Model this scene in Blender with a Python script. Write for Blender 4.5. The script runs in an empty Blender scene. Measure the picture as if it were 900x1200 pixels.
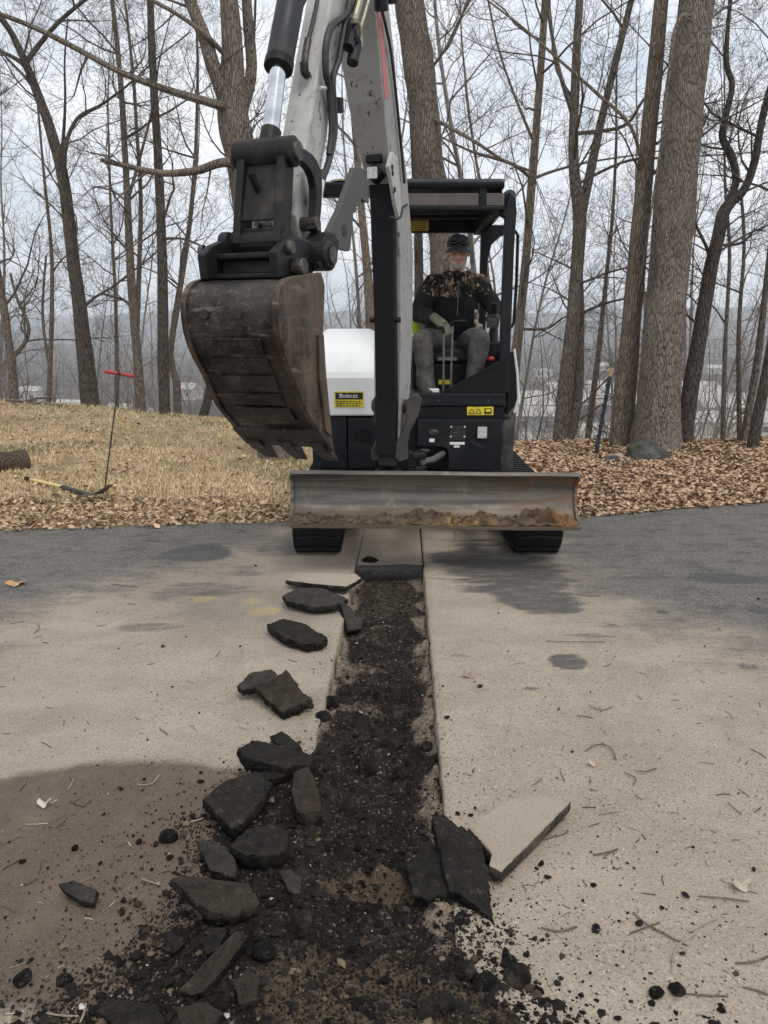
import bpy, bmesh, math, random
import numpy as np
from mathutils import Vector, Matrix, noise as mnoise

# ------------------------------------------------------------------ camera, sky, sun, exposure
scene = bpy.context.scene
COL = scene.collection
CAMH = 1.4
PITCH = math.radians(12.83)
cam_data = bpy.data.cameras.new('camera')
cam = bpy.data.objects.new('camera', cam_data)
COL.objects.link(cam)
cam.location = (0, 0, CAMH)
cam.rotation_euler = (math.pi / 2 - PITCH, 0, 0)
cam_data.sensor_fit = 'VERTICAL'
cam_data.sensor_height = 24.0
cam_data.lens = 18.0
cam_data.clip_start = 0.05
cam_data.clip_end = 20000
scene.camera = cam

SUN_EL, SUN_AZ = math.radians(62), math.radians(150)      # azimuth clockwise from +Y
world = bpy.data.worlds.new('World')
scene.world = world
world.use_nodes = True
wn, wl = world.node_tree.nodes, world.node_tree.links
wn.clear()
w_out = wn.new('ShaderNodeOutputWorld')
w_bg = wn.new('ShaderNodeBackground')
w_sky = wn.new('ShaderNodeTexSky')
w_sky.sky_type = 'NISHITA'
w_sky.sun_disc = False
w_sky.sun_elevation = SUN_EL
w_sky.sun_rotation = SUN_AZ
w_sky.dust_density = 2.0
w_tc = wn.new('ShaderNodeTexCoord')
w_map = wn.new('ShaderNodeMapping')
w_map.inputs['Scale'].default_value = (1.0, 1.0, 2.6)
w_nz = wn.new('ShaderNodeTexNoise')
w_nz.inputs['Scale'].default_value = 3.6
w_nz.inputs['Detail'].default_value = 6
w_nz.inputs['Roughness'].default_value = 0.55
w_rmp = wn.new('ShaderNodeValToRGB')
w_rmp.color_ramp.elements[0].position = 0.30
w_rmp.color_ramp.elements[0].color = (6.3, 7.1, 8.2, 1)
w_rmp.color_ramp.elements[1].position = 0.66
w_rmp.color_ramp.elements[1].color = (11.0, 11.05, 11.15, 1)
w_mix = wn.new('ShaderNodeMix')
w_mix.data_type = 'RGBA'
w_mix.inputs['Factor'].default_value = 0.9
wl.new(w_tc.outputs['Generated'], w_map.inputs['Vector'])
wl.new(w_map.outputs['Vector'], w_nz.inputs['Vector'])
wl.new(w_nz.outputs['Fac'], w_rmp.inputs['Fac'])
wl.new(w_sky.outputs['Color'], w_mix.inputs['A'])
wl.new(w_rmp.outputs['Color'], w_mix.inputs['B'])
wl.new(w_mix.outputs['Result'], w_bg.inputs['Color'])
w_bg.inputs['Strength'].default_value = 0.085
wl.new(w_bg.outputs['Background'], w_out.inputs['Surface'])

sun_data = bpy.data.lights.new('sun', 'SUN')
sun_data.energy = 1.4
sun_data.angle = math.radians(24)
sun_data.color = (1.0, 0.96, 0.90)
sun = bpy.data.objects.new('sun', sun_data)
COL.objects.link(sun)
sun_dir = Vector((math.sin(SUN_AZ) * math.cos(SUN_EL), math.cos(SUN_AZ) * math.cos(SUN_EL), math.sin(SUN_EL)))
sun.rotation_euler = sun_dir.to_track_quat('Z', 'Y').to_euler()
sun.location = (0, 0, 30)

scene.view_settings.view_transform = 'Standard'
scene.view_settings.look = 'None'
scene.view_settings.exposure = 0.48
scene.view_settings.gamma = 1.0
scene.view_settings.use_curve_mapping = False
scene.render.engine = 'CYCLES'
scene.cycles.max_bounces = 6
scene.cycles.volume_bounces = 1
scene.cycles.transparent_max_bounces = 8

# ------------------------------------------------------------------ where a pixel of the photograph lies
CP, SP = math.cos(PITCH), math.sin(PITCH)

def ray(u, v):
    dx, dy = (u - 450) / 900.0, (600 - v) / 900.0
    return Vector((dx, CP + dy * SP, dy * CP - SP))

def at_Y(u, v, Y):
    r = ray(u, v)
    return Vector((0, 0, CAMH)) + r * (Y / r.y)

def at_Z(u, v, z=0.0):
    r = ray(u, v)
    return Vector((0, 0, CAMH)) + r * ((z - CAMH) / r.z)

# ------------------------------------------------------------------ helpers
def nz(p, s=1.0):
    return mnoise.noise(Vector(p) * s)

_rs = np.random.RandomState(7)
_tab = _rs.rand(256, 256)

def vnoise(x, y):
    xi, yi = np.floor(x).astype(int), np.floor(y).astype(int)
    fx, fy = x - xi, y - yi
    fx, fy = fx * fx * (3 - 2 * fx), fy * fy * (3 - 2 * fy)
    a, b = _tab[xi % 256, yi % 256], _tab[(xi + 1) % 256, yi % 256]
    c, d = _tab[xi % 256, (yi + 1) % 256], _tab[(xi + 1) % 256, (yi + 1) % 256]
    return (a * (1 - fx) + b * fx) * (1 - fy) + (c * (1 - fx) + d * fx) * fy

def fbm(x, y, s=1.0, o=4, g=0.5):
    x, y = np.asarray(x, float) * s, np.asarray(y, float) * s
    t, a, n = 0.0, 1.0, 0.0
    for i in range(o):
        t = t + a * (vnoise(x + 17.3 * i, y - 9.1 * i) - 0.5)
        n += a
        a *= g
        x, y = x * 2.03, y * 2.03
    return t / n * 2.0          # about -1..1

def sstep(a, b, x):
    t = np.clip((np.asarray(x, float) - a) / (b - a), 0, 1)
    return t * t * (3 - 2 * t)

def perp(d):
    d = d.normalized()
    a = Vector((0, 0, 1)) if abs(d.z) < 0.9 else Vector((1, 0, 0))
    x = d.cross(a).normalized()
    return x, x.cross(d).normalized()

ORG = {}

def thing(name, label, cat, loc=(0, 0, 0), group=None):
    o = bpy.data.objects.new(name, None)
    o.empty_display_size = 0.1
    COL.objects.link(o)
    o.location = loc
    ORG[o.name] = Vector(loc)
    o['label'] = label
    o['category'] = cat
    if group: o['group'] = group
    return o

def tag(o, label=None, cat=None, group=None, kind=None):
    if label: o['label'] = label
    if cat: o['category'] = cat
    if group: o['group'] = group
    if kind: o['kind'] = kind
    return o

class MB:
    def __init__(self):
        self.v, self.f, self.c = [], [], []
        self.col = None
    def add(self, vs, fs):
        b = len(self.v)
        self.v.extend([tuple(p) for p in vs])
        self.f.extend([tuple(i + b for i in q) for q in fs])
        if self.col is not None:
            self.c.extend([self.col] * len(vs))
    def box(self, x0, x1, y0, y1, z0, z1):
        vs = [(x, y, z) for z in (z0, z1) for y in (y0, y1) for x in (x0, x1)]
        self.add(vs, [(0, 2, 3, 1), (4, 5, 7, 6), (0, 1, 5, 4), (2, 6, 7, 3), (0, 4, 6, 2), (1, 3, 7, 5)])
        return self
    def obox(self, c, a, b, h):
        c, a, b, h = Vector(c), Vector(a), Vector(b), Vector(h)
        vs = [c + i * a + j * b + k * h for k in (-1, 1) for j in (-1, 1) for i in (-1, 1)]
        self.add(vs, [(0, 2, 3, 1), (4, 5, 7, 6), (0, 1, 5, 4), (2, 6, 7, 3), (0, 4, 6, 2), (1, 3, 7, 5)])
        return self
    def bar(self, p, q, w, t, up=(0, 0, 1)):
        p, q = Vector(p), Vector(q)
        d = (q - p)
        s = d.cross(Vector(up)).normalized()
        u = s.cross(d).normalized()
        return self.obox((p + q) / 2, d / 2, s * w / 2, u * t / 2)
    def prism(self, poly, ext):
        n = len(poly)
        ext = Vector(ext)
        vs = [Vector(p) for p in poly] + [Vector(p) + ext for p in poly]
        fs = [tuple(range(n))[::-1], tuple(range(n, 2 * n))] + [(i, (i + 1) % n, n + (i + 1) % n, n + i) for i in range(n)]
        self.add(vs, fs)
        return self
    def tube(self, pts, rad, seg=8, cap=True, closed=False, flat=None):
        pts = [Vector(p) for p in pts]
        n = len(pts)
        if not hasattr(rad, '__len__'): rad = [rad] * n
        vs, fs = [], []
        x = None
        for i, p in enumerate(pts):
            d = (pts[min(i + 1, n - 1)] - pts[max(i - 1, 0)])
            if d.length < 1e-9: d = Vector((0, 0, 1))
            d.normalize()
            if x is None:
                x = perp(d)[0]
                y = d.cross(x)
            else:
                x = (x - d * x.dot(d))
                x = x.normalized() if x.length > 1e-6 else perp(d)[0]
                y = d.cross(x)
            r = rad[i]
            rx, ry = (r, r) if not hasattr(r, '__len__') else r
            for k in range(seg):
                a = 2 * math.pi * k / seg
                vs.append(p + x * (math.cos(a) * rx) + y * (math.sin(a) * ry))
        for i in range(n - 1):
            for k in range(seg):
                k2 = (k + 1) % seg
                fs.append((i * seg + k, i * seg + k2, (i + 1) * seg + k2, (i + 1) * seg + k))
        if cap:
            fs.append(tuple(range(seg))[::-1])
            fs.append(tuple((n - 1) * seg + k for k in range(seg)))
        self.add(vs, fs)
        return self
    def ell(self, c, r, seg=12, rings=8, rot=None):
        c = Vector(c)
        vs, fs = [], []
        for j in range(rings + 1):
            t = math.pi * j / rings
            for k in range(seg):
                a = 2 * math.pi * k / seg
                p = Vector((math.sin(t) * math.cos(a) * r[0], math.sin(t) * math.sin(a) * r[1], math.cos(t) * r[2]))
                if rot: p = rot @ p
                vs.append(c + p)
        for j in range(rings):
            for k in range(seg):
                k2 = (k + 1) % seg
                fs.append((j * seg + k, (j + 1) * seg + k, (j + 1) * seg + k2, j * seg + k2))
        self.add(vs, fs)
        return self
    def build(self, name, mat, parent=None, bevel=0, smooth=False, org=None, bseg=2):
        o0 = Vector(org) if org is not None else (ORG[parent.name] if parent else Vector((0, 0, 0)))
        me = bpy.data.meshes.new(name)
        me.from_pydata([(p[0] - o0.x, p[1] - o0.y, p[2] - o0.z) for p in self.v], [], self.f)
        if self.c:
            at = me.color_attributes.new('tint', 'FLOAT_COLOR', 'POINT')
            at.data.foreach_set('color', np.array([(c[0], c[1], c[2], 1.0) for c in self.c], dtype=np.float32).ravel())
        me.materials.append(mat)
        me.update()
        if smooth:
            me.polygons.foreach_set('use_smooth', [True] * len(me.polygons))
            me.set_sharp_from_angle(angle=math.radians(40))
        o = bpy.data.objects.new(name, me)
        COL.objects.link(o)
        if parent:
            o.parent = parent
        else:
            o.location = o0
        ORG[o.name] = o0
        if bevel:
            m = o.modifiers.new('bevel', 'BEVEL')
            m.width = bevel
            m.segments = bseg
            m.limit_method = 'ANGLE'
            m.angle_limit = math.radians(35)
        return o

def grid_obj(name, X, Y, Z, mat, attrs=None, smooth=True):
    h, w = X.shape
    me = bpy.data.meshes.new(name)
    me.vertices.add(h * w)
    me.vertices.foreach_set('co', np.stack([X, Y, Z], -1).astype(np.float32).ravel())
    i = np.arange(h * w).reshape(h, w)
    q = np.stack([i[:-1, :-1], i[:-1, 1:], i[1:, 1:], i[1:, :-1]], -1).reshape(-1, 4)
    me.loops.add(q.size)
    me.loops.foreach_set('vertex_index', q.ravel().astype(np.int32))
    me.polygons.add(len(q))
    me.polygons.foreach_set('loop_start', np.arange(0, q.size, 4, dtype=np.int32))
    me.polygons.foreach_set('use_smooth', [smooth] * len(q))
    for k, a in (attrs or {}).items():
        t = me.attributes.new(k, 'FLOAT', 'POINT')
        t.data.foreach_set('value', a.astype(np.float32).ravel())
    me.materials.append(mat)
    me.update(calc_edges=True)
    me.validate()
    o = bpy.data.objects.new(name, me)
    COL.objects.link(o)
    ORG[o.name] = Vector((0, 0, 0))
    return o

# ------------------------------------------------------------------ procedural materials
class NT:
    def __init__(self, name):
        self.m = bpy.data.materials.new(name)
        self.m.use_nodes = True
        self.n, self.l = self.m.node_tree.nodes, self.m.node_tree.links
        self.b = self.n['Principled BSDF']
        self.tc = None
    def new(self, t, **k):
        o = self.n.new(t)
        for a, b in k.items(): setattr(o, a, b)
        return o
    def pos(self):
        if not self.tc: self.tc = self.new('ShaderNodeTexCoord')
        return self.tc.outputs['Object']
    def put(self, sock, v):
        if isinstance(v, bpy.types.NodeSocket): self.l.new(v, sock)
        elif isinstance(v, (tuple, list)) and len(v) == 3 and sock.type == 'RGBA': sock.default_value = (*v, 1)
        else: sock.default_value = v
    def noise(self, scale, detail=4, rough=0.55, stretch=None, dist=0.0):
        n = self.new('ShaderNodeTexNoise')
        n.inputs['Scale'].default_value = scale
        n.inputs['Detail'].default_value = detail
        n.inputs['Roughness'].default_value = rough
        n.inputs['Distortion'].default_value = dist
        if stretch:
            mp = self.new('ShaderNodeMapping')
            mp.inputs['Scale'].default_value = stretch
            self.l.new(self.pos(), mp.inputs['Vector'])
            self.l.new(mp.outputs[0], n.inputs['Vector'])
        else:
            self.l.new(self.pos(), n.inputs['Vector'])
        return n.outputs['Fac']
    def voro(self, scale, feature='F1', out='Distance', stretch=None, rnd=1.0):
        n = self.new('ShaderNodeTexVoronoi', feature=feature)
        n.inputs['Scale'].default_value = scale
        n.inputs['Randomness'].default_value = rnd
        if stretch:
            mp = self.new('ShaderNodeMapping')
            mp.inputs['Scale'].default_value = stretch
            self.l.new(self.pos(), mp.inputs['Vector'])
            self.l.new(mp.outputs[0], n.inputs['Vector'])
        else:
            self.l.new(self.pos(), n.inputs['Vector'])
        return n.outputs[out]
    def ramp(self, fac, lo, hi, a=0.0, b=1.0):
        n = self.new('ShaderNodeMapRange')
        n.interpolation_type = 'SMOOTHSTEP'
        self.put(n.inputs['Value'], fac)
        n.inputs['From Min'].default_value = lo
        n.inputs['From Max'].default_value = hi
        n.inputs['To Min'].default_value = a
        n.inputs['To Max'].default_value = b
        return n.outputs[0]
    def mix(self, fac, a, b, mode='MIX'):
        n = self.new('ShaderNodeMix', data_type='RGBA', blend_type=mode)
        self.put(n.inputs['Factor'], fac)
        self.put(n.inputs[6], a)
        self.put(n.inputs[7], b)
        return n.outputs[2]
    def math(self, op, a, b=0.0, clamp=False):
        n = self.new('ShaderNodeMath', operation=op, use_clamp=clamp)
        self.put(n.inputs[0], a)
        self.put(n.inputs[1], b)
        return n.outputs[0]
    def attr(self, name, out='Fac'):
        n = self.new('ShaderNodeAttribute', attribute_name=name)
        return n.outputs[out]
    def xyz(self):
        s = self.new('ShaderNodeSeparateXYZ')
        self.l.new(self.pos(), s.inputs[0])
        return s.outputs
    def bump(self, h, strength=0.5, dist=0.01, prev=None):
        n = self.new('ShaderNodeBump')
        n.inputs['Strength'].default_value = strength
        n.inputs['Distance'].default_value = dist
        self.l.new(h, n.inputs['Height'])
        if prev: self.l.new(prev, n.inputs['Normal'])
        return n.outputs[0]
    def done(self, color=None, rough=None, metal=None, normal=None, spec=None):
        if color is not None: self.put(self.b.inputs['Base Color'], color)
        if rough is not None: self.put(self.b.inputs['Roughness'], rough)
        if metal is not None: self.put(self.b.inputs['Metallic'], metal)
        if spec is not None: self.put(self.b.inputs['Specular IOR Level'], spec)
        if normal is not None: self.l.new(normal, self.b.inputs['Normal'])
        return self.m

def plain(name, c1, c2=None, scale=6, rough=0.6, metal=0.0, bump=0.0, bscale=60, lo=0.4, hi=0.65, c3=None, s3=25, l3=(0.6, 0.7), stretch=None, spec=0.5):
    t = NT(name)
    col = c1
    if c2: col = t.mix(t.ramp(t.noise(scale, 6, 0.65, stretch), lo, hi), c1, c2)
    if c3: col = t.mix(t.ramp(t.noise(s3, 5, 0.7), *l3), col, c3)
    nrm = t.bump(t.noise(bscale, 5, 0.6), bump, 0.01) if bump else None
    return t.done(col, rough, metal, nrm, spec)

M = {}
# ================================================================== THE SETTING
def zpts(l, z=0.0):
    return [at_Z(u, v, z) for u, v in l]

_e = zpts([(-300, 628), (0, 620), (100, 618), (250, 613), (340, 611), (690, 604), (780, 596), (900, 588), (1150, 575)])
EX, EY = np.array([-40] + [p.x for p in _e] + [40]), np.array([5.0] + [p.y for p in _e] + [9.0])
def Yedge(x):
    x = np.asarray(x, float)
    return np.interp(x, EX, EY) + 0.05 * fbm(x, x * 0 + 3.3, 2.3, 3)

_l = zpts([(363, 882), (386, 802), (402, 727), (419, 674), (424, 619)])
_r = zpts([(534, 1129), (532, 1057), (523, 955), (518, 900), (511, 802), (501, 753), (495, 674), (494, 619)])
_fl = np.polyfit([p.y for p in _l], [p.x for p in _l], 1)
_fr = np.polyfit([p.y for p in _r], [p.x for p in _r], 1)
def xleft(y):
    y = np.asarray(y, float)
    return _fl[0] * y + _fl[1] + 0.005 * fbm(y, y * 0 + 1, 5, 3)
def xright(y):
    y = np.asarray(y, float)
    return _fr[0] * y + _fr[1] + 0.0015 * fbm(y, y * 0 + 7, 5, 3)
YEND = at_Z(455, 664).y

def blob(X, Y, u, v, ru, rv, soft=0.25, wob=0.5, s=3.0, an=(1, 1)):
    c = at_Z(u, v)
    rx = abs(at_Z(u + ru, v).x - c.x)
    ry = abs(at_Z(u, v - rv).y - c.y)
    d = np.sqrt(((X - c.x) / rx) ** 2 + ((Y - c.y) / ry) ** 2) + wob * fbm(X * an[0] + u, Y * an[1], s, 4, 0.6)
    return sstep(1 + soft, 1 - soft, d)

def drive_attrs(X, Y):
    d = np.abs(X - 0.05) + 0.55 * fbm(X * 0.7, Y * 2.2, 1.3, 5, 0.6) + 0.12 * fbm(X, Y * 2, 9, 3)
    tr = np.interp(Y, [1, 2.3, 3.2, 4.2, 5.0, 5.8], [3.4, 2.3, 1.6, 1.05, 0.75, 0.4])
    tl = np.interp(Y, [1, 2.3, 3.2, 4.2, 5.0, 5.8], [3.4, 2.8, 2.2, 1.6, 1.0, 0.5])
    t = np.where(X < 0, tl, tr)
    dust = sstep(t + 1.0, t - 0.7, d)
    wet = np.zeros_like(X)
    for a in [(634, 704, 54, 19, .3, .7, 5, (.45, 1.6)), (600, 674, 66, 24, .4, .9, 5, (.4, 1.6)), (560, 650, 55, 14, .4, .9, 5, (.4, 1.6)), (664, 774, 24, 9, .2, .25, 6), (232, 648, 46, 10, .15, .3, 5),
              (888, 714, 20, 6, .2, .3, 6), (878, 781, 15, 5, .3, .4, 6), (776, 717, 10, 3, .4, .4, 6), (850, 680, 42, 9, .4, 1.0, 5, (.4, 1.6)),
              (700, 745, 42, 4, .5, .8, 6, (.4, 1.6)), (622, 806, 12, 4, .4, .8, 8), (240, 690, 50, 9, .5, 1.1, 5, (.35, 1.6)), (190, 700, 30, 6, .5, 1.0, 5, (.35, 1.6)),
              (285, 672, 26, 7, .5, .9, 5, (.4, 1.6)), (170, 735, 40, 5, .6, 1.0, 5, (.35, 1.6)), (538, 768, 18, 3, .6, .8, 9, (.4, 2)), (330, 640, 30, 10, .5, 0.9, 5, (.4, 1.6))]:
        wet = np.maximum(wet, blob(X, Y, *a) * (0.7 if a[4] >= .5 else .95))
    darker = np.maximum(blob(X, Y, 120, 1010, 245, 118, 0.16, .22, 2.0), blob(X, Y, 20, 1000, 200, 98, 0.16, .22, 2.0))  # mask of the soft-edged dark brown area at the near left
    darker = np.maximum(darker, 0.6 * blob(X, Y, 250, 960, 90, 60, .5, .5, 4))
    yel = np.maximum(blob(X, Y, 238, 700, 20, 6, .4, .9, 7, (.5, 1.4)), np.maximum(blob(X, Y, 310, 717, 18, 7, .4, .9, 7, (.5, 1.4)), blob(X, Y, 296, 705, 12, 4, .4, .9, 7)))
    return {'dust': dust, 'wet': wet, 'darker': darker, 'yel': yel}

def mat_driveway():
    t = NT('dusty_asphalt')
    ag = t.voro(170, out='Color')
    sp = t.new('ShaderNodeSeparateColor'); t.l.new(ag, sp.inputs[0])
    g = t.ramp(t.noise(1.7, 5, 0.6), 0.3, 0.7)
    asph = t.mix(sp.outputs[0], (0.058, 0.054, 0.048), (0.240, 0.222, 0.198))
    asph = t.mix(t.math('MULTIPLY', t.ramp(t.noise(38, 5, .8), .58, .7), .5), asph, (0.26, 0.245, 0.225))
    asph = t.mix(t.math('MULTIPLY', g, 0.4), asph, (0.155, 0.144, 0.130))
    asph = t.mix(t.math('MULTIPLY', t.ramp(t.noise(5.5, 7, 0.75, (0.8, 1.3, 1)), 0.46, 0.66), 0.55), asph, (0.045, 0.044, 0.042))
    f1 = t.noise(2.4, 6, 0.65, (0.8, 1.3, 1))
    tan = t.mix(t.ramp(f1, 0.3, 0.7), (0.315, 0.260, 0.197), (0.405, 0.338, 0.262))
    gr = t.noise(150, 4, 0.85)
    tan = t.mix(t.math('MULTIPLY', t.ramp(gr, 0.48, 0.68), .6), tan, (0.125, 0.098, 0.073))
    tan = t.mix(t.ramp(t.noise(105, 3, 0.8), 0.58, 0.68), tan, (0.56, 0.475, 0.375))
    spk = t.ramp(t.noise(120, 3, 0.7), 0.58, 0.65)
    tan = t.mix(t.math('MULTIPLY', spk, 0.85), tan, (0.075, 0.058, 0.043))
    tan = t.mix(t.math('MULTIPLY', t.ramp(t.noise(34, 6, 0.8), 0.60, 0.70), 0.5), tan, (0.11, 0.088, 0.068))
    tan = t.mix(t.math('MULTIPLY', t.ramp(t.noise(1.1, 5, 0.65, (1.4, .7, 1), 1.2), 0.50, 0.68), 0.30), tan, (0.17, 0.145, 0.12))
    smear = t.ramp(t.noise(3.6, 5, 0.7, (0.55, 1.5, 1), 0.6), 0.56, 0.74)
    tan = t.mix(t.math('MULTIPLY', smear, 0.35), tan, (0.21, 0.18, 0.15))
    df = t.math('ADD', t.attr('dust'), t.math('ADD', t.math('MULTIPLY', t.math('SUBTRACT', t.noise(26, 6, 0.75, (0.5, 1.3, 1)), 0.5), 0.9), t.math('MULTIPLY', t.math('SUBTRACT', t.noise(4.5, 6, 0.75, (0.6, 1.4, 1)), 0.5), 1.1)))
    fac = t.ramp(df, 0.15, 0.95)
    col = t.mix(fac, asph, tan)
    col = t.mix(t.math('MULTIPLY', t.ramp(t.math('ADD', t.attr('yel'), t.math('MULTIPLY', t.math('SUBTRACT', t.noise(22, 5, .75, (.5, 1.4, 1)), .5), 1.6)), .45, .95), 0.6), col, (0.50, 0.375, 0.17))
    darkc = t.mix(t.ramp(gr, 0.46, 0.66), (0.115, 0.078, 0.055), (0.05, 0.036, 0.027))
    darkc = t.mix(t.math('MULTIPLY', t.ramp(t.noise(5, 5, 0.7), 0.45, 0.7), 0.6), darkc, (0.16, 0.118, 0.088))
    darkc = t.mix(t.ramp(t.noise(130, 3, 0.8), 0.64, 0.70), darkc, (0.32, 0.26, 0.21))
    da = t.math('ADD', t.attr('darker'), t.math('ADD', t.math('MULTIPLY', t.math('SUBTRACT', t.noise(40, 5, 0.8), 0.5), 0.5), t.math('MULTIPLY', t.math('SUBTRACT', t.noise(6, 4, 0.7), 0.5), 0.6)))
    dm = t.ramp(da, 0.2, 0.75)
    col = t.mix(t.math('MULTIPLY', dm, 0.9), col, darkc)
    wn_ = t.math('ADD', t.attr('wet'), t.math('MULTIPLY', t.math('SUBTRACT', t.noise(13, 7, 0.8, (0.35, 1.6, 1)), 0.5), 1.9))
    wf = t.ramp(wn_, 0.35, 1.05)
    wetc = t.mix(sp.outputs[0], (0.03, 0.03, 0.031), (0.10, 0.098, 0.095))
    col = t.mix(t.math('MULTIPLY', wf, 0.88), col, wetc)
    hgt = t.math('ADD', t.math('MULTIPLY', gr, 0.5), t.math('MULTIPLY', t.noise(60, 4, 0.7), 1.0))
    hgt = t.math('ADD', hgt, t.math('MULTIPLY', sp.outputs[0], t.ramp(fac, 0.0, 1.0, 0.6, 0.0)))
    rough = t.ramp(wf, 0, 1, 0.95, 0.62)
    return t.done(col, rough, 0, t.bump(hgt, 0.8, 0.010), 0.25)
M['drive'] = mat_driveway()

def drive_z(X, Y):
    return 0.006 * fbm(X, Y, 0.8, 2) - 0.006 * np.abs(fbm(X, Y, 0.35, 2))

yr = np.concatenate([np.linspace(-6, 0.8, 12), np.arange(0.86, 5.0, 0.028)])
def drive_sheet(name, side):
    offs = np.concatenate([np.arange(0, 2.6, 0.028), np.geomspace(2.65, 14, 22)])
    walls = [(-0.004, -0.085), (-0.002, -0.05), (0.0, -0.022), (0.001, -0.006)]
    rows = np.concatenate([yr, yr[-1] + np.cumsum(np.full(34, 0.03))])
    xe = (xleft if side < 0 else xright)
    nr = len(rows)
    nc = len(walls) + len(offs)
    X = np.zeros((nr, nc)); Y = np.zeros((nr, nc)); Z = np.zeros((nr, nc))
    t = (rows - rows[0]) / (rows[-1] - rows[0])
    x0 = xe(rows)
    jag = 0.006 * fbm(rows, rows * 0 + 11 * side, 22, 3)
    for c in range(nc):
        if c < len(walls):
            o, dz = walls[c]
            x = x0 - side * (-o) + jag * (1 if c < 3 else 0.7) + 0.004 * fbm(rows, rows * 0 + c * 3.7, 40, 2)
        else:
            o = offs[c - len(walls)]
            x = x0 + side * (o + 0.006) + jag * max(0, 1 - o / 0.02)
            dz = 0
        ye = Yedge(x)
        y = np.where(rows < 4.5, rows, 4.5 + (rows - 4.5) / (rows[-1] - 4.5) * (ye - 4.5))
        X[:, c], Y[:, c], Z[:, c] = x, y, drive_z(x, y) + dz
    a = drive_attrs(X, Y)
    Z[-1] -= 0.05
    if side > 0:
        X, Y, Z = X[::-1], Y[::-1], Z[::-1]
        a = {k: v[::-1] for k, v in a.items()}
    a = dict(a)
    X, Y, Z = X[::-1], Y[::-1], Z[::-1]
    a = {k: v[::-1] for k, v in a.items()}
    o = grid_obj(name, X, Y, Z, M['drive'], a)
    return tag(o, kind='structure')
dl = drive_sheet('driveway', -1)
tag(dl, 'dusty asphalt driveway left of the cut trench')
dr = drive_sheet('driveway', 1)
tag(dr, 'dusty asphalt driveway right of the cut trench')

# uncut strip of pavement between the two saw lines, running under the machine
rows = np.concatenate([[YEND - 0.012, YEND - 0.008, YEND - 0.004, YEND], YEND + np.arange(1, 60) * 0.024])
cols = np.linspace(0, 1, 24)
RR, CC = np.meshgrid(rows, cols, indexing='ij')
gap = 0.007
SX = xleft(RR) + gap + (xright(RR) - xleft(RR) - 2 * gap) * CC
SY = RR + np.where(RR < YEND + 0.1, 0.035 * fbm(SX, RR * 0, 9, 5, .65), 0)
SZ = drive_z(SX, SY)
for k, dz in enumerate((-0.09, -0.06, -0.03, -0.008)):
    SZ[k] += dz
for k in range(4):
    SY[k] += 0.016 * fbm(SX[k], SX[k] * 0 + 5.0 * k, 28, 3, .7)
    SZ[k] += 0.010 * fbm(SX[k], SX[k] * 0 + 3.0 * k + 9, 24, 3, .7)
SZ[4] -= 0.012 * np.abs(fbm(SX[4], SX[4] * 0 + 2, 20, 3))
SY[0] += 0.03
SY[1] += 0.012
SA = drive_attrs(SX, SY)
for k in range(5):
    SA['wet'][k] = 1.6; SA['dust'][k] = 0; SA['darker'][k] = 0
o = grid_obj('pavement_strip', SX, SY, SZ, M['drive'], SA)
tag(o, 'uncut strip of asphalt between two saw cuts under the machine', kind='structure')
mb = MB()
for k in range(14):
    u = 421 + k * 5.4 + random.Random(k).uniform(-1, 1)
    p = at_Z(u, 668 - (k % 3), -0.05)
    mb.ell(p, (0.022, 0.014, 0.028), 7, 5)
M['black_soil'] = plain('black_asphalt_break', (0.012, 0.011, 0.010), (0.035, 0.031, 0.027), 60, 0.85, bump=0.9, bscale=120)

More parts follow.
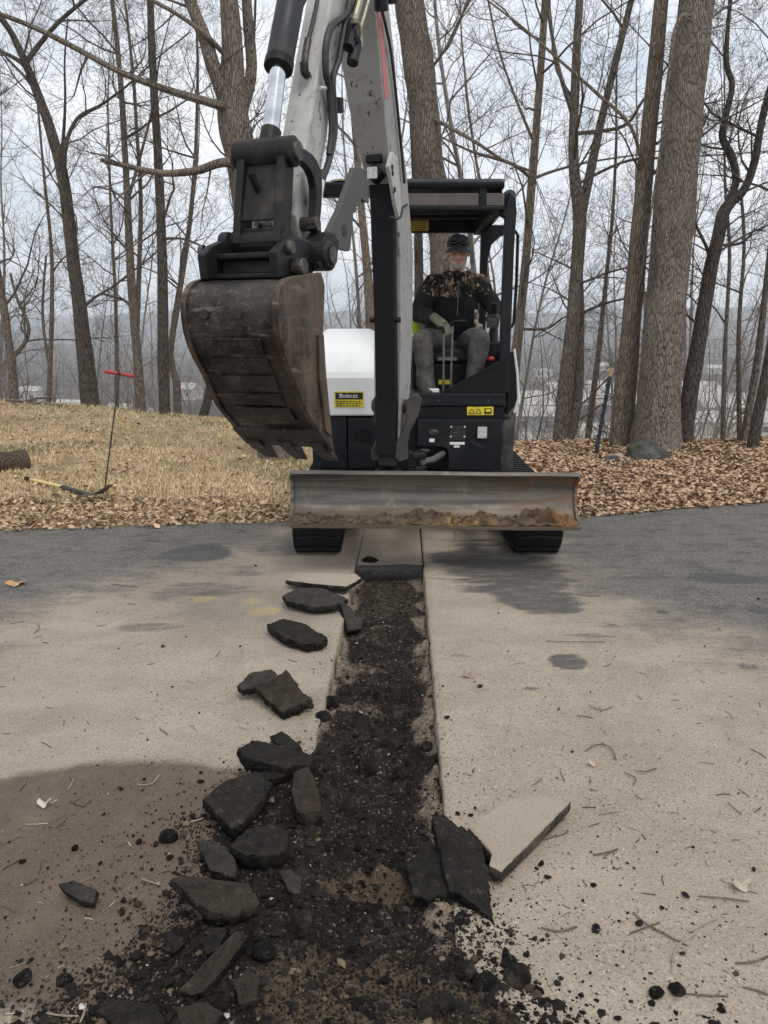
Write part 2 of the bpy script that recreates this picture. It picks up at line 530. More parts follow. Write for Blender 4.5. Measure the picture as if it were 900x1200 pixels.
# ------------------------------------------------------------------ dirt in the trench and spilt over its edges
def soil():
    st = 0.0085
    X, Y = np.meshgrid(np.arange(-1.5, 0.95, st), np.arange(0.95, 4.75, st), indexing='xy')
    xl, xr = xleft(Y), xright(Y)
    inn = sstep(-0.006, 0.004, np.minimum(X - xl, xr - X))
    rough = np.interp(Y, [0.9, 2.0, 3.4, 4.2], [1.3, 1.1, 0.9, 0.45])
    lump = np.abs(fbm(X, Y, 9, 4, 0.55))
    clod = np.maximum(0, fbm(X + 5, Y, 24, 3, 0.55))
    fine = fbm(X, Y, 60, 2, 0.6)
    ht = -0.088 + rough * (0.034 * fbm(X, Y, 3.0, 3) + 0.048 * lump + 0.034 * clod + 0.008 * fine)
    ht += np.interp(Y, [1.0, 1.6, 2.1], [0.05, 0.03, 0.0])
    ht += 0.022 * sstep(0.09, 0.0, X - xl) * sstep(4.0, 3.0, Y) + 0.02 * sstep(0.09, 0.0, xr - X) * sstep(3.9, 3.2, Y)
    for u in (432, 462):                                    # scoops left by the bucket teeth
        c = at_Z(u, 815, -0.06)
        dd = np.sqrt(((X - c.x) / 0.05) ** 2 + ((Y - c.y) / 0.075) ** 2)
        ht -= 0.035 * sstep(1.15, 0.7, dd) - 0.018 * np.exp(-((dd - 1.25) / 0.25) ** 2)
    for v, w, a in ((880, 12, .045), (908, 10, .035), (1032, 9, .05), (845, 9, .035), (780, 8, .03), (745, 8, .025), (960, 9, .03)):
        c = at_Z(445, v, -0.06)
        ht += a * np.exp(-((Y - c.y - 0.03 * fbm(X, Y * 0, 5, 2)) / 0.03) ** 2) * sstep(-.45, .3, fbm(X, Y, 6, 2))
    c = at_Z(435, 1075, -0.05)                              # scraped smooth patch
    flat = blob(X, Y, 430, 1070, 60, 34, .4, .3, 4)
    ht = ht * (1 - flat) + flat * (-0.062 + 0.003 * fine + 0.004 * fbm(X * 4, Y * .4, 12, 2))
    # spill beyond the edges
    pl = zpts([(60, 1200), (125, 1150), (165, 1100), (190, 1040), (228, 960), (262, 918), (372, 868)])
    pr = zpts([(690, 1200), (640, 1165), (600, 1130), (565, 1092), (533, 1065), (510, 1040)])
    bl = np.interp(Y, [p.y for p in pl] + [3.0], [p.x for p in pl] + [pl[-1].x + 0.4])
    br = np.interp(Y, [p.y for p in pr] + [3.0], [p.x for p in pr] + [pr[-1].x - 0.4])
    din = np.minimum(X - bl, br - X) + 0.10 * fbm(X, Y, 7, 4, 0.6)
    ed = sstep(-0.06, 0.16, din)
    hs = -0.016 + 0.038 * sstep(-0.05, 0.30, din) + ed * (0.018 * lump + 0.016 * clod + 0.014 * fbm(X, Y, 3.5, 2)) + 0.016 * clod + 0.006 * fine
    hs = np.where(din < -0.14, -0.12, hs)
    pit = sstep(0.02, 0.14, np.minimum(X - xl, xr - X))
    hs -= 0.06 * pit * sstep(1.2, 1.55, Y)
    h = np.maximum(np.where(inn > 0.5, ht, -0.12), hs)
    tan = np.zeros_like(X)
    tan = np.maximum(tan, blob(X, Y, 440, 1028, 62, 14, .5, .8, 9))
    tan = np.maximum(tan, 0.9 * blob(X, Y, 440, 1165, 190, 60, .6, .9, 8))
    tan = np.maximum(tan, 0.55 * blob(X, Y, 400, 1130, 190, 60, .6, 1.0, 10))
    tan = np.maximum(tan, 0.5 * blob(X, Y, 300, 1105, 60, 26, .5, 1.0, 12))
    dust = 0.75 * sstep(0.11, 0.01, (xr - X) + 0.09 * fbm(X, Y, 7, 4)) * sstep(1.75, 2.0, Y) * (inn > 0.5)
    dust = np.maximum(dust, 0.8 * sstep(0.075, 0.01, (X - xl) + 0.05 * fbm(X, Y, 8, 4)) * (inn > 0.5) * sstep(2.3, 2.6, Y))
    dust = np.maximum(dust, (0.42 * sstep(3.35, 3.9, Y + 0.5 * fbm(X, Y, 5, 4))) * (inn > 0.5))
    dust = np.maximum(dust, 0.6 * sstep(0.12, .5, fbm(X, Y * 1.6, 4, 4, .6)) * (inn > 0.5) * sstep(2.2, 2.7, Y))
    dust = np.maximum(dust, 0.8 * blob(X, Y, 510, 1075, 25, 38, .5, .9, 10))
    grey = np.maximum(blob(X, Y, 447, 1072, 30, 26, .5, .8, 6, (2, .5)), 0) * 0.7
    o = grid_obj('trench_dirt', X, Y, h, M['soil'], {'tan': tan, 'dust': dust, 'grey': grey})
    tag(o, 'dark broken dirt filling the trench and spilling beside it', kind='structure')
    return X, Y, h, inn, din

def mat_soil():
    t = NT('trench_dirt')
    a = t.noise(14, 8, 0.72)
    b = t.noise(90, 5, 0.75)
    col = t.mix(t.ramp(a, 0.34, 0.66), (0.010, 0.0085, 0.0072), (0.036, 0.028, 0.0215))
    col = t.mix(t.ramp(b, 0.5, 0.72), col, (0.010, 0.009, 0.008))
    cell = t.voro(150, out='Color')
    sp = t.new('ShaderNodeSeparateColor'); t.l.new(cell, sp.inputs[0])
    col = t.mix(t.math('MULTIPLY', t.ramp(sp.outputs[1], 0.90, 0.96), .6), col, (0.16, 0.115, 0.075))
    col = t.mix(t.ramp(sp.outputs[2], 0.992, 0.998), col, (0.36, 0.32, 0.27))
    tf = t.math('ADD', t.attr('tan'), t.math('MULTIPLY', t.math('SUBTRACT', t.noise(48, 5, 0.75), 0.5), 1.5))
    tanc = t.mix(t.ramp(b, 0.4, 0.65), (0.185, 0.130, 0.082), (0.085, 0.060, 0.039))
    col = t.mix(t.math('MULTIPLY', t.ramp(tf, 0.55, 1.0), 0.75), col, tanc)
    df = t.math('ADD', t.attr('dust'), t.math('MULTIPLY', t.math('SUBTRACT', t.noise(40, 6, 0.8), 0.5), 1.1))
    dc = t.mix(t.ramp(b, 0.42, 0.66), (0.34, 0.27, 0.20), (0.13, 0.10, 0.075))
    col = t.mix(t.math('MULTIPLY', t.ramp(df, 0.35, 0.85), 0.85), col, dc)
    col = t.mix(t.math('MULTIPLY', t.ramp(t.math('ADD', t.attr('grey'), t.math('SUBTRACT', t.noise(25, 5, 0.7, (3, .5, 1)), 0.5)), 0.4, 1.1), 0.45), col, (0.13, 0.125, 0.122))
    h = t.math('ADD', t.noise(110, 6, 0.75), t.math('MULTIPLY', sp.outputs[0], 0.35))
    return t.done(col, 0.92, 0, t.bump(h, 0.9, 0.012), 0.15)
M['soil'] = mat_soil()
SOX, SOY, SOH, SOI, SOD = soil()
def soil_z(x, y):
    j = int(round((x - SOX[0, 0]) / 0.0085)); i = int(round((y - SOY[0, 0]) / 0.0085))
    if 0 <= i < SOH.shape[0] and 0 <= j < SOH.shape[1]:
        return float(SOH[i, j])
    return -0.2
def top_z(x, y):
    z = soil_z(x, y)
    inside = xleft(y) < x < xright(y) and y < YEND
    return z if inside else max(z, float(drive_z(x, y)))

# ------------------------------------------------------------------ the bank of grass and leaves, the hillside, the valley
def bank_z(X, Y):
    X, Y = np.asarray(X, float), np.asarray(Y, float)
    crest = np.interp(X, [-9, -6.5, -2.9, -1, 1.5, 6], [14.0, 13.2, 12.6, 11.0, 9.6, 9.6])
    zc = np.interp(X, [-9, -6.5, -2.9, 0, 2.5, 6], [0.38, 0.31, 0.06, 0.0, 0.05, 0.08])
    e = Yedge(X)
    f = np.clip((Y - e) / (crest - e), 0, 1)
    z = zc * sstep(0.0, 1.0, f) + 0.035 * sstep(0, 0.5, Y - e) * np.where(np.abs(X - 0.28) < 1.2, 0.0, 1.0)
    z = z + 0.05 * fbm(X, Y, 0.8, 3) * sstep(0.3, 1.5, Y - e) * sstep(1.0, 1.6, np.abs(X - 0.28)) + 0.015 * fbm(X, Y, 5, 2) * sstep(0.1, .5, Y - e)
    over = np.maximum(0, Y - crest)
    z = z - 0.32 * over * sstep(0, 3, over) - 0.02 * over
    return np.where(Y < e - 0.04, -0.16, z - 0.012)

def mat_bank():
    t = NT('dead_grass_bank')
    n = t.noise(5, 6, 0.7)
    col = t.mix(t.ramp(n, 0.35, 0.65), (0.44, 0.34, 0.195), (0.32, 0.235, 0.14))
    col = t.mix(t.math('MULTIPLY', t.ramp(t.noise(1.6, 5, 0.6), 0.52, 0.68), 0.55), col, (0.15, 0.16, 0.06))
    col = t.mix(t.ramp(t.noise(70, 4, 0.8), 0.52, 0.68), col, (0.07, 0.048, 0.03))
    x = t.xyz()
    col = t.mix(t.ramp(x[0], 0.0, 0.7), col, t.mix(t.ramp(t.noise(26, 5, .7), .4, .65), (0.30, 0.19, 0.12), (0.13, 0.082, 0.054)))
    return t.done(col, 0.95, 0, t.bump(t.noise(60, 5, 0.8), 0.8, 0.03), 0.1)
M['bank'] = mat_bank()
gx = np.concatenate([-np.geomspace(60, 8.2, 16), np.arange(-8, 7, 0.11), np.geomspace(7.1, 60, 16)])
gy = np.concatenate([np.linspace(-40, 4.2, 10), np.arange(4.5, 15, 0.085), np.linspace(15.1, 18, 12)])
BX, BY = np.meshgrid(gx, gy, indexing='xy')
o = grid_obj('grass_bank', BX, BY, bank_z(BX, BY), M['bank'])
tag(o, 'bank of dead grass and leaf litter behind the driveway', kind='structure')

def valley_z(X, Y):
    R = np.sqrt(X * X + Y * Y)
    z = np.interp(R, [12, 18, 40, 90, 170, 260, 420, 700, 1200, 1900, 2600, 3300, 5000], [-0.3, -1.9, -8, -18, -27, -31, -33, -32, -20, -4, 44, 78, 80])
    z = z + fbm(X, Y, 0.012, 3) * np.interp(R, [15, 60, 200], [0, 1.5, 1.0]) + fbm(X, Y, 0.0016, 4) * np.interp(R, [500, 1200, 2600], [0, 30, 85])
    return z
def mat_valley():
    t = NT('wooded_valley')
    n = t.noise(0.03, 8, 0.7)
    f = t.noise(0.35, 6, 0.8)
    col = t.mix(t.ramp(n, 0.35, 0.65), (0.085, 0.074, 0.064), (0.15, 0.128, 0.106))
    col = t.mix(t.ramp(f, 0.5, 0.7), col, (0.035, 0.032, 0.028))
    col = t.mix(t.math('MULTIPLY', t.ramp(t.noise(0.009, 5, 0.6), 0.57, 0.62), 0.7), col, (0.16, 0.145, 0.10))
    return t.done(col, 1.0, 0, t.bump(f, 0.8, 2.0), 0.0)
M['valley'] = mat_valley()
rr = np.concatenate([np.linspace(15.5, 40, 30), np.geomspace(42, 4800, 130)])
aa = np.radians(np.linspace(-62, 62, 300))
RA, AA = np.meshgrid(rr, aa, indexing='ij')
VX, VY = RA * np.sin(AA), RA * np.cos(AA)
VZ = valley_z(VX, VY)
VZ[RA < 18.5] -= 0.6
o = grid_obj('valley', VX, VY, VZ, M['valley'])
tag(o, 'hazy wooded valley and hills below the driveway', kind='structure')
# ================================================================== THE EXCAVATOR
def mat_paint(name, c, rough=0.42, dirt=(0.17, 0.14, 0.11), amt=0.5, lo=0.5, hi=0.72, chips=None, s=5.0, fs=38):
    t = NT(name)
    n = t.noise(s, 8, 0.7)
    col = t.mix(t.math('MULTIPLY', t.ramp(n, lo, hi), amt), c, dirt)
    col = t.mix(t.math('MULTIPLY', t.ramp(t.noise(fs, 6, 0.8), 0.56, 0.72), amt * 0.7), col, dirt)
    if chips: col = t.mix(t.ramp(t.noise(24, 5, 0.72, (1, 1, .6)), 0.625, 0.645), col, chips)
    if chips: col = t.mix(t.math('MULTIPLY', t.ramp(t.noise(7, 6, .7, (2.5, 2.5, .35)), .55, .7), .35), col, tuple(x * .5 for x in dirt))
    r = t.ramp(n, 0.4, 0.75, rough, min(0.95, rough + 0.4))
    return t.done(col, r, 0, t.bump(t.noise(140, 3), 0.12, 0.003), 0.22)
M['white'] = mat_paint('white_paint', (0.62, 0.62, 0.60), 0.38, (0.30, 0.28, 0.25), 0.45, chips=(0.05, 0.045, 0.04))
M['grey_white'] = mat_paint('weathered_white_paint', (0.43, 0.425, 0.40), 0.5, (0.20, 0.185, 0.165), 0.6, chips=(0.045, 0.04, 0.035), s=9)
M['hood'] = mat_paint('hood_white_paint', (0.74, 0.75, 0.74), 0.35, (0.45, 0.43, 0.40), 0.30, chips=None)
M['charcoal'] = mat_paint('charcoal_panel', (0.0085, 0.0105, 0.0135), 0.38, (0.06, 0.054, 0.048), 0.38)
M['black'] = mat_paint('black_paint', (0.005, 0.006, 0.0075), 0.42, (0.035, 0.033, 0.03), 0.30)
M['guard'] = mat_paint('cylinder_guard_black', (0.004, 0.0048, 0.0065), 0.5, (0.035, 0.035, 0.035), 0.2)
M['barrel'] = mat_paint('cylinder_barrel_grey', (0.030, 0.032, 0.036), 0.40, (0.10, 0.095, 0.09), 0.4)
M['cast'] = mat_paint('cast_link_dark', (0.012, 0.012, 0.013), 0.42, (0.085, 0.072, 0.058), 0.6)
M['ear'] = mat_paint('bracket_casting', (0.050, 0.048, 0.045), 0.5, (0.12, 0.10, 0.08), 0.6)
M['thumb'] = mat_paint('thumb_plate_grey', (0.085, 0.085, 0.085), 0.55, (0.13, 0.125, 0.115), 0.5)
M['rubber'] = mat_paint('track_rubber', (0.012, 0.012, 0.0125), 0.75, (0.06, 0.052, 0.045), 0.5)
M['hose'] = plain('hose_rubber', (0.010, 0.010, 0.011), (0.028, 0.027, 0.026), 20, 0.55)
M['chrome'] = plain('chrome_rod', (0.62, 0.64, 0.66), (0.45, 0.47, 0.5), 12, 0.16, metal=1.0)
M['pin'] = plain('worn_pin_steel', (0.050, 0.044, 0.038), (0.13, 0.115, 0.098), 30, 0.45, metal=0.6, bump=0.2)
M['brass'] = plain('plated_fitting', (0.35, 0.32, 0.22), (0.20, 0.19, 0.16), 40, 0.4, metal=0.7)
M['lens'] = plain('lamp_lens', (0.34, 0.34, 0.33), (0.55, 0.55, 0.54), 60, 0.12, lo=0.3, hi=0.6)
M['yellow'] = plain('yellow_decal', (0.78, 0.62, 0.02), (0.55, 0.42, 0.03), 14, 0.5)
M['old_yellow'] = plain('faded_yellow_decal', (0.62, 0.47, 0.06), (0.45, 0.34, 0.06), 14, 0.6)
M['print'] = plain('black_print', (0.012, 0.012, 0.012), None, rough=0.5)
M['white_print'] = plain('white_print', (0.75, 0.75, 0.73), None, rough=0.5)
M['red'] = plain('red_plastic', (0.42, 0.03, 0.025), (0.30, 0.03, 0.025), 20, 0.45)
M['visor'] = plain('tinted_visor', (0.075, 0.062, 0.054), (0.11, 0.092, 0.08), 9, 0.3, stretch=(1, 1, .2))
M['seat'] = plain('seat_vinyl', (0.010, 0.010, 0.011), (0.022, 0.021, 0.021), 12, 0.5, bump=0.2)
M['rod'] = plain('lever_steel', (0.22, 0.22, 0.22), (0.13, 0.13, 0.13), 30, 0.4, metal=0.5)

def mat_bucket(name, hot=False):
    t = NT(name)
    a = t.noise(5.5, 8, 0.7)
    c = t.mix(t.ramp(a, 0.36, 0.62), (0.018, 0.017, 0.016), (0.046, 0.038, 0.031))
    c = t.mix(t.math('MULTIPLY', t.ramp(t.noise(3.4, 7, 0.75, (1, 1, .55)), 0.54, 0.68), 0.45), c, (0.075, 0.044, 0.027))
    c = t.mix(t.math('MULTIPLY', t.ramp(t.noise(8, 8, 0.8), 0.57, 0.7), 0.75), c, (0.155, 0.125, 0.095))
    c = t.mix(t.math('MULTIPLY', t.ramp(t.noise(45, 5, 0.8), 0.56, 0.68), 0.6), c, (0.21, 0.19, 0.165))
    c = t.mix(t.math('MULTIPLY', t.ramp(t.noise(13, 8, 0.8, (.35, .35, 2.2)), 0.55, 0.66), 0.6), c, (0.25, 0.225, 0.195))
    if hot:
        x = t.xyz()
        c = t.mix(t.math('MULTIPLY', t.ramp(t.noise(6, 8, 0.75, (1, 1, .25)), 0.40, 0.62), 0.75), c, (0.15, 0.105, 0.072))
        c = t.mix(t.math('MULTIPLY', t.ramp(t.noise(9, 8, 0.75, (2, 2, .3)), 0.52, 0.66), 0.6), c, (0.17, 0.085, 0.04))
    h = t.math('ADD', t.noise(28, 7, 0.75), t.math('MULTIPLY', a, 0.6))
    return t.done(c, t.ramp(a, 0.35, 0.65, 0.30, 0.68), t.ramp(a, 0.35, 0.66, 0.75, 0.15), t.bump(h, 0.55, 0.012), 0.4)
M['bucket'] = mat_bucket('bucket_steel')
M['bucket_side'] = mat_bucket('bucket_side_steel', True)

def mat_blade():
    t = NT('blade_steel')
    x = t.xyz()
    band = t.noise(9, 5, 0.7, (0.12, 1, 2.2))
    c = t.mix(t.ramp(band, 0.35, 0.62), (0.20, 0.185, 0.155), (0.095, 0.090, 0.08))
    c = t.mix(t.math('MULTIPLY', t.ramp(t.noise(11, 7, 0.75, (1, 1, .35)), 0.52, 0.68), 0.6), c, (0.30, 0.275, 0.225))
    rf = t.math('MULTIPLY', t.ramp(x[0], 0.25, 0.80), t.ramp(t.noise(7, 6, 0.75, (.5, 1, 2)), 0.44, 0.6))
    c = t.mix(t.math('MULTIPLY', rf, 0.85), c, (0.22, 0.095, 0.03))
    c = t.mix(t.math('MULTIPLY', t.ramp(t.noise(55, 5, 0.8), 0.58, 0.7), 0.6), c, (0.06, 0.055, 0.047))
    lowz = t.math('ADD', t.ramp(x[2], 0.47, 0.32), t.math('MULTIPLY', t.math('SUBTRACT', t.noise(8, 7, .75, (.6, 1, 1)), .5), 1.8))
    c = t.mix(t.math('MULTIPLY', t.ramp(lowz, .35, .8), .85), c, (0.115, 0.082, 0.054))
    return t.done(c, t.ramp(band, .3, .7, .42, .7), 0.35, t.bump(t.noise(80, 4, 0.7), 0.25, 0.005), 0.4)
M['blade'] = mat_blade()
def mat_mud():
    t = NT('clinging_mud')
    a = t.noise(14, 7, 0.75)
    c = t.mix(t.ramp(a, 0.35, 0.65), (0.055, 0.036, 0.024), (0.15, 0.105, 0.068))
    x = t.xyz()
    of = t.math('MULTIPLY', t.ramp(x[0], -0.05, 0.12), t.ramp(x[0], 0.50, 0.22))
    c = t.mix(t.math('MULTIPLY', t.math('MULTIPLY', of, .7), t.ramp(t.noise(15, 6, .7), .47, .62)), c, (0.36, 0.22, 0.07))
    rf = t.ramp(x[0], 0.62, 0.85)
    c = t.mix(t.math('MULTIPLY', rf, t.ramp(t.noise(13, 4), .42, .6)), c, (0.25, 0.11, 0.04))
    return t.done(c, 0.95, 0, t.bump(t.noise(90, 5, .8), 0.9, 0.01), 0.1)
M['mud'] = mat_mud()

CX = 0.285                      # machine's centre line
EXC = thing('excavator', 'white and charcoal mini excavator with open canopy standing over the trench', 'excavator', (CX, 6.0, 0))

# ---------------- the swung boom works in an upright plane through K
K = Vector((0.13, 5.0, 0)); D = Vector((-0.34, -0.94, 0)).normalized(); N = Vector((-D.y, D.x, 0)); N = N if N.x > 0 else -N
def PL(s, z, off=0.0):
    return K + D * s + N * off + Vector((0, 0, z))
def inv(u, v, off=0.0):
    r = ray(u, v)
    c = Vector((0, 0, CAMH))
    t = ((K + N * off - c).dot(N)) / r.dot(N)
    p = c + r * t
    return ((p - K).dot(D), p.z)
def plate(poly, off0, off1, name, mat, parent, bevel=0.004, smooth=False):
    mb = MB()
    mb.prism([PL(s, z, off0) for s, z in poly], N * (off1 - off0))
    return mb.build(name, mat, parent, bevel, smooth)
def cross(s, z, r, o0, o1, seg=20):           # a pin or boss along N
    return MB().tube([PL(s, z, o0), PL(s, z, o1)], r, seg)

# ---------------- undercarriage
def track(xc, nm_label):
    w = 0.31
    ri, ro = 0.18, 0.20
    fy, by = 5.02, 6.75
    zc = 0.20
    def loop(r, n=16):
        pts = []
        for i in range(n + 1):
            a = math.pi / 2 + math.pi * i / n
            pts.append((fy + r * math.cos(a), zc + r * math.sin(a)))
        for i in range(1, 9):
            pts.append((fy + (by - fy) * i / 9, zc - r))
        for i in range(n + 1):
            a = -math.pi / 2 + math.pi * i / n
            pts.append((by + r * math.cos(a), zc + r * math.sin(a)))
        for i in range(1, 9):
            pts.append((by + (fy - by) * i / 9, zc + r - 0.02 * math.sin(math.pi * i / 9)))
        return pts
    lo, li = loop(ro), loop(ri - 0.02)
    n = len(lo)
    mb = MB()
    vs, fs = [], []
    for (y, z) in lo: vs += [(xc - w / 2, y, z), (xc + w / 2, y, z)]
    for (y, z) in li: vs += [(xc - w / 2, y, z), (xc + w / 2, y, z)]
    for i in range(n):
        j = (i + 1) % n
        fs += [(2 * i, 2 * i + 1, 2 * j + 1, 2 * j), (2 * n + 2 * i, 2 * n + 2 * j, 2 * n + 2 * j + 1, 2 * n + 2 * i + 1),
               (2 * i, 2 * j, 2 * n + 2 * j, 2 * n + 2 * i), (2 * i + 1, 2 * n + 2 * i + 1, 2 * n + 2 * j + 1, 2 * j + 1)]
    mb.add(vs, fs)
    tr = mb.build('track', M['rubber'], EXC, 0.006)
    # lugs share one mesh
    lm = None
    L = 0.0
    per = []
    for i in range(n):
        a, b = Vector(lo[i]), Vector(lo[(i + 1) % n])
        per.append((L, a, b)); L += (b - a).length
    k = 46
    for q in range(k):
        s = L * q / k
        for st, a, b in per:
            if st <= s <= st + (b - a).length + 1e-9:
                p = a + (b - a) * ((s - st) / (b - a).length)
                tg = (b - a).normalized()
                break
        if lm is None:
            m = MB()
            m.prism([(-w / 2 + 0.012, -0.028, 0), (-w / 2 + 0.012, 0.028, 0), (0.0, 0.046, 0), (w / 2 - 0.012, 0.028, 0), (w / 2 - 0.012, -0.028, 0), (0.0, -0.010, 0)], (0, 0, 0.02))
            lug = m.build('lug', M['rubber'], None, 0.004, org=(0, 0, 0))
            lm = lug.data
            lug.parent = tr
        else:
            lug = bpy.data.objects.new('lug', lm)
            COL.objects.link(lug)
            lug.parent = tr
        nx = Vector((0, -tg.y, tg.x)) if False else None
        t3 = Vector((0, tg.x, tg.y))
        up = Vector((1, 0, 0)).cross(t3)
        cc = Vector((0, p.x - (fy + by) / 2, p.y - zc))
        if up.dot(cc) < 0:
            t3 = -t3; up = -up
        R = Matrix((Vector((1, 0, 0)), t3, up)).transposed().to_4x4()
        lug.matrix_local = Matrix.Translation(Vector((xc, p.x, p.y)) - ORG[EXC.name]) @ R
    # wheels and frame
    fr = MB().box(xc - 0.09, xc + 0.09, fy + 0.05, by - 0.15, 0.12, 0.30).build('track_frame', M['black'], EXC, 0.01)
    for y, r, nm in ((fy, 0.155, 'idler'), (by, 0.15, 'sprocket')):
        m = MB()
        m.tube([(xc - 0.075, y, zc), (xc - 0.06, y, zc), (xc + 0.06, y, zc), (xc + 0.075, y, zc)], [r * 0.82, r, r, r * 0.82], 24)
        wheel = m.build(nm, M['black'], EXC, 0.004)
        MB().tube([(xc - 0.10, y, zc), (xc + 0.10, y, zc)], 0.055, 16).build('hub', M['pin'], wheel, 0.004)
    for i in range(4):
        y = fy + 0.38 + i * 0.31
        MB().tube([(xc - 0.08, y, 0.09), (xc + 0.08, y, 0.09)], 0.058, 16).build('roller', M['black'], EXC, 0.004)
for s in (-1, 1):
    track(CX + s * 0.725, '')
MB().box(CX - 0.62, CX + 0.62, 5.55, 6.45, 0.22, 0.40).build('lower_frame', M['black'], EXC, 0.02)
MB().tube([(CX, 6.0, 0.38), (CX, 6.0, 0.50)], 0.36, 32).build('turntable', M['black'], EXC, 0.006)

# ---------------- dozer blade
BX0, BX1 = CX - 0.845, CX + 0.885
prof = [(4.520, .597), (4.555, .580), (4.585, .545), (4.600, .50), (4.600, .45), (4.585, .40), (4.555, .358), (4.51, .33), (4.45, .312), (4.415, .309), (4.415, .290), (4.46, .288), (4.53, .305), (4.59, .345), (4.625, .40), (4.637, .46), (4.635, .52), (4.605, .58), (4.56, .612), (4.525, .616)]
mb = MB()
nseg = 24
vs, fs = [], []
for i in range(nseg + 1):
    x = BX0 + (BX1 - BX0) * i / nseg
    for y, z in prof:
        d = 0.004 * nz((x * 3, y * 5, z * 5))
        vs.append((x, y + d, z + 0.003 * nz((x * 2.2, 7, 1)) + 0.010 * (x - CX) * (-1)))
n = len(prof)
for i in range(nseg):
    for k in range(n):
        fs.append((i * n + k, (i + 1) * n + k, (i + 1) * n + (k + 1) % n, i * n + (k + 1) % n))
fs += [tuple(range(n)), tuple(nseg * n + k for k in range(n))[::-1]]
mb.add(vs, fs)
blade = mb.build('dozer_blade', M['blade'], EXC, 0, True)
tag(blade, 'scraped grey steel dozer blade caked with mud')
for x, nm in ((BX0 - 0.008, 1), (BX1 - 0.012, 1)):
    dz = -0.010 * (x - CX)
    pp = [(x, 4.512, .605 + dz), (x, 4.56, .585 + dz), (x, 4.585, .52 + dz), (x, 4.57, .42 + dz), (x, 4.50, .335 + dz), (x, 4.47, .335 + dz), (x, 4.54, .40 + dz), (x, 4.555, .48 + dz), (x, 4.545, .54 + dz), (x, 4.50, .585 + dz)]
    MB().prism([(a, b + .03, c) for a, b, c in pp], (0.020, 0, 0)).build('side_rim', M['blade'], blade, 0.004)
for s in (-1, 1):
    MB().bar((CX + s * 0.42, 4.62, 0.43), (CX + s * 0.42, 5.75, 0.30), 0.09, 0.11).build('blade_arm', M['black'], EXC, 0.01)
MB().tube([(CX, 4.64, 0.50), (CX, 5.6, 0.40)], 0.045, 14).build('blade_cylinder', M['barrel'], EXC, 0.003)
# mud lying on the cutting edge
rng = random.Random(3)
mb = MB()
nx_, ny_ = 230, 14
vs, fs = [], []
for i in range(nx_ + 1):
    x = BX0 + 0.01 + (BX1 - BX0 - 0.03) * i / nx_
    u = (x - BX0) / (BX1 - BX0)
    env = 0.014 + 0.03 * max(0, mnoise.noise((x * 5.1, 2.7, 0)) + .15) + .02 * max(0, mnoise.noise((x * 14, 5.7, 0))) + 0.045 * math.exp(-((u - .47) / .07) ** 2) + 0.03 * math.exp(-((u - .07) / .05) ** 2) + 0.028 * math.exp(-((u - .67) / .06) ** 2) + 0.05 * math.exp(-((u - .88) / .085) ** 2) + 0.02 * math.exp(-((u - .27) / .09) ** 2)
    dz = -0.010 * (x - CX)
    for j in range(ny_ + 1):
        t = j / ny_
        y = 4.425 + 0.165 * t
        base = np.interp(y, [4.415, 4.45, 4.51, 4.555, 4.585, 4.6], [.309, .312, .33, .358, .40, .45])
        h = env * (math.sin(math.pi * min(1, t * 0.85 + 0.05)) ** 0.8) * (0.55 + 0.7 * nz((x * 16, y * 16, 1)) + 0.35 * nz((x * 50, y * 50, 4)))
        lim = .311 + env * .62 * (1 + .6 * nz((x * 9, 3, 8)) + .25 * nz((x * 22, 5, 2)))
        hid = base > lim
        vs.append((x, y + (.035 if hid else -.03 * h / .05 * t), base + dz + (-.02 if hid else h - 0.003)))
for i in range(nx_):
    for j in range(ny_):
        a = i * (ny_ + 1) + j
        fs.append((a, a + ny_ + 1, a + ny_ + 2, a + 1))
mb.add(vs, fs)
for q in range(700):
    x = rng.uniform(BX0 + 0.02, BX1 - 0.03); y = rng.uniform(4.43, 4.53)
    z = np.interp(y, [4.415, 4.45, 4.51, 4.555], [.309, .312, .33, .358]) - 0.010 * (x - CX) + rng.uniform(0.0, 0.012)
    r = .002 + .013 * rng.random() ** 4
    mb.ell((x, y, z), (r * rng.uniform(.8, 1.6), r, r * .8), 5, 4)
tag(mb.build('mud', M['mud'], blade, 0, False), 'brown mud and straw lying along the blade', kind='stuff')
MB().tube([at_Y(532, 612, 4.42), at_Y(533, 632, 4.42)], 0.0022, 5).build('hanging_straw', M['mud'], blade)

# ---------------- upper structure
HB, HT = 0.475, 0.865
def plan(x0, x1, y0, y1, rf, rb, n=7):
    pts = []
    for cx, cy, a0, r in ((x1 - rf, y0 + rf, -90, rf), (x1 - rb, y1 - rb, 0, rb), (x0 + rb, y1 - rb, 90, rb), (x0 + rf, y0 + rf, 180, rf)):
        for i in range(n + 1):
            a = math.radians(a0 + 90 * i / n)
            pts.append((cx + r * math.cos(a), cy + r * math.sin(a)))
    return pts
x0, x1 = CX - 0.79, CX + 0.635
MB().prism([(x, y, HB + 0.01) for x, y in plan(x0 + .02, x1 - .02, 5.42, 6.85, .08, .45)], (0, 0, HT - HB - 0.02)).build('house_body', M['black'], EXC, 0.01)
FY = 5.33
# front panels
def wx(u, Y=FY): return at_Y(u, 520, Y).x
def wz(v, Y=FY): return at_Y(450, v, Y).z
pr = MB()
a = [(wx(489), wz(492)), (wx(589), wz(492)), (wx(589), wz(551)), (wx(526), wz(551)), (wx(526), wz(533)), (wx(524.5), wz(527)), (wx(520), wz(524)), (wx(489), wz(523))]
pr.prism([(x, FY, z) for x, z in a], (0, 0.10, 0))
frontp = pr.build('front_panel', M['charcoal'], EXC, 0.006)
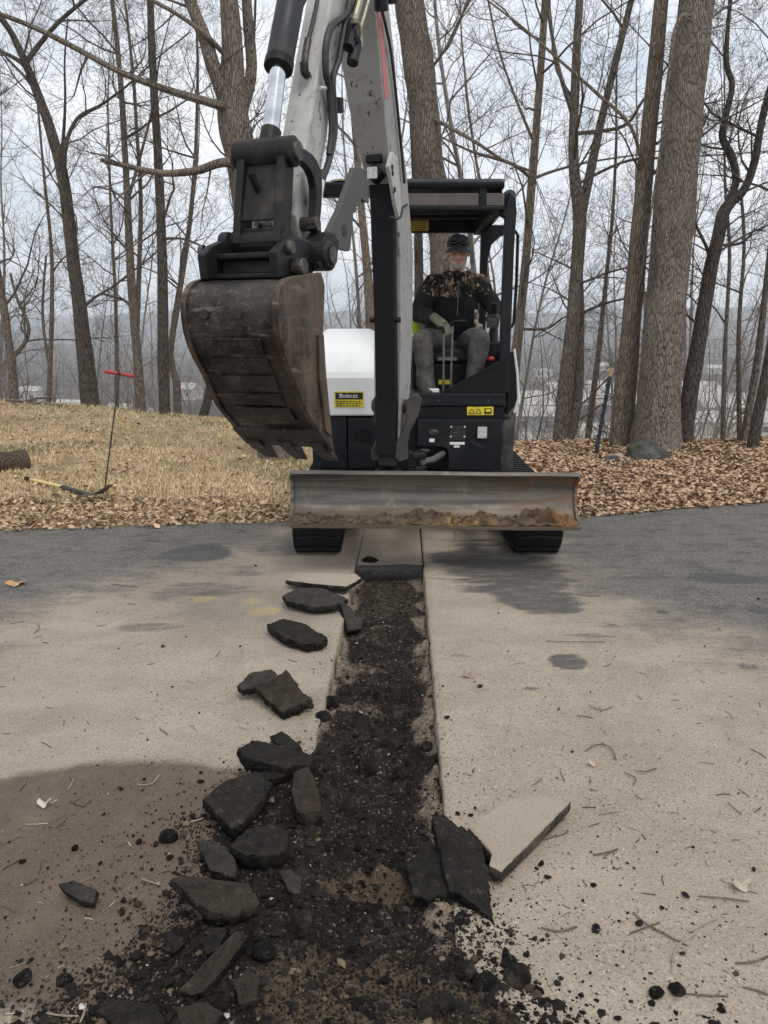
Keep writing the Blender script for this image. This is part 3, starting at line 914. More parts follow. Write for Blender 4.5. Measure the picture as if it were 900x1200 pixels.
# rounded corner guard
cor = []
for i in range(9):
    an = math.radians(-90 + 90 * i / 8)
    cor.append((x1 - 0.10 + 0.10 * math.cos(an), FY + 0.10 + 0.10 * math.sin(an)))
poly = [(wx(590.5), FY)] + cor + [(x1, 6.3), (x1 - 0.04, 6.3), (x1 - 0.04, FY + 0.12), (wx(590.5), FY + 0.06)]
MB().prism([(x, y, wz(551)) for x, y in poly], (0, 0, wz(493.5) - wz(551))).build('corner_panel', mat_paint('scuffed_corner', (0.018, 0.020, 0.022), 0.5, (0.10, 0.085, 0.07), 0.8, .42, .62), EXC, 0.006)
MB().prism([(wx(366), FY, wz(489)), (wx(406.5), FY, wz(489)), (wx(406.5), FY, wz(551)), (wx(366), FY, wz(548))], (0, .10, 0)).build('side_panel', M['charcoal'], EXC, 0.008)
lp = MB().prism([(wx(408), FY - .004, wz(490)), (wx(441), FY - .004, wz(490)), (wx(441), FY - .004, wz(549)), (wx(408), FY - .004, wz(550))], (0, .10, 0)).build('louvre_panel', M['charcoal'], EXC, 0.008)
for i in range(4):
    v = 503.5 + i * 3.6
    MB().bar((wx(415), FY - 0.010, wz(v)), (wx(434), FY - 0.010, wz(v + .3)), 0.008, 0.009).build('louvre', M['black'], lp, 0.002)
MB().prism([(wx(441.5), FY + .06, wz(489)), (wx(488.5), FY + .06, wz(489)), (wx(488.5), FY + .06, wz(551)), (wx(441.5), FY + .06, wz(551))], (0, .06, 0)).build('recess_panel', M['black'], EXC)
lamp = MB().box(wx(559) - .006, wx(570) + .006, FY - .012, FY + .01, wz(513.5) - .006, wz(500) + .006).build('lamp_frame', M['black'], frontp, 0.004)
MB().box(wx(559), wx(570), FY - .016, FY - .008, wz(513.5), wz(500)).build('lamp_lens', M['lens'], frontp, 0.003)
pl_ = MB().box(wx(527), wx(545.5), FY - .004, FY + .003, wz(515.5), wz(499)).build('data_plate', M['print'], frontp)
for (u0, u1, v) in ((533, 539, 501), (530, 542, 506.5), (530, 541, 509.5)):
    MB().box(wx(u0), wx(u1), FY - .0055, FY - .0035, wz(v + .9), wz(v)).build('plate_line', M['pin'], pl_)
for u, v in ((528.3, 500), (544, 500), (528, 511.5), (544, 511.5)):
    MB().tube([(wx(u), FY - .007, wz(v)), (wx(u), FY, wz(v))], 0.006, 10).build('rivet', M['white_print'], pl_)
MB().box(wx(527), wx(544.5), FY - .0045, FY + .002, wz(521), wz(518)).build('sticker', M['white_print'], frontp)
MB().box(wx(532), wx(538.5), FY - .0045, FY + .002, wz(524.3), wz(522)).build('sticker', M['white_print'], frontp)
MB().box(wx(503), wx(509), FY - .0045, FY + .002, wz(518), wz(514)).build('sticker', M['white_print'], frontp)
sk = MB().ell((wx(508), FY, wz(507)), (.035, .006, .022), 12, 8)
sk.build('worn_emblem', M['bucket_side'], frontp)
MB().bar((wx(551), FY - .001, wz(517)), (wx(566), FY - .001, wz(524)), .0015, .006).build('scratch', M['pin'], frontp)
# white hood on the machine's right side
hx0, hx1 = CX - 0.80, wx(439)
hp = [(FY - .004, wz(487.5)), (FY - .004, wz(443)), (FY + .02, wz(436)), (5.70, 1.42), (5.80, 1.46), (6.62, 1.46), (6.75, 1.36), (6.85, 0.9), (6.8, wz(487.5))]
mb = MB()
secs = [(hx0, .14), (hx0 + .03, .06), (hx0 + .10, 0.0), (hx1 - .04, 0.0), (hx1, .02)]
vs, fs = [], []
for x, c in secs:
    for y, z in hp:
        zz = min(z, 1.46 - c * 0.9) if z > 1.2 else z
        yy = y + c * (0.35 if y < 5.6 else -0.35)
        vs.append((x, yy, zz))
n = len(hp)
for i in range(len(secs) - 1):
    for k in range(n):
        fs.append((i * n + k, i * n + (k + 1) % n, (i + 1) * n + (k + 1) % n, (i + 1) * n + k))
fs += [tuple(range(n))[::-1], tuple((len(secs) - 1) * n + k for k in range(n))]
mb.add(vs, fs)
hood = mb.build('hood', M['hood'], EXC, 0.014, bseg=3)
tag(hood, 'white engine hood with a yellow dealer sticker')
dy = FY - .009
dec = MB().box(wx(393), wx(426.5), dy, dy + .003, wz(477, FY), wz(458.5)).build('dealer_decal', M['yellow'], hood)
MB().box(wx(394), wx(425.5), dy - .0015, dy + .001, wz(468), wz(460)).build('decal_band', M['print'], hood)
def text(body, size, loc, mat, parent, name, rot=(math.pi / 2, 0, 0), sx=1.0):
    cu = bpy.data.curves.new(name, 'FONT')
    cu.body = body
    cu.size = size
    cu.align_x = 'CENTER'
    cu.align_y = 'CENTER'
    cu.extrude = 0.0004
    tmp = bpy.data.objects.new(name, cu)
    COL.objects.link(tmp)
    dg = bpy.context.evaluated_depsgraph_get()
    me = bpy.data.meshes.new_from_object(tmp.evaluated_get(dg))
    bpy.data.objects.remove(tmp)
    me.materials.clear()
    me.materials.append(mat)
    o = bpy.data.objects.new(name, me)
    COL.objects.link(o)
    o.parent = parent
    o.location = Vector(loc) - ORG[parent.name]
    o.rotation_euler = rot
    o.scale = (sx, 1, 1)
    return o
text('Bobcat', 0.040, (wx(409), dy - .003, wz(463.8)), M['white_print'], hood, 'lettering', sx=1.15)
for v, u0, u1 in ((470.2, 394.5, 424), (472.6, 394.5, 425), (475.2, 394.5, 422)):
    rg = random.Random(int(v * 10)); u = u0
    while u < u1:
        w = rg.uniform(1.6, 4.0)
        MB().box(wx(u), wx(min(u + w, u1)), dy - .0012, dy + .001, wz(v + .75), wz(v - .55)).build('print_line', M['print'], hood)
        u += w + 1.0
# cab floor pan, sill and right gusset
CY = 5.40
def cx_(u, Y=CY): return at_Y(u, 460, Y).x
def cz(v, Y=CY): return at_Y(450, v, Y).z
sill = MB().box(cx_(470), cx_(593), CY, CY + .12, cz(476), cz(461)).build('sill', M['charcoal'], EXC, 0.008)
for u in (514.5, 572.5):
    MB().tube([(cx_(u), CY - .006, cz(469.5)), (cx_(u), CY + .01, cz(469.5))], .009, 8).build('bolt', M['pin'], sill, 0.002)
low = MB().box(cx_(470), cx_(592), CY + .012, CY + .12, cz(491.5), cz(476.6)).build('lower_sill', M['black'], EXC, 0.008)
wd = MB().box(cx_(548), cx_(579), CY + .006, CY + .011, cz(486.5), cz(475.8 + .9)).build('warning_decal', M['yellow'], low)
for u in (553.5, 561.5):
    m_ = MB()
    tri = [(cx_(u - 3.6), CY + .004, cz(485)), (cx_(u + 3.6), CY + .004, cz(485)), (cx_(u), CY + .004, cz(478.3))]
    m_.prism(tri, (0, .002, 0)); m_.build('triangle_print', M['print'], low)
    m_ = MB(); tri = [(cx_(u - 2.2), CY + .002, cz(484.2)), (cx_(u + 2.2), CY + .002, cz(484.2)), (cx_(u), CY + .002, cz(480.2))]
    m_.prism(tri, (0, .002, 0)); m_.build('triangle_fill', M['yellow'], low)
MB().box(cx_(568.5), cx_(577), CY + .003, CY + .006, cz(485), cz(478.5)).build('book_print', M['print'], low)
MB().box(cx_(570), cx_(575.8), CY + .001, CY + .004, cz(482.6), cz(479.6)).build('book_fill', M['yellow'], low)
MB().box(cx_(470), x1 - .03, CY + .12, 6.6, cz(470), cz(462)).build('floor_pan', M['black'], EXC, 0.004)
g = [(cx_(518), CY + .005, cz(460.6)), (cx_(593.5), CY + .005, cz(460.6)), (cx_(593.5), CY + .005, cz(418)), (cx_(589), CY + .005, cz(418)), (cx_(586), CY + .005, cz(423))]
gus = MB().prism(g, (0, .03, 0)).build('gusset', M['black'], EXC, 0.003)
MB().bar((cx_(518), CY + .0, cz(460)), (cx_(586), CY + .0, cz(422.5)), .012, .010, up=(0, 1, 0)).build('gusset_edge', M['charcoal'], gus)
MB().tube([(x1 - .015, 5.46, 1.32), (x1 + .012, 5.45, 1.15), (x1 + .025, 5.44, .98), (x1 + .0, 5.44, .88)], .010, 8).build('white_trim', M['white'], EXC)
MB().prism([(x1 - .05, 5.45, .86), (x1 + .02, 5.45, .95), (x1 + .02, 5.45, 1.05), (x1 - .02, 5.45, 1.3), (x1 - .06, 5.45, 1.3)], (0, 1.0, 0)).build('side_skirt', M['black'], EXC, 0.006)
# canopy
RT = 2.405
def pt(u, v, Y): return at_Y(u, v, Y)
fr_x = pt(594, 340, CY + .04).x
can = MB()
can.prism([(fr_x - .036, CY + .01, cz(461)), (fr_x + .034, CY + .01, cz(461)), (fr_x + .036, CY + .01, 2.0), (fr_x + .044, CY + .01, 2.22), (fr_x + .03, CY + .01, 2.30), (fr_x - .01, CY + .01, 2.34), (fr_x - .03, CY + .01, 2.24), (fr_x - .033, CY + .01, 1.9)], (0, .07, 0))
post = can.build('front_post', M['charcoal'], EXC, 0.008)
rr_x = pt(566, 340, 6.62).x
MB().prism([(rr_x - .03, 6.60, .95), (rr_x + .03, 6.60, .95), (rr_x + .03, 6.60, 2.02), (rr_x + .06, 6.60, 2.14), (rr_x + .13, 6.60, 2.20), (rr_x + .20, 6.60, 2.23), (rr_x + .2, 6.60, 2.29), (rr_x - .03, 6.60, 2.29)], (0, .06, 0)).build('rear_post', M['black'], EXC, 0.008)
lf_x = pt(463, 340, CY + .04).x
MB().bar((lf_x, CY + .04, .95), (lf_x, CY + .04, 2.28), .06, .06, up=(0, 1, 0)).build('front_post', M['black'], EXC, 0.008)
MB().bar((lf_x + .01, 6.62, .95), (lf_x + .01, 6.62, 2.28), .06, .06, up=(0, 1, 0)).build('rear_post', M['black'], EXC, 0.008)
RXL, RX0, RX1 = pt(377, 220, CY).x, pt(452, 220, CY).x, pt(591, 220, CY).x
roof = MB().prism([(RX0, CY - .02, RT - .055), (RX0, CY - .03, RT - .015), (RX0, CY + .06, RT + .02), (RX0, 6.55, RT + .03), (RX0, 6.78, RT - .02), (RX0, 6.80, RT - .055)], (RX1 - RX0, 0, 0)).build('roof', M['black'], EXC, 0.012)
MB().prism([(RXL, CY - .01, RT - .10), (RXL, CY - .02, RT - .02), (RXL, CY + .04, RT), (RXL, CY + .08, RT - .10)], (RX0 - RXL + .02, 0, 0)).build('roof_bar', M['black'], roof, 0.010)
zv0, zv1 = pt(500, 241, CY).z, pt(500, 227.5, CY).z
MB().box(pt(474, 230, CY).x, pt(561, 230, CY).x, CY - .006, CY + .004, zv0, zv1 + .004).build('visor', M['visor'], roof, 0.002)
MB().box(pt(570, 230, CY).x, pt(591, 230, CY).x, CY - .006, CY + .004, zv0, zv1 + .004).build('visor', M['visor'], roof, 0.002)
MB().box(pt(561, 230, CY).x, pt(570, 230, CY).x, CY - .012, CY + .05, zv0 - .01, RT - .03).build('visor_strut', M['black'], roof, 0.004)
MB().box(pt(470, 230, CY).x, RX1, CY - .012, CY + .05, zv0 - .030, zv0 - .003).build('front_beam', M['black'], roof, 0.006)
MB().box(RX1 - .05, RX1 + .0, CY + .05, 6.75, zv0 - .02, RT - .056).build('side_beam', M['black'], roof, 0.01)
MB().box(pt(470, 230, CY).x - .1, RX1 - .052, CY + .25, 6.58, zv0 + .075, zv0 + .10).build('ceiling', M['charcoal'], roof)
for i, y in enumerate((5.75, 6.05, 6.3)):
    MB().box(pt(470, 230, CY).x - .1, RX1 - .054, y, y + .05, zv0 + .05, zv0 + .074).build('ceiling_rib', M['black'], roof, 0.004)
zr0 = pt(520, 272.5, 6.6).z
rb = MB().box(pt(470, 260, 6.6).x - .1, pt(571, 260, 6.6).x, 6.60, 6.66, zr0, zr0 + .115).build('rear_beam', M['black'], roof, 0.008)
MB().box(pt(479, 260, 6.59).x, pt(502.5, 260, 6.59).x, 6.592, 6.598, pt(480, 270.5, 6.59).z, pt(480, 256.5, 6.59).z).build('roof_decal', M['old_yellow'], roof)
for i in range(5):
    v = 258.6 + 2.5 * i
    MB().box(pt(481, 260, 6.59).x, pt(500 - (i * 7 % 5), 260, 6.59).x, 6.590, 6.5925, pt(480, v + .7, 6.59).z, pt(480, v, 6.59).z).build('decal_line', M['print'], roof)
# curved shoulder of the roof frame
MB().tube([(RX1 + .01, CY + .04, 2.18), (RX1 + .045, CY + .05, 2.26), (RX1 + .055, CY + .12, 2.32), (RX1 + .06, 5.9, 2.345), (RX1 + .06, 6.5, 2.345), (RX1 + .02, 6.72, 2.25)], [(.03, .04), (.045, .045), (.05, .045), (.05, .05), (.05, .05), (.04, .04)], 10).build('roof_shoulder', M['charcoal'], EXC, 0, True)
mb = MB(); gbx = pt(605, 300, CY + .05).x
mb.tube([(fr_x + .02, CY + .06, pt(600, 272, CY).z), (gbx - .01, CY + .05, pt(600, 270, CY).z), (gbx + .006, CY + .05, pt(600, 275, CY).z), (gbx + .008, CY + .05, pt(600, 330, CY).z), (gbx + .0, CY + .05, pt(600, 378, CY).z), (gbx - .015, CY + .05, pt(600, 383, CY).z), (fr_x + .01, CY + .06, pt(600, 383, CY).z)], .011, 8)
mb.build('grab_rail', M['black'], EXC, 0, True)
# fallen bark lying on the roof
MB().prism([(RXL + .06, CY + .0, RT - .012), (RXL + .11, CY - .005, RT - .004), (RXL + .17, CY + .01, RT - .002), (RXL + .16, CY + .12, RT + .0), (RXL + .05, CY + .10, RT - .0)], (0, 0, .012)).build('moss_patch', plain('roof_moss', (.17, .15, .09), (.32, .29, .2), 30, .95, bump=.6), roof)
# seat, console and levers
sx = 0.545
seat = MB()
seat.box(sx - .24, sx + .24, 5.98, 6.42, 1.20, 1.33)
so = seat.build('seat', M['seat'], EXC, 0.04, bseg=3)
MB().prism([(sx - .23, 6.36, 1.30), (sx - .23, 6.50, 1.30), (sx - .23, 6.58, 1.78), (sx - .23, 6.50, 1.80)], (.46, 0, 0)).build('backrest', M['seat'], EXC, 0.03, bseg=3)
base = MB().box(sx - .17, sx + .17, 5.92, 6.4, 1.0, 1.20).build('seat_base', M['black'], EXC, 0.01)
bY = 5.92
MB().box(pt(514, 445, bY).x, pt(527, 445, bY).x, bY - .004, bY, pt(520, 450.5, bY).z, pt(520, 445, bY).z).build('seat_decal', M['yellow'], base)
MB().box(pt(512, 445, bY).x, pt(535, 445, bY).x, bY - .012, bY, pt(520, 422.5, bY).z, pt(520, 418.5, bY).z).build('seat_rail', M['rod'], base, .002)
MB().box(pt(503, 445, 5.6).x, pt(515, 445, 5.6).x, 5.6, 5.7, 1.0, pt(515, 456, 5.6).z).build('pedal', M['white_print'], EXC, .004)
con = MB().box(pt(566, 420, 5.95).x, pt(588, 420, 5.95).x, 5.85, 6.45, 1.0, pt(570, 400, 5.95).z).build('console', M['black'], EXC, 0.015)
jx = at_Y(578, 385, 5.86)
MB().tube([(jx.x + .01, 5.93, pt(570, 402, 5.93).z), (jx.x + .012, 5.91, 1.46), (jx.x + .008, 5.88, 1.54)], [.045, .03, .02], 12).build('joystick_boot', M['hose'], EXC, 0, True)
MB().tube([(jx.x + .008, 5.88, 1.53), (jx.x + .004, 5.86, 1.58), (jx.x, 5.845, 1.645)], [.018, .023, .024], 12).build('joystick', M['black'], EXC, 0, True)
con2 = MB().box(pt(484, 420, 5.95).x, pt(500, 420, 5.95).x, 5.95, 6.45, 1.0, 1.36).build('console', M['black'], EXC, 0.015)
MB().ell(at_Y(575, 421, 5.75), (.032, .03, .022), 12, 8).build('safety_lever_knob', M['red'], EXC, 0, True)
MB().tube([at_Y(579, 424, 5.78), at_Y(583, 430, 5.85)], .008, 8).build('safety_lever', M['black'], EXC)
for i, (ub, ut, vt) in enumerate(((519.5, 520.0, 386), (528.5, 530.5, 379))):
    lv = MB().tube([at_Y(ub, 461, 5.60), at_Y(ub + .4, 430, 5.585), at_Y(ut, vt + 3, 5.57)], .0075, 8).build('travel_lever', M['rod'], EXC, 0, True)
    p = at_Y(ut, vt, 5.57)
    if i: MB().tube([p + Vector((-.02, 0, -.01)), p + Vector((.005, 0, .012)), p + Vector((.09, 0.0, .016))], .012, 8).build('lever_handle', M['black'], lv, 0, True)
    else: MB().tube([p + Vector((.0, 0, -.03)), p + Vector((-.004, 0, .012)), p + Vector((-.05, 0.0, .016))], .012, 8).build('lever_handle', M['black'], lv, 0, True)

# ---------------- swing bracket and boom
def spoly(l, off): return [inv(u, v, off) for u, v in l]
# bracket
bk = MB()
s0, z0 = inv(456, 549, 0)
bk.tube([PL(.30, .44), PL(.30, .60)], .085, 18)
brk = bk.build('swing_bracket', M['cast'], EXC, 0.008)
for off, us in ((-.125, [(440, 463), (447, 460), (451, 466), (447, 492), (452, 512), (451, 528), (446, 541), (436, 540), (435, 530), (443, 510), (438, 490), (437, 470)]),
                (.075, [(476, 474), (482, 463), (490, 462), (495, 468), (490, 488), (481, 505), (478, 520), (479, 538), (468, 542), (461, 535), (463, 522), (471, 508), (476, 492)])):
    # the ears keep their photographed outline but stand edge-on to the pivot
    Y = (K + D * .30 + N * off).y - .03
    mb = MB()
    mb.prism([at_Y(u, v, Y) for u, v in us], (0, .09, 0))
    mb.build('bracket_ear', M['ear'], EXC, 0.008)
pv = inv(484, 468, .0)
MB().tube([PL(.22, .985, -.13), PL(.22, .985, .15)], .042, 18).build('boom_pivot_pin', M['pin'], EXC, .004)
q0, q1 = at_Y(486, 540, 4.78), at_Y(499, 541, 4.78)
mb = MB(); mb.box(q0.x, q1.x, 4.70, 4.82, at_Y(490, 553, 4.75).z, at_Y(490, 545, 4.75).z); mb.box(q0.x - .02, q1.x, 4.70, 4.82, at_Y(490, 537, 4.75).z, at_Y(490, 529.5, 4.75).z); mb.box(q0.x - .04, q0.x + .015, 4.72, 4.82, at_Y(490, 553, 4.75).z, at_Y(490, 529.5, 4.75).z)
mb.build('swing_lug', M['cast'], EXC, .008)
MB().tube([at_Y(495, 541, 4.76), at_Y(507, 539, 4.95), at_Y(520, 531, 5.4)], [.022, .022, .022], 12).build('swing_cylinder_rod', M['rod'], EXC, 0, True)
MB().tube([at_Y(498, 526.5, 4.76), at_Y(498, 529, 4.76)], .03, 14).build('swing_pin', M['pin'], EXC, .003)
# boom: sections (s, z of underside/front, depth back, half width)
def boom_pt(u, v, off): return inv(u, v, off)
lowf = inv(452, 480, 0)            # front face of the boom behind the ram
secs = []
for (u, v, dep, hw) in ((449, 520, .10, .070), (450, 470, .17, .075), (450, 400, .22, .075), (449, 300, .24, .075), (444, 220, .26, .078), (438, 180, .26, .085), (428, 120, .25, .10), (421, 60, .235, .108), (413, 0, .22, .112)):
    s, z = inv(u, v, 0)
    secs.append([s - (0.10 if v > 200 else 0.0), z, dep, hw])
secs[4][0] += .07
s, z, dp, hw = secs[-1]
ds, dz = s - secs[-2][0], z - secs[-2][1]
L_ = math.hypot(ds, dz)
for k, (dd, hh) in enumerate(((.28, .10), (.52, .09))):
    secs.append([s + ds / L_ * dd + .04 * k, z + dz / L_ * dd - .02 * k, dp - .03 * (k + 1), hh])
mb = MB(); vs, fs = [], []
for i, (s, z, dep, hw) in enumerate(secs):
    a, b = secs[max(i - 1, 0)], secs[min(i + 1, len(secs) - 1)]
    tx, tz = b[0] - a[0], b[1] - a[1]
    l = math.hypot(tx, tz); nx, nz_ = -tz / l, tx / l            # towards the back / top of the boom
    for (o, d) in ((-hw, 0), (hw, 0), (hw, dep), (-hw, dep)):
        vs.append(PL(s + nx * d, z + nz_ * d, o))
m = len(secs)
for i in range(m - 1):
    for k in range(4):
        fs.append((i * 4 + k, i * 4 + (k + 1) % 4, (i + 1) * 4 + (k + 1) % 4, (i + 1) * 4 + k))
fs += [(3, 2, 1, 0), tuple((m - 1) * 4 + k for k in range(4))]
mb.add(vs, fs)
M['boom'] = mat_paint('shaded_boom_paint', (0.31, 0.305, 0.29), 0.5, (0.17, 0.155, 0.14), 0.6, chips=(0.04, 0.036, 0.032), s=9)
boom = mb.build('boom', M['boom'], EXC, 0.010)
tag(boom, 'weathered white boom with a red side stripe')
# red stripe along the right side of the upper boom, and the pivot reinforcement plate
def side_strip(i0, i1, d0, d1, name, mat, o=.003, par=None):
    mb = MB(); vs, fs = [], []
    for i in range(i0, i1 + 1):
        s, z, dep, hw = secs[i]
        a, b = secs[max(i - 1, 0)], secs[min(i + 1, len(secs) - 1)]
        tx, tz = b[0] - a[0], b[1] - a[1]; l = math.hypot(tx, tz); nx, nz_ = -tz / l, tx / l
        for d in (d0, d1):
            for oo in (hw + .0005, hw + o):
                vs.append(PL(s + nx * d * dep, z + nz_ * d * dep, oo))
    n = i1 - i0 + 1
    for i in range(n - 1):
        a, b = i * 4, (i + 1) * 4
        fs += [(a + 1, a + 3, b + 3, b + 1), (a, b, b + 2, a + 2), (a, a + 1, b + 1, b), (a + 2, b + 2, b + 3, a + 3)]
    fs += [(0, 2, 3, 1), (4 * n - 4, 4 * n - 3, 4 * n - 1, 4 * n - 2)]
    mb.add(vs, fs)
    return mb.build(name, mat, par or boom)
M['stripe'] = mat_paint('faded_red_stripe', (0.50, 0.17, 0.16), .5, (.45, .40, .38), .6)
side_strip(6, 9, .08, .34, 'red_stripe', M['stripe'])
# boom ram in its black guard, lamp above it
g0, g1 = inv(452, 541, 0), inv(447, 232, 0)
def rambox(u, v, hw): 
    s, z = inv(u, v, 0); return s, z, hw
mb = MB(); vs = []
for (u, v, hw, dp) in ((452.5, 533, .063, .06), (453, 470, .064, .06), (451.5, 380, .064, .06), (448, 232, .070, .06), (445.5, 205, .072, .10)):
    s, z = inv(u, v, 0)
    for o, d in ((-hw, 0.0), (hw, 0.0), (hw, -dp), (-hw, -dp)):
        vs.append(PL(s + d + .02, z, o))
fs = []
for i in range(4):
    for k in range(4): fs.append((i * 4 + k, i * 4 + (k + 1) % 4, (i + 1) * 4 + (k + 1) % 4, (i + 1) * 4 + k))
fs += [(3, 2, 1, 0), (16, 17, 18, 19)]
mb.add(vs, fs)
ram = mb.build('boom_cylinder_guard', M['guard'], EXC, .008)
s, z = inv(454, 543, 0)
MB().tube([PL(s - .02, z + .04), PL(s - .02, z - .01), PL(s - .02, z - .03)], [.06, .062, .045], 16).build('boom_cylinder_foot', M['cast'], EXC, .003)
for u, v in ((441, 375), (461, 375)):
    pass
s, z = inv(450, 375, 0)
MB().tube([PL(s - .02, z, -.095), PL(s - .02, z, .095)], .016, 10).build('guard_bolt', M['black'], EXC, .002)
s, z = inv(441, 205, 0)
lampb = MB().tube([PL(s - .03, z, 0), PL(s + .055, z, 0)], [(.052, .052)] * 2, 4).build('boom_lamp', M['black'], EXC, .006)
c = PL(s + .06, z, -.002)
a_, b_ = N * .030, Vector((0, 0, .030))
MB().obox(c, a_, b_, D * .004).build('lamp_lens', M['lens'], lampb, .003)
MB().obox(PL(s + .03, z + .075, 0), N * .045, D * .02, Vector((0, 0, .02))).build('lamp_bracket', M['black'], lampb, .004)
rp = MB()
rpoly = [inv(u, v, .088) for u, v in ((453, 195), (457, 178), (463, 182), (467, 215), (467.5, 245), (465, 256), (461, 240), (457, 215))]
rp.prism([PL(a, b, .080) for a, b in rpoly], N * .022)
rpo = rp.build('ram_pivot_plate', M['grey_white'], EXC, .005)
for u, v in ((459.5, 196), (460, 203), (462.5, 222)):
    a, b = inv(u, v, .103)
    MB().tube([PL(a, b, .100), PL(a, b, .106)], .014, 12).build('pivot_hole', M['black'], rpo)
mb = MB()
mb.tube([inv3 for inv3 in (PL(*inv(457, 254, .12), .12), PL(*inv(465, 257, .13), .13), PL(*inv(470, 254, .14), .14), PL(*inv(472, 243, .14), .14), PL(*inv(477, 240, .15), .15))], .007, 6)
mb.build('grease_line', M['hose'], EXC, 0, True)

# ---------------- arm, bucket ram, links
def arm_edge(l, off): return [inv(u, v, off) for u, v in l]
aw = .062
fl = [(337, 255), (337, 180), (338, 107), (353, 50), (368, 0)]
rt = [(346, 252), (355, 190), (363, 143), (369, 107), (379, 50), (388, 0)]      # front/side crease (right plane)
bkr = [(365, 262), (371.5, 229), (384, 158), (389, 107), (398, 50), (407, 0)]
front = [inv(u, v, aw) for u, v in rt]
back = [inv(u, v, aw) for u, v in bkr]
def ext(l, d):
    (s1, z1), (s2, z2) = l[-2], l[-1]
    q = d / math.hypot(s2 - s1, z2 - z1)
    return (s2 + (s2 - s1) * q, z2 + (z2 - z1) * q)
front.append(ext(front, .55)); back.append(ext(back, .50))
pb = inv(352, 300, 0)
poly = [(pb[0] + .05, pb[1] - .05)] + front + back[::-1] + [(pb[0] - .09, pb[1] + .02), (pb[0] - .04, pb[1] - .06)]
armo = plate(poly, -aw, aw, 'arm', M['grey_white'], EXC, .010)
tag(armo, 'chipped off-white dipper arm hanging towards the bucket')
# bucket ram
def rampt(u, v, off=-.0): return PL(*inv(u, v, off), off)
OFFC = -.0
mb = MB()
e0, e1 = rampt(352, -60), rampt(326.5, 78)
mb.tube([e0, e1 + (e0 - e1) * .03, e1], [.056, .056, .054], 24)
bar = mb.build('bucket_cylinder', M['barrel'], EXC, .004, True)
dird = (e1 - e0).normalized()
MB().tube([e1 - dird * .03, e1 + dird * .012], .060, 24).build('cylinder_gland', M['black'], EXC, .004)
e2 = rampt(317, 158)
MB().tube([e1, e2], .034, 20).build('cylinder_rod', M['chrome'], EXC, 0, True)
MB().tube([e2 - dird * .02, e2 + dird * .05], .042, 16).build('rod_eye', M['cast'], EXC, .003)
# cross pin and H link
sp_, zp_ = inv(312, 180, 0)
MB().tube([PL(sp_, zp_, -.135), PL(sp_, zp_, -.128), PL(sp_, zp_, .128), PL(sp_, zp_, .135)], [.048, .058, .058, .048], 22).build('link_pin_tube', M['cast'], EXC, 0, True)
MB().tube([PL(sp_, zp_, .13), PL(sp_, zp_, .150)], .038, 18).build('link_pin', M['pin'], EXC, .004)
MB().tube([PL(sp_, zp_, -.15), PL(sp_, zp_, -.13)], .038, 18).build('link_pin', M['pin'], EXC, .004)
sb_, zb_ = inv(306, 286, 0)
hl = MB()
for o in (-.108, .072):
    hl.prism([PL(sp_ - .045, zp_ + .01, o), PL(sp_ + .045, zp_ + .01, o), PL(sb_ + .05, zb_, o), PL(sb_, zb_ - .045, o), PL(sb_ - .05, zb_, o)], N * .036)
hl.prism([PL(sb_ + .010, zb_ + .06, -.0735), PL(sb_ + .024, zb_ + .06, -.0735), PL(sb_ + .020, zb_ + .03, -.0735), PL(sb_ + .0, zb_ + .03, -.0735)], N * .147)
hl.prism([PL(sp_ + .010, zp_ - .045, -.075), PL(sp_ + .032, zp_ - .045, -.075), PL(sb_ + .030, zb_ + .085, -.075), PL(sb_ + .008, zb_ + .085, -.075)], N * .15)
hlo = hl.build('bucket_link', M['cast'], EXC, .008)
MB().tube([PL(*inv(303, 263, 0), 0) + D * .016, PL(*inv(303, 263, 0), 0) + D * -.02], .011, 12).build('link_hole', M['print'], hlo)
mb = MB()
for o in (-.02,):
    p0, p1 = inv(301, 203, 0), inv(310, 232, 0)
    mb.prism([PL(p0[0] + .012, p0[1], o), PL(p0[0] + .05, p0[1] - .01, o), PL(p1[0] + .03, p1[1], o), PL(p1[0] - .01, p1[1] - .02, o)], N * .02)
mb.build('link_rib', M['cast'], hlo, .004)
# guide links curving from the pin to the arm
sg_, zg_ = inv(372, 262, .135)
def guide(off):
    pts = []
    for t in range(9):
        t /= 8
        s = sp_ + (sg_ - sp_) * t
        z = zp_ + (zg_ - zp_) * t
        bow = .13 * math.sin(math.pi * t) ** 1.0
        # bow outwards from the chord, up and towards the machine
        dx, dz = sg_ - sp_, zg_ - zp_
        l = math.hypot(dx, dz)
        nx, nz_ = (-dz / l, dx / l)
        if nz_ < 0: nx, nz_ = -nx, -nz_
        pts.append((s + nx * bow, z + nz_ * bow, nx, nz_))
    up = [(a + c * .040, b + d * .040) for a, b, c, d in pts]
    dn = [(a - c * .040, b - d * .040) for a, b, c, d in pts]
    e = [(sg_ - .045, zg_ - .045)]
    plate(up + e + dn[::-1] + [(sp_ + .04, zp_ - .035)], off, off + .034, 'guide_link', M['cast'], EXC, .006)
guide(.100); guide(-.128)
MB().tube([PL(sg_, zg_, -.14), PL(sg_, zg_, .14)], .03, 14).build('guide_pin', M['pin'], EXC, .003)
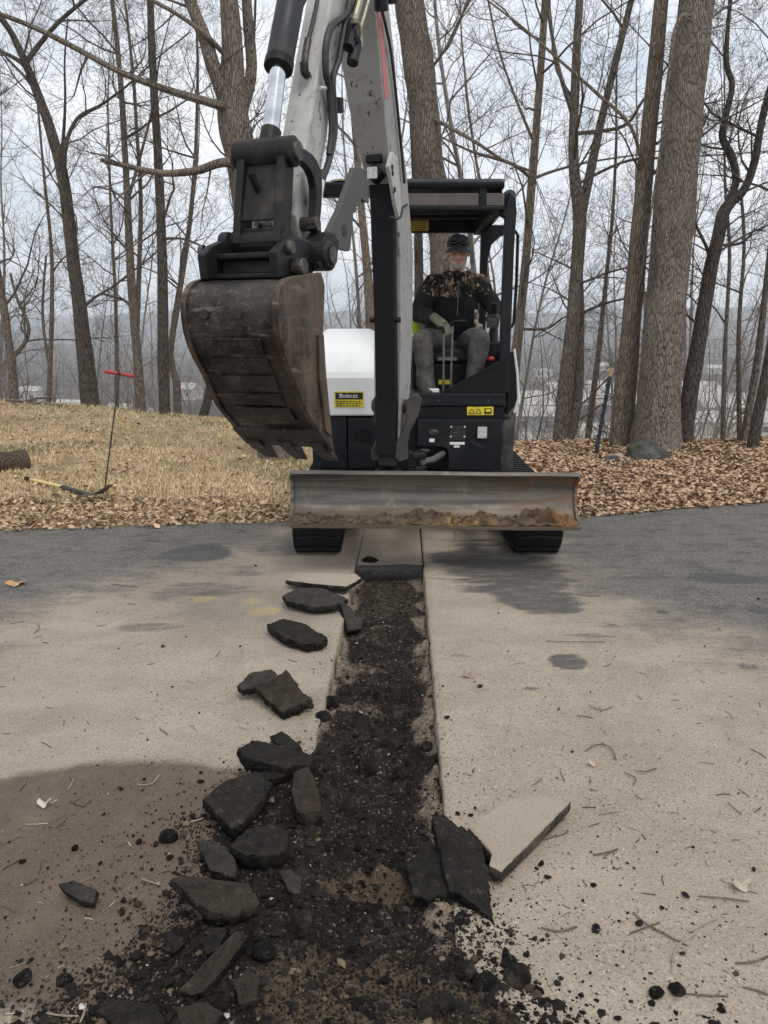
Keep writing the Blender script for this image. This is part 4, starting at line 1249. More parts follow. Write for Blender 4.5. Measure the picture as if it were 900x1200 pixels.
# coupler frame between links and bucket
cs = [inv(u, v, .20) for u, v in ((328, 294), (331, 326), (372, 320), (369, 282), (352, 276), (338, 283))]
for o in (.150, -.160):
    plate(cs, o, o + .035, 'bucket_ear', M['cast'], EXC, .008)
s1_, z1_ = inv(286, 296, 0); s2_, z2_ = inv(286, 324, 0)
fr = MB()
fr.prism([PL(s1_, z1_, -.15), PL(s1_ + .0, z1_ - .022, -.15), PL(s1_ - .14, z1_ - .022, -.15), PL(s1_ - .14, z1_, -.15)], N * .31)
fr.prism([PL(s2_, z2_ + .012, -.15), PL(s2_, z2_ - .008, -.15), PL(s2_ - .14, z2_ - .008, -.15), PL(s2_ - .14, z2_ + .012, -.15)], N * .31)
for o in (-.15, .135):
    fr.prism([PL(s1_, z1_ - .0225, o), PL(s2_, z2_ + .0125, o), PL(s2_ - .14, z2_ + .0125, o), PL(s1_ - .14, z1_ - .0225, o)], N * .025)
fr.prism([PL(s1_ - .045, z1_ - .0225, -.125), PL(s2_ - .045, z2_ + .0125, -.125), PL(s2_ - .065, z2_ + .0125, -.125), PL(s1_ - .065, z1_ - .0225, -.125)], N * .26)
fr.build('coupler_frame', M['cast'], EXC, .006)
for o0, o1 in ((.185, .235), (-.195, -.155)):
    a, b = inv(348, 313, .2)
    MB().tube([PL(a, b, o0), PL(a, b, o1)], .034, 16).build('bucket_pin', M['pin'], EXC, .005)
    a, b = inv(342, 290, .2)
    MB().tube([PL(a, b, o0 - .01), PL(a, b, o1 - .03)], .026, 16).build('bucket_pin', M['pin'], EXC, .005)
mb = MB()
for i, (a0, a1) in enumerate(((275, 300),)):
    a, b = inv(352, 300, 0)
    mb.tube([PL(a, b, -.13), PL(a, b, .13)], .05, 18)
mb.build('arm_tip_boss', M['cast'], EXC, .004)
MB().tube([PL(sb_ - .01, zb_ + .005, -.125), PL(sb_ - .01, zb_ + .005, .125)], .052, 18).build('link_lower_boss', M['cast'], EXC, .004)
MB().prism([PL(sb_ - .06, zb_ + .05, -.06), PL(sb_ + .02, zb_ + .035, -.06), PL(sb_ + .03, zb_ - .06, -.06), PL(sb_ - .16, zb_ - .06, -.06), PL(sb_ - .16, zb_ + .03, -.06)], N * .12).build('coupler_block', M['cast'], EXC, .012)
MB().tube([PL(*inv(276, 285, -.1), -.16), PL(*inv(276, 285, -.1), -.12)], .045, 18).build('bucket_ear_boss', M['cast'], EXC, .006)

# ---------------- bucket
bw = .225
BL = -.165
right = [(336, 328.5), (329, 334.5), (324.5, 346), (323, 364), (326, 392), (333, 417), (343, 441), (354, 473), (370, 499), (384, 519)]     # curved back seen on the right side
edge = [(377, 331), (373, 320)]
shell = [inv(u, v, bw) for u, v in right]
mouth = [inv(u, v, bw) for u, v in ((389, 530), (385, 500), (379, 440), (376, 392), (378, 335), (374, 321), (350, 326))]
# back shell: extrude the curve across the width with thickness
def offset_curve(c, d):
    out = []
    for i, (s, z) in enumerate(c):
        a, b = c[max(i - 1, 0)], c[min(i + 1, len(c) - 1)]
        tx, tz = b[0] - a[0], b[1] - a[1]; l = math.hypot(tx, tz)
        out.append((s + tz / l * d, z - tx / l * d))
    return out
def smooth_curve(c, n=6):
    out = []
    for i in range(len(c) - 1):
        p0, p1, p2, p3 = c[max(i - 1, 0)], c[i], c[i + 1], c[min(i + 2, len(c) - 1)]
        for k in range(n):
            t = k / n
            out.append(tuple(0.5 * ((2 * p1[q]) + (-p0[q] + p2[q]) * t + (2 * p0[q] - 5 * p1[q] + 4 * p2[q] - p3[q]) * t * t + (-p0[q] + 3 * p1[q] - 3 * p2[q] + p3[q]) * t ** 3) for q in (0, 1)))
    out.append(c[-1])
    return out
top = inv(374, 322, bw)
sc = smooth_curve([(top[0] - .0, top[1]), inv(352, 325.5, bw)] + shell, 5)
inn = offset_curve(sc, .020)
# make sure the inner skin lies towards the mouth
mid = sum(p[0] for p in mouth) / len(mouth)
if abs(inn[len(inn) // 2][0] - mid) > abs(sc[len(sc) // 2][0] - mid): inn = offset_curve(sc, -.020)
mb = MB()
nw = 10
for a, flip in ((sc, 0), (inn, 1)):
    vs = []; fs = []
    for i in range(nw + 1):
        o = BL + .012 + (bw - BL - .024) * i / nw
        for (s, z) in a:
            j = .004 * nz((o * 6, s * 6, z * 6))
            vs.append(PL(s + j, z, o))
    m = len(a)
    for i in range(nw):
        for k in range(m - 1):
            q = (i * m + k, i * m + k + 1, (i + 1) * m + k + 1, (i + 1) * m + k)
            fs.append(q if flip else q[::-1])
    mb.add(vs, fs)
bucket = mb.build('bucket', M['bucket'], EXC, 0, True)
tag(bucket, 'curled digging bucket with worn rusty back')
_oc = offset_curve(sc, -.010 if inn[0] == offset_curve(sc, .020)[0] else .010)
spoly_ = [p for p in _oc] + [inv(u, v, bw) for u, v in ((389, 530), (385, 500), (379, 440), (376, 392), (378, 335))]
for o in (bw - .012, BL - .012):
    mb = MB(); mb.prism([PL(s, z, o) for s, z in spoly_], N * .024)
    mb.build('bucket_side_plate', M['bucket_side'], bucket, .004)
# side cutter edge
ce = [inv(u, v, bw + .01) for u, v in ((379, 440), (376, 392), (371, 392), (372, 445), (379, 505), (386, 512), (385, 500))]
mb = MB(); mb.prism([PL(s, z, bw + .0125) for s, z in ce], N * .012); mb.build('side_cutter', M['bucket_side'], bucket, .003)
# wear strips across the back
acc = [0]
for i in range(1, len(sc)): acc.append(acc[-1] + math.hypot(sc[i][0] - sc[i - 1][0], sc[i][1] - sc[i - 1][1]))
def on_curve(f):
    t = f * acc[-1]
    for i in range(1, len(sc)):
        if acc[i] >= t:
            q = (t - acc[i - 1]) / (acc[i] - acc[i - 1] + 1e-9)
            return (sc[i - 1][0] + (sc[i][0] - sc[i - 1][0]) * q, sc[i - 1][1] + (sc[i][1] - sc[i - 1][1]) * q)
def find_v(v):      # fraction along the curve that appears at image row v
    best = min(range(1, 200), key=lambda k: abs(600 - v - 900 * _row(on_curve(k / 200))))
    return best / 200
def _row(p):
    q = PL(p[0], p[1], bw) - Vector((0, 0, CAMH))
    return (q.y * SP + q.z * CP) / (q.y * CP - q.z * SP)
wm = [(-.09, .15, 396, 416, .012), (-.09, .15, 440, 458, .012), (-.10, .16, 478, 492, .010), (-.09, .15, 419, 437, .005), (-.09, .15, 461, 475, .005)]
for o0, o1, va, vb, th in wm:
    f0, f1 = find_v(va), find_v(vb)
    c0 = [on_curve(f0 + (f1 - f0) * k / 4) for k in range(5)]
    c1 = offset_curve(c0, th); c2 = offset_curve(c0, -th)
    outer = c1 if abs(c1[2][0] - mid) > abs(c2[2][0] - mid) else c2
    mb = MB(); mb.prism([PL(s, z, o0) for s, z in (c0 + outer[::-1])], N * (o1 - o0))
    mb.build('wear_strip', M['bucket'], bucket, .002)
# lifting holes in the back
for o in (-.075, .070):
    f = find_v(368)
    p = on_curve(f); pa, pb_ = on_curve(f - .02), on_curve(f + .02)
    t = Vector((pb_[0] - pa[0], pb_[1] - pa[1])).normalized()
    nrm = D * t.y * (1 if t.y > 0 else -1) if False else D
    MB().tube([PL(p[0] - .01, p[1], o), PL(p[0] + .007, p[1], o)], .018, 14).build('drain_hole', M['print'], bucket)
# lip and teeth
lf = on_curve(.895); le = sc[-1]
tx, tz = le[0] - lf[0], le[1] - lf[1]; l = math.hypot(tx, tz); tx, tz = tx / l, tz / l
nxl, nzl = (tz, -tx)
if nxl < 0: nxl, nzl = -nxl, -nzl
tip = (le[0] + tx * .02, le[1] + tz * .02)
mb = MB(); mb.prism([PL(lf[0] + nxl * .018, lf[1] + nzl * .018, BL - .014), PL(tip[0] + nxl * .016, tip[1] + nzl * .016, BL - .014), PL(tip[0] - nxl * .006, tip[1] - nzl * .006, BL - .014), PL(lf[0] - nxl * .004, lf[1] - nzl * .004, BL - .014)], N * (bw - BL + .028))
mb.build('cutting_lip', M['bucket'], bucket, .004)
for o in (-.12, .03, .185):
    mb = MB()
    b0 = (tip[0] - tx * .05, tip[1] - tz * .05)
    q = [(b0[0] + nxl * .030, b0[1] + nzl * .030), (tip[0] + tx * .03 + nxl * .024, tip[1] + tz * .03 + nzl * .024), (tip[0] + tx * .15 + nxl * .004, tip[1] + tz * .15 + nzl * .004), (tip[0] + tx * .145 - nxl * .004, tip[1] + tz * .145 - nzl * .004), (tip[0] + tx * .03 - nxl * .026, tip[1] + tz * .03 - nzl * .026), (b0[0] - nxl * .020, b0[1] - nzl * .020)]
    mb.prism([PL(s, z, o - .033) for s, z in q], N * .066)
    mb.build('tooth', M['bucket'], bucket, .010)
# ---------------- thumb
th_px = [(415.5, 196), (424, 196), (429, 201), (433, 237.5), (427.5, 236.5), (424.5, 232), (423, 237), (421, 242), (418, 241.5), (418.5, 248), (415, 249.5), (414, 252), (415, 259), (413.5, 260), (411, 291), (409.5, 294.5), (397, 291.5), (378.5, 283), (383, 276), (397, 247), (410, 212)]
tpoly = [inv(u, v, .16) for u, v in th_px]
thumb = plate(tpoly, .135, .160, 'thumb', M['thumb'], EXC, .003)
tag(thumb, 'grey serrated hydraulic thumb plate')
a, b = inv(403.5, 270, .161)
MB().tube([PL(a, b, .155), PL(a, b, .163)], .026, 12).build('thumb_hole', M['print'], thumb)
a, b = inv(381, 300, .22)
MB().tube([PL(a, b, .02), PL(a, b, .24), PL(a, b, .25)], [.060, .060, .052], 20).build('thumb_pivot', M['cast'], EXC, .003)
MB().tube([PL(a, b, .25), PL(a, b, .262)], .036, 16).build('thumb_pin', M['pin'], EXC, .003)
mb = MB(); mb.prism([PL(*inv(u, v, .13), .09) for u, v in ((366, 283), (372, 272), (380, 274), (386, 284), (384, 300), (370, 300))], N * .09); mb.build('thumb_bracket', M['cast'], EXC, .006)
mb = MB(); mb.prism([PL(*inv(u, v, .25), .19) for u, v in ((377, 306), (394, 306), (391, 316), (382, 315))], N * .04); mb.build('thumb_lug', M['cast'], EXC, .006)

# ---------------- hoses and couplings on the arm
def hose(l, off, r, name='hose', mat=None, seg=8):
    n = len(l)
    pts = []
    P3 = [PL(*inv(u, v, off if not hasattr(off, '__len__') else off[i]), off if not hasattr(off, '__len__') else off[i]) for i, (u, v) in enumerate(l)]
    for i in range(n - 1):
        p0, p1, p2, p3 = P3[max(i - 1, 0)], P3[i], P3[i + 1], P3[min(i + 2, n - 1)]
        for k in range(5):
            t = k / 5
            pts.append(0.5 * ((2 * p1) + (-p0 + p2) * t + (2 * p0 - 5 * p1 + 4 * p2 - p3) * t * t + (-p0 + 3 * p1 - 3 * p2 + p3) * t ** 3))
    pts.append(P3[-1])
    return MB().tube(pts, r, seg).build(name, mat or M['hose'], EXC, 0, True)
hose([(420, -20), (414, 5), (402, 20), (388, 32), (382, 55), (382, 85), (386, 105), (389, 150), (386, 182)], .095, .016)
hose([(412, -20), (408, 10), (402, 40), (397, 70), (390, 92), (391, 120), (392, 155), (385, 190), (379, 207), (376, 220)], .095, .015)
hose([(378, 200), (375, 220), (373, 245), (371, 262)], .10, .013)
hose([(374, -10), (368, 20), (361, 48)], [.02, .02, .02], .010)
hose([(361, 46), (358, 62), (357, 74)], .02, .016, 'hose_coupling', M['pin'])
hose([(356, 73), (357, 84), (360, 88)], .02, .019, 'coupling_cap', M['hose'])
hose([(425, -10), (417, 18), (413, 28)], .13, .016, 'hydraulic_pipe', M['brass'])
hose([(414, 26), (411, 44), (408, 56)], .13, .026, 'quick_coupling', M['cast'])
hose([(412, 40), (417, 52), (415, 62), (413, 74)], .14, .028, 'quick_coupling', M['cast'])
hose([(435, -10), (427, 18), (422, 34)], .14, .008, 'hydraulic_pipe', M['brass'])
hose([(413, 25), (420, 28), (423, 42), (423, 56)], .15, .009, 'cap_strap', M['brass'])
hose([(375, 103), (384, 104), (392, 110), (394, 128)], .085, .008, 'hose_clip', M['white'])
hose([(395, 115), (396, 132)], .09, .028, 'arm_bolt_boss', M['cast'])
hose([(446, -10), (447, 12)], .17, .034, 'boom_valve', M['black'])
hose([(458, -12), (459, 4)], .17, .03, 'boom_valve', M['black'])
hose([(447, 10), (452, 30), (458, 60), (464, 110), (470, 170), (474, 215)], [.14, .13, .125, .115, .10, .10], .008)
hose([(342, 28), (356, 4), (362, -10)], -.02, .006, 'hydraulic_pipe', M['barrel'])
hose([(376, 212), (374, 226), (372, 240)], .105, .018, 'hose_guard', M['white'])
# ================================================================== THE OPERATOR
PER = thing('person', 'bearded operator in dark cap, camouflage-yoked jacket and gloves sitting in the canopy', 'person', (0.545, 6.15, 1.33))
M['skin'] = plain('skin', (0.62, 0.36, 0.265), (0.50, 0.26, 0.19), 18, 0.55, bump=0.12, bscale=120)
M['beard'] = plain('grey_beard', (0.40, 0.36, 0.32), (0.20, 0.175, 0.155), 70, 0.9, bump=0.5, bscale=200)
M['glove'] = plain('olive_glove', (0.13, 0.14, 0.095), (0.085, 0.092, 0.062), 22, 0.9, bump=0.4, bscale=160)
M['glove_dark'] = plain('dark_glove', (0.028, 0.032, 0.022), (0.016, 0.018, 0.014), 22, 0.9, bump=0.4, bscale=160)
M['trousers'] = plain('grey_trousers', (0.105, 0.097, 0.088), (0.055, 0.050, 0.046), 14, 0.9, bump=0.8, bscale=24)
M['cap'] = plain('cap_cloth', (0.040, 0.043, 0.050), (0.060, 0.063, 0.070), 30, 0.85, bump=0.3, bscale=250)
M['boot'] = plain('boot_leather', (0.020, 0.016, 0.012), (0.05, 0.04, 0.03), 20, 0.7)
M['goggle'] = plain('dark_glasses', (0.006, 0.006, 0.007), None, rough=0.15)
def mat_jacket():
    t = NT('camouflage_yoke_jacket')
    base = t.mix(t.ramp(t.noise(7, 5), .4, .65), (0.0085, 0.0085, 0.0095), (0.016, 0.016, 0.017))
    a = t.noise(11, 4, 0.6, None, 1.2)
    b = t.noise(17, 5, 0.65, (1, 1, .6), 1.5)
    c = t.mix(t.ramp(a, .52, .58), (0.010, 0.011, 0.010), (0.10, 0.068, 0.045))
    c = t.mix(t.ramp(b, .56, .60), c, (0.42, 0.31, 0.20))
    c = t.mix(t.ramp(t.noise(24, 4, .6, (1, 1, .5), 2), .66, .69), c, (0.50, 0.44, 0.36))
    z = t.xyz()[2]
    f = t.ramp(t.math('ADD', t.math('ADD', z, t.math('MULTIPLY', t.math('SUBTRACT', t.noise(9, 4), .5), .035)), t.math('MULTIPLY', t.math('POWER', t.math('ABSOLUTE', t.math('ADD', t.xyz()[0], -.005)), 2.0), -.35)), 0.362, 0.374)
    x = t.xyz()[0]
    sleeve = t.ramp(t.math('ABSOLUTE', t.math('ADD', x, -0.005)), .262, .245)
    col = t.mix(t.math('MULTIPLY', f, sleeve), base, c)
    return t.done(col, 0.9, 0, t.bump(t.noise(26, 5, .7), .35, .02), .2)
M['jacket'] = mat_jacket()

def soft(mb, name, mat, parent, vox, sm=6, fac=0.5, disp=None):
    o = mb.build(name, mat, parent)
    r = o.modifiers.new('remesh', 'REMESH'); r.mode = 'VOXEL'; r.voxel_size = vox; r.use_smooth_shade = True
    s = o.modifiers.new('smooth', 'SMOOTH'); s.iterations = sm; s.factor = fac
    if disp:
        tx = bpy.data.textures.new(name, 'CLOUDS'); tx.noise_scale = disp[0]; tx.noise_depth = 3
        d = o.modifiers.new('wrinkles', 'DISPLACE'); d.texture = tx; d.strength = disp[1]; d.mid_level = .5; d.texture_coords = 'LOCAL'
    return o
W = at_Y
hc = W(537, 296, 6.10)
nk = W(536, 322, 6.16)
ch, be, pe = W(534, 350, 6.19), W(533, 378, 6.17), W(532, 400, 6.22)
shR, elR, wrR, haR = W(507, 333, 6.19), W(489, 367, 6.05), W(508, 374, 5.78), W(517, 375, 5.70)
shL, elL, wrL, haL = W(561, 333, 6.19), W(580, 361, 6.10), W(580, 369, 5.92), W(578, 371, 5.87)
hiR, knR, anR = W(520, 402, 6.18), W(494, 399, 5.74), W(500, 455, 5.72)
hiL, knL, anL = W(546, 402, 6.18), W(562, 399, 5.74), W(554, 458, 5.72)
tilt = Matrix.Rotation(math.radians(9), 3, 'X') @ Matrix.Rotation(math.radians(-6), 3, 'Z')
def hp_(x, y, z): return hc + tilt @ Vector((x, y, z))
def limb(mb, pts, rad, n=10, seg=14):
    P = []; R = []
    for i in range(len(pts) - 1):
        for k in range(n):
            t = k / n
            P.append(pts[i].lerp(pts[i + 1], t)); R.append(rad[i] + (rad[i + 1] - rad[i]) * t)
    P.append(pts[-1]); R.append(rad[-1])
    mb.tube(P, R, seg)
    for p, r in zip(pts, rad): mb.ell(p, (r, r, r), 12, 8)
# one continuous body: head with brow, nose, cheeks, lips, chin and ears; neck, trunk, arms, legs
mb = MB()
mb.ell(hp_(0, .01, .03), (.076, .095, .095), 20, 14, tilt)
mb.ell(hp_(0, -.025, -.045), (.060, .065, .072), 18, 12, tilt)
mb.ell(hp_(0, -.055, -.095), (.034, .032, .026), 12, 8, tilt)
mb.ell(hp_(0, -.080, .022), (.054, .016, .012), 12, 8, tilt)
for s in (-1, 1):
    mb.ell(hp_(s * .040, -.068, -.028), (.024, .022, .022), 10, 8, tilt)
    mb.ell(hp_(s * .079, .012, -.004), (.009, .020, .032), 10, 8, tilt)
mb.tube([hp_(0, -.088, .016), hp_(0, -.103, -.012), hp_(0, -.112, -.030), hp_(0, -.098, -.038)], [.010, .013, .017, .014], 10)
mb.ell(hp_(0, -.088, -.060), (.026, .010, .006), 10, 6, tilt)
mb.ell(hp_(0, -.085, -.074), (.022, .010, .007), 10, 6, tilt)
limb(mb, [hp_(0, .02, -.05), nk, ch], [.055, .058, .07], 5)
mb.ell(ch, (.15, .10, .14), 16, 10); mb.ell(be, (.14, .10, .14), 16, 10); mb.ell(pe, (.15, .11, .10), 16, 10)
for a, b, c, d in ((shR, elR, wrR, haR), (shL, elL, wrL, haL)):
    limb(mb, [ch.lerp(a, .6), a, b, c], [.07, .055, .042, .026], 5)
for a, b, c in ((hiR, knR, anR), (hiL, knL, anL)):
    limb(mb, [a, b, c], [.085, .058, .04], 6)
body = soft(mb, 'body', M['skin'], PER, .0075, 3, .5)
tag(body, 'weathered face with grey beard')
for s in (-1, 1):
    e = MB().ell(hp_(s * .030, -.0745, .001), (.0125, .010, .009), 12, 8, tilt).build('eye', plain('eye_white', (.45, .42, .40), None, rough=.3), body, 0, True)
    MB().ell(hp_(s * .030, -.0835, .0), (.0055, .0025, .0055), 10, 6, tilt).build('iris', M['goggle'], e, 0, True)
mb = MB()
mb.ell(hp_(0, -.052, -.092), (.045, .044, .037), 16, 10, tilt)
mb.ell(hp_(0, -.091, -.050), (.034, .012, .009), 12, 8, tilt)
for s in (-1, 1):
    mb.tube([hp_(s * .066, .0, .0), hp_(s * .064, -.018, -.04), hp_(s * .048, -.045, -.08), hp_(s * .02, -.070, -.10)], [.004, .008, .015, .020], 10)
beard = soft(mb, 'beard', M['beard'], PER, .006, 3, .5)
mb = MB()
mb.ell(hp_(0, -.084, -.067), (.018, .014, .003), 10, 6, tilt).build('mouth', plain('lips', (.20, .085, .07), None, rough=.5), body, 0, True)
hair = MB()
for s in (-1, 1): hair.ell(hp_(s * .070, .03, .028), (.012, .045, .030), 12, 8, tilt)
hair.ell(hp_(0, .085, .0), (.06, .025, .05), 12, 8, tilt)
soft(hair, 'hair', M['beard'], PER, .006, 2)
# cap with brim, glasses pushed up on it
mb = MB(); vs, fs = [], []
n = 28
for j in range(9):
    t = math.pi / 2 * j / 8
    for k in range(n):
        a = 2 * math.pi * k / n
        vs.append(hp_(math.cos(a) * .089 * math.cos(t) ** .75, .008 + math.sin(a) * .108 * math.cos(t) ** .75, .040 + .092 * math.sin(t) ** .9))
for j in range(8):
    for k in range(n): fs.append((j * n + k, j * n + (k + 1) % n, (j + 1) * n + (k + 1) % n, (j + 1) * n + k))
mb.add(vs, fs)
cap = mb.build('cap', M['cap'], PER, 0, True)
mb = MB(); vs, fs = [], []
for j in range(7):
    t = j / 6
    for k in range(15):
        a = math.pi * (1.06 + .88 * k / 14)
        x = math.cos(a) * (.088 + .012 * t); y = .008 + math.sin(a) * (.106 + .085 * t)
        for dz in (0, -.005): vs.append(hp_(x, y, .043 - .022 * t * 1.0 - .030 * (x / .09) ** 2 + dz + .008))
for j in range(6):
    for k in range(14):
        a, b = (j * 15 + k) * 2, ((j + 1) * 15 + k) * 2
        fs += [(a, a + 2, b + 2, b), (a + 1, b + 1, b + 3, a + 3)]
for j in range(6):
    for k in (0, 14):
        a, b = (j * 15 + k) * 2, ((j + 1) * 15 + k) * 2
        fs.append((a, b, b + 1, a + 1))
for k in range(14):
    a = (6 * 15 + k) * 2
    fs.append((a, a + 2, a + 3, a + 1))
mb.add(vs, fs)
mb.build('brim', M['cap'], cap, 0, True)
gl = MB()
for s in (-1, 1):
    gl.ell(hp_(s * .038, -.094, .072), (.030, .010, .018), 14, 8, tilt)
    gl.tube([hp_(s * .066, -.080, .074), hp_(s * .088, -.02, .066), hp_(s * .090, .05, .058)], .004, 6)
gl.tube([hp_(-.012, -.104, .074), hp_(.012, -.104, .074)], .004, 6)
gl.build('glasses', M['goggle'], cap, 0, True)
# jacket
mb = MB()
for c, r in ((ch + Vector((0, .0, .03)), (.185, .125, .13)), (ch.lerp(be, .5), (.185, .135, .16)), (be, (.18, .145, .13)), (pe + Vector((0, -.01, .04)), (.185, .14, .08)), (nk + Vector((0, .02, -.035)), (.10, .085, .06))):
    mb.ell(c, r, 20, 12)
for a, b, c in ((shR, elR, wrR), (shL, elL, wrL)):
    limb(mb, [nk.lerp(a, .45) + Vector((0, 0, -.035)), a, a.lerp(b, .5), b, b.lerp(c, .5), c], [.070, .082, .074, .066, .056, .046], 5)
P = []
for k in range(17):
    a = math.radians(-65 + 310 * k / 16) + math.pi * 0.5 + math.radians(25)
    P.append(nk + Vector((math.cos(a) * .084, .005 + math.sin(a) * .080, .016 + .014 * math.sin(a))))
mb.tube(P, [(.032, .017)] * len(P), 8)
jk = soft(mb, 'jacket', M['jacket'], PER, .0085, 5, .5, (.09, .030))
tag(jk, 'black jacket with camouflage shoulders')
zp = MB(); zp.tube([nk + Vector((.004, -.105, -.05)), ch + Vector((.004, -.142, 0)), be + Vector((.003, -.155, .05))], .005, 6); zp.build('zip', M['goggle'], jk)
# trousers and boots
mb = MB()
mb.ell(pe + Vector((0, 0, -.02)), (.175, .14, .10), 18, 12)
for a, b, c in ((hiR, knR, anR), (hiL, knL, anL)):
    limb(mb, [a, a.lerp(b, .5) + Vector((0, 0, .01)), b, b.lerp(c, .5), c], [.098, .090, .077, .068, .066], 5)
tr = soft(mb, 'trousers', M['trousers'], PER, .0095, 4, .5, (.11, .032))
for c in (anR, anL):
    mb = MB()
    mb.ell(c + Vector((0, -.07, -.035)), (.048, .13, .04), 14, 10); mb.ell(c + Vector((0, .01, -.01)), (.05, .06, .06), 14, 10)
    soft(mb, 'boot', M['boot'], PER, .01, 3)
# gloves: palm, four unequal curled fingers and a thumb
def glove(wr, fw, side_v, down, curl, mat, lab):
    fw, sv, dn = fw.normalized(), side_v.normalized(), down.normalized()
    mb = MB()
    pc = wr + fw * .055
    mb.tube([wr - fw * .035, wr, wr + fw * .03, wr + fw * .075, wr + fw * .098], [(.040, .033), (.037, .030), (.045, .027), (.049, .024), (.046, .019)] if abs(sv.z) > 9 else [.036, .034, .036, .036, .03], 14)
    mb.obox(pc, fw * .042, sv * .040, dn * .016)
    for i, (o, L) in enumerate(((-.036, .070), (-.012, .082), (.012, .078), (.035, .062))):
        b = wr + fw * .092 + sv * o
        a1, a2, a3 = curl * .5, curl * 1.3, curl * 1.9
        p = [b - fw * .02, b]
        d = fw
        for frac, an in ((.45, a1), (.32, a2), (.23, a3)):
            d = (fw * math.cos(an) + dn * math.sin(an))
            p.append(p[-1] + d * L * frac)
        mb.tube(p, [.013, .0125, .0120, .0112, .0098], 10)
        mb.ell(p[-1], (.0098,) * 3, 8, 6)
    tb = wr + fw * .03 - sv * .040
    p = [wr + fw * .02 - sv * .02, tb, tb + (fw * .8 - sv * .5 + dn * .5).normalized() * .034, tb + (fw * .8 - sv * .5 + dn * .5).normalized() * .034 + (fw * .7 + sv * .25 + dn * .8).normalized() * .030]
    mb.tube(p, [.018, .0155, .0135, .0105], 10)
    mb.ell(p[-1], (.0105,) * 3, 8, 6)
    return tag(soft(mb, 'glove', mat, PER, .0048, 3, .5), lab)
glove(W(511, 374, 5.74), Vector((.55, -.62, -.45)), Vector((-.70, -.70, -.12)), Vector((-.15, -.30, -1)), .75, M['glove'], 'olive work glove resting on the travel levers')
glove(W(580.5, 369, 5.93), Vector((-.20, -.75, -.28)), Vector((.95, -.2, -.05)), Vector((-.1, -.25, -1)), .85, M['glove_dark'], 'dark glove gripping the joystick')
# folded cloth and hi-vis vest beside the seat
mb = MB()
for k in range(7):
    q = random.Random(k)
    mb.ell(W(558 + q.uniform(-2, 7), 380 + q.uniform(-14, 12), 6.02), (.022, .018, .045), 8, 6, Matrix.Rotation(q.uniform(-1, 1), 3, 'Y'))
M['cloth'] = plain('patterned_cloth', (.40, .35, .28), (.10, .08, .06), 26, .9, lo=.45, hi=.55)
rag = soft(mb, 'rag', M['cloth'], None, .008, 3)
tag(rag, 'pale patterned rag tucked beside the operator’s left hip', 'rag')
mb = MB()
for k in range(5): mb.ell(W(484 + k, 376 + 3 * k, 6.30), (.035, .03, .04), 8, 6)
M['hivis'] = plain('hi_vis', (.45, .70, .02), (.30, .50, .03), 12, .7)
v_ = soft(mb, 'safety_vest', M['hivis'], None, .01, 3)
tag(v_, 'lime safety vest stuffed beside the seat', 'vest')
# ================================================================== TREES
def mat_bark(name, dark, light, vs=7.0, moss=None):
    t = NT(name); vs = vs * 1.5
    r = t.voro(vs, 'DISTANCE_TO_EDGE', stretch=(5.0, 5.0, 0.75))
    n = t.noise(9, 7, 0.7, (2.4, 2.4, .5))
    f = t.noise(60, 5, 0.8, (1.5, 1.5, .5))
    h = t.math('ADD', t.ramp(r, 0.0, 0.22), t.math('MULTIPLY', n, 1.6))
    c = t.mix(t.ramp(h, 0.55, 1.6), dark, light)
    c = t.mix(t.math('MULTIPLY', t.ramp(f, .5, .68), .55), c, tuple(x * .45 for x in dark))
    c = t.mix(t.math('MULTIPLY', t.ramp(t.noise(1.3, 4, .6), .5, .68), .4), c, tuple(min(1, x * 1.35) for x in light))
    if moss: c = t.mix(t.math('MULTIPLY', t.ramp(t.noise(3.1, 6, .7), .56, .66), .5), c, moss)
    return t.done(c, 0.92, 0, t.bump(t.math('ADD', h, t.math('MULTIPLY', f, .4)), .8, .03), .15)
M['bark'] = mat_bark('grey_bark', (0.085, 0.070, 0.056), (0.27, 0.225, 0.182))
M['bark_big'] = mat_bark('ridged_bark', (0.085, 0.071, 0.057), (0.33, 0.28, 0.228), 8.5)
M['bark_dark'] = mat_bark('dark_bark', (0.048, 0.041, 0.035), (0.150, 0.126, 0.105), 6.0)
M['bark_tan'] = mat_bark('tan_bark', (0.135, 0.108, 0.082), (0.33, 0.265, 0.205), 6.0)
M['twig'] = plain('twig_bark', (0.075, 0.063, 0.053), (0.14, 0.12, 0.10), 8, 0.9)
M['twig_far'] = plain('far_twig_bark', (0.15, 0.13, 0.112), (0.22, 0.195, 0.17), 3, 0.9)

def spline(pts, n=6):
    out = []
    for i in range(len(pts) - 1):
        p0, p1, p2, p3 = pts[max(i - 1, 0)], pts[i], pts[i + 1], pts[min(i + 2, len(pts) - 1)]
        for k in range(n):
            t = k / n
            out.append(tuple(0.5 * ((2 * p1[q]) + (-p0[q] + p2[q]) * t + (2 * p0[q] - 5 * p1[q] + 4 * p2[q] - p3[q]) * t * t + (-p0[q] + 3 * p1[q] - 3 * p2[q] + p3[q]) * t ** 3) for q in range(len(p1))))
    out.append(tuple(pts[-1]))
    return out

def rvec(rng):
    while True:
        v = Vector((rng.uniform(-1, 1), rng.uniform(-1, 1), rng.uniform(-1, 1)))
        if .05 < v.length < 1: return v.normalized()

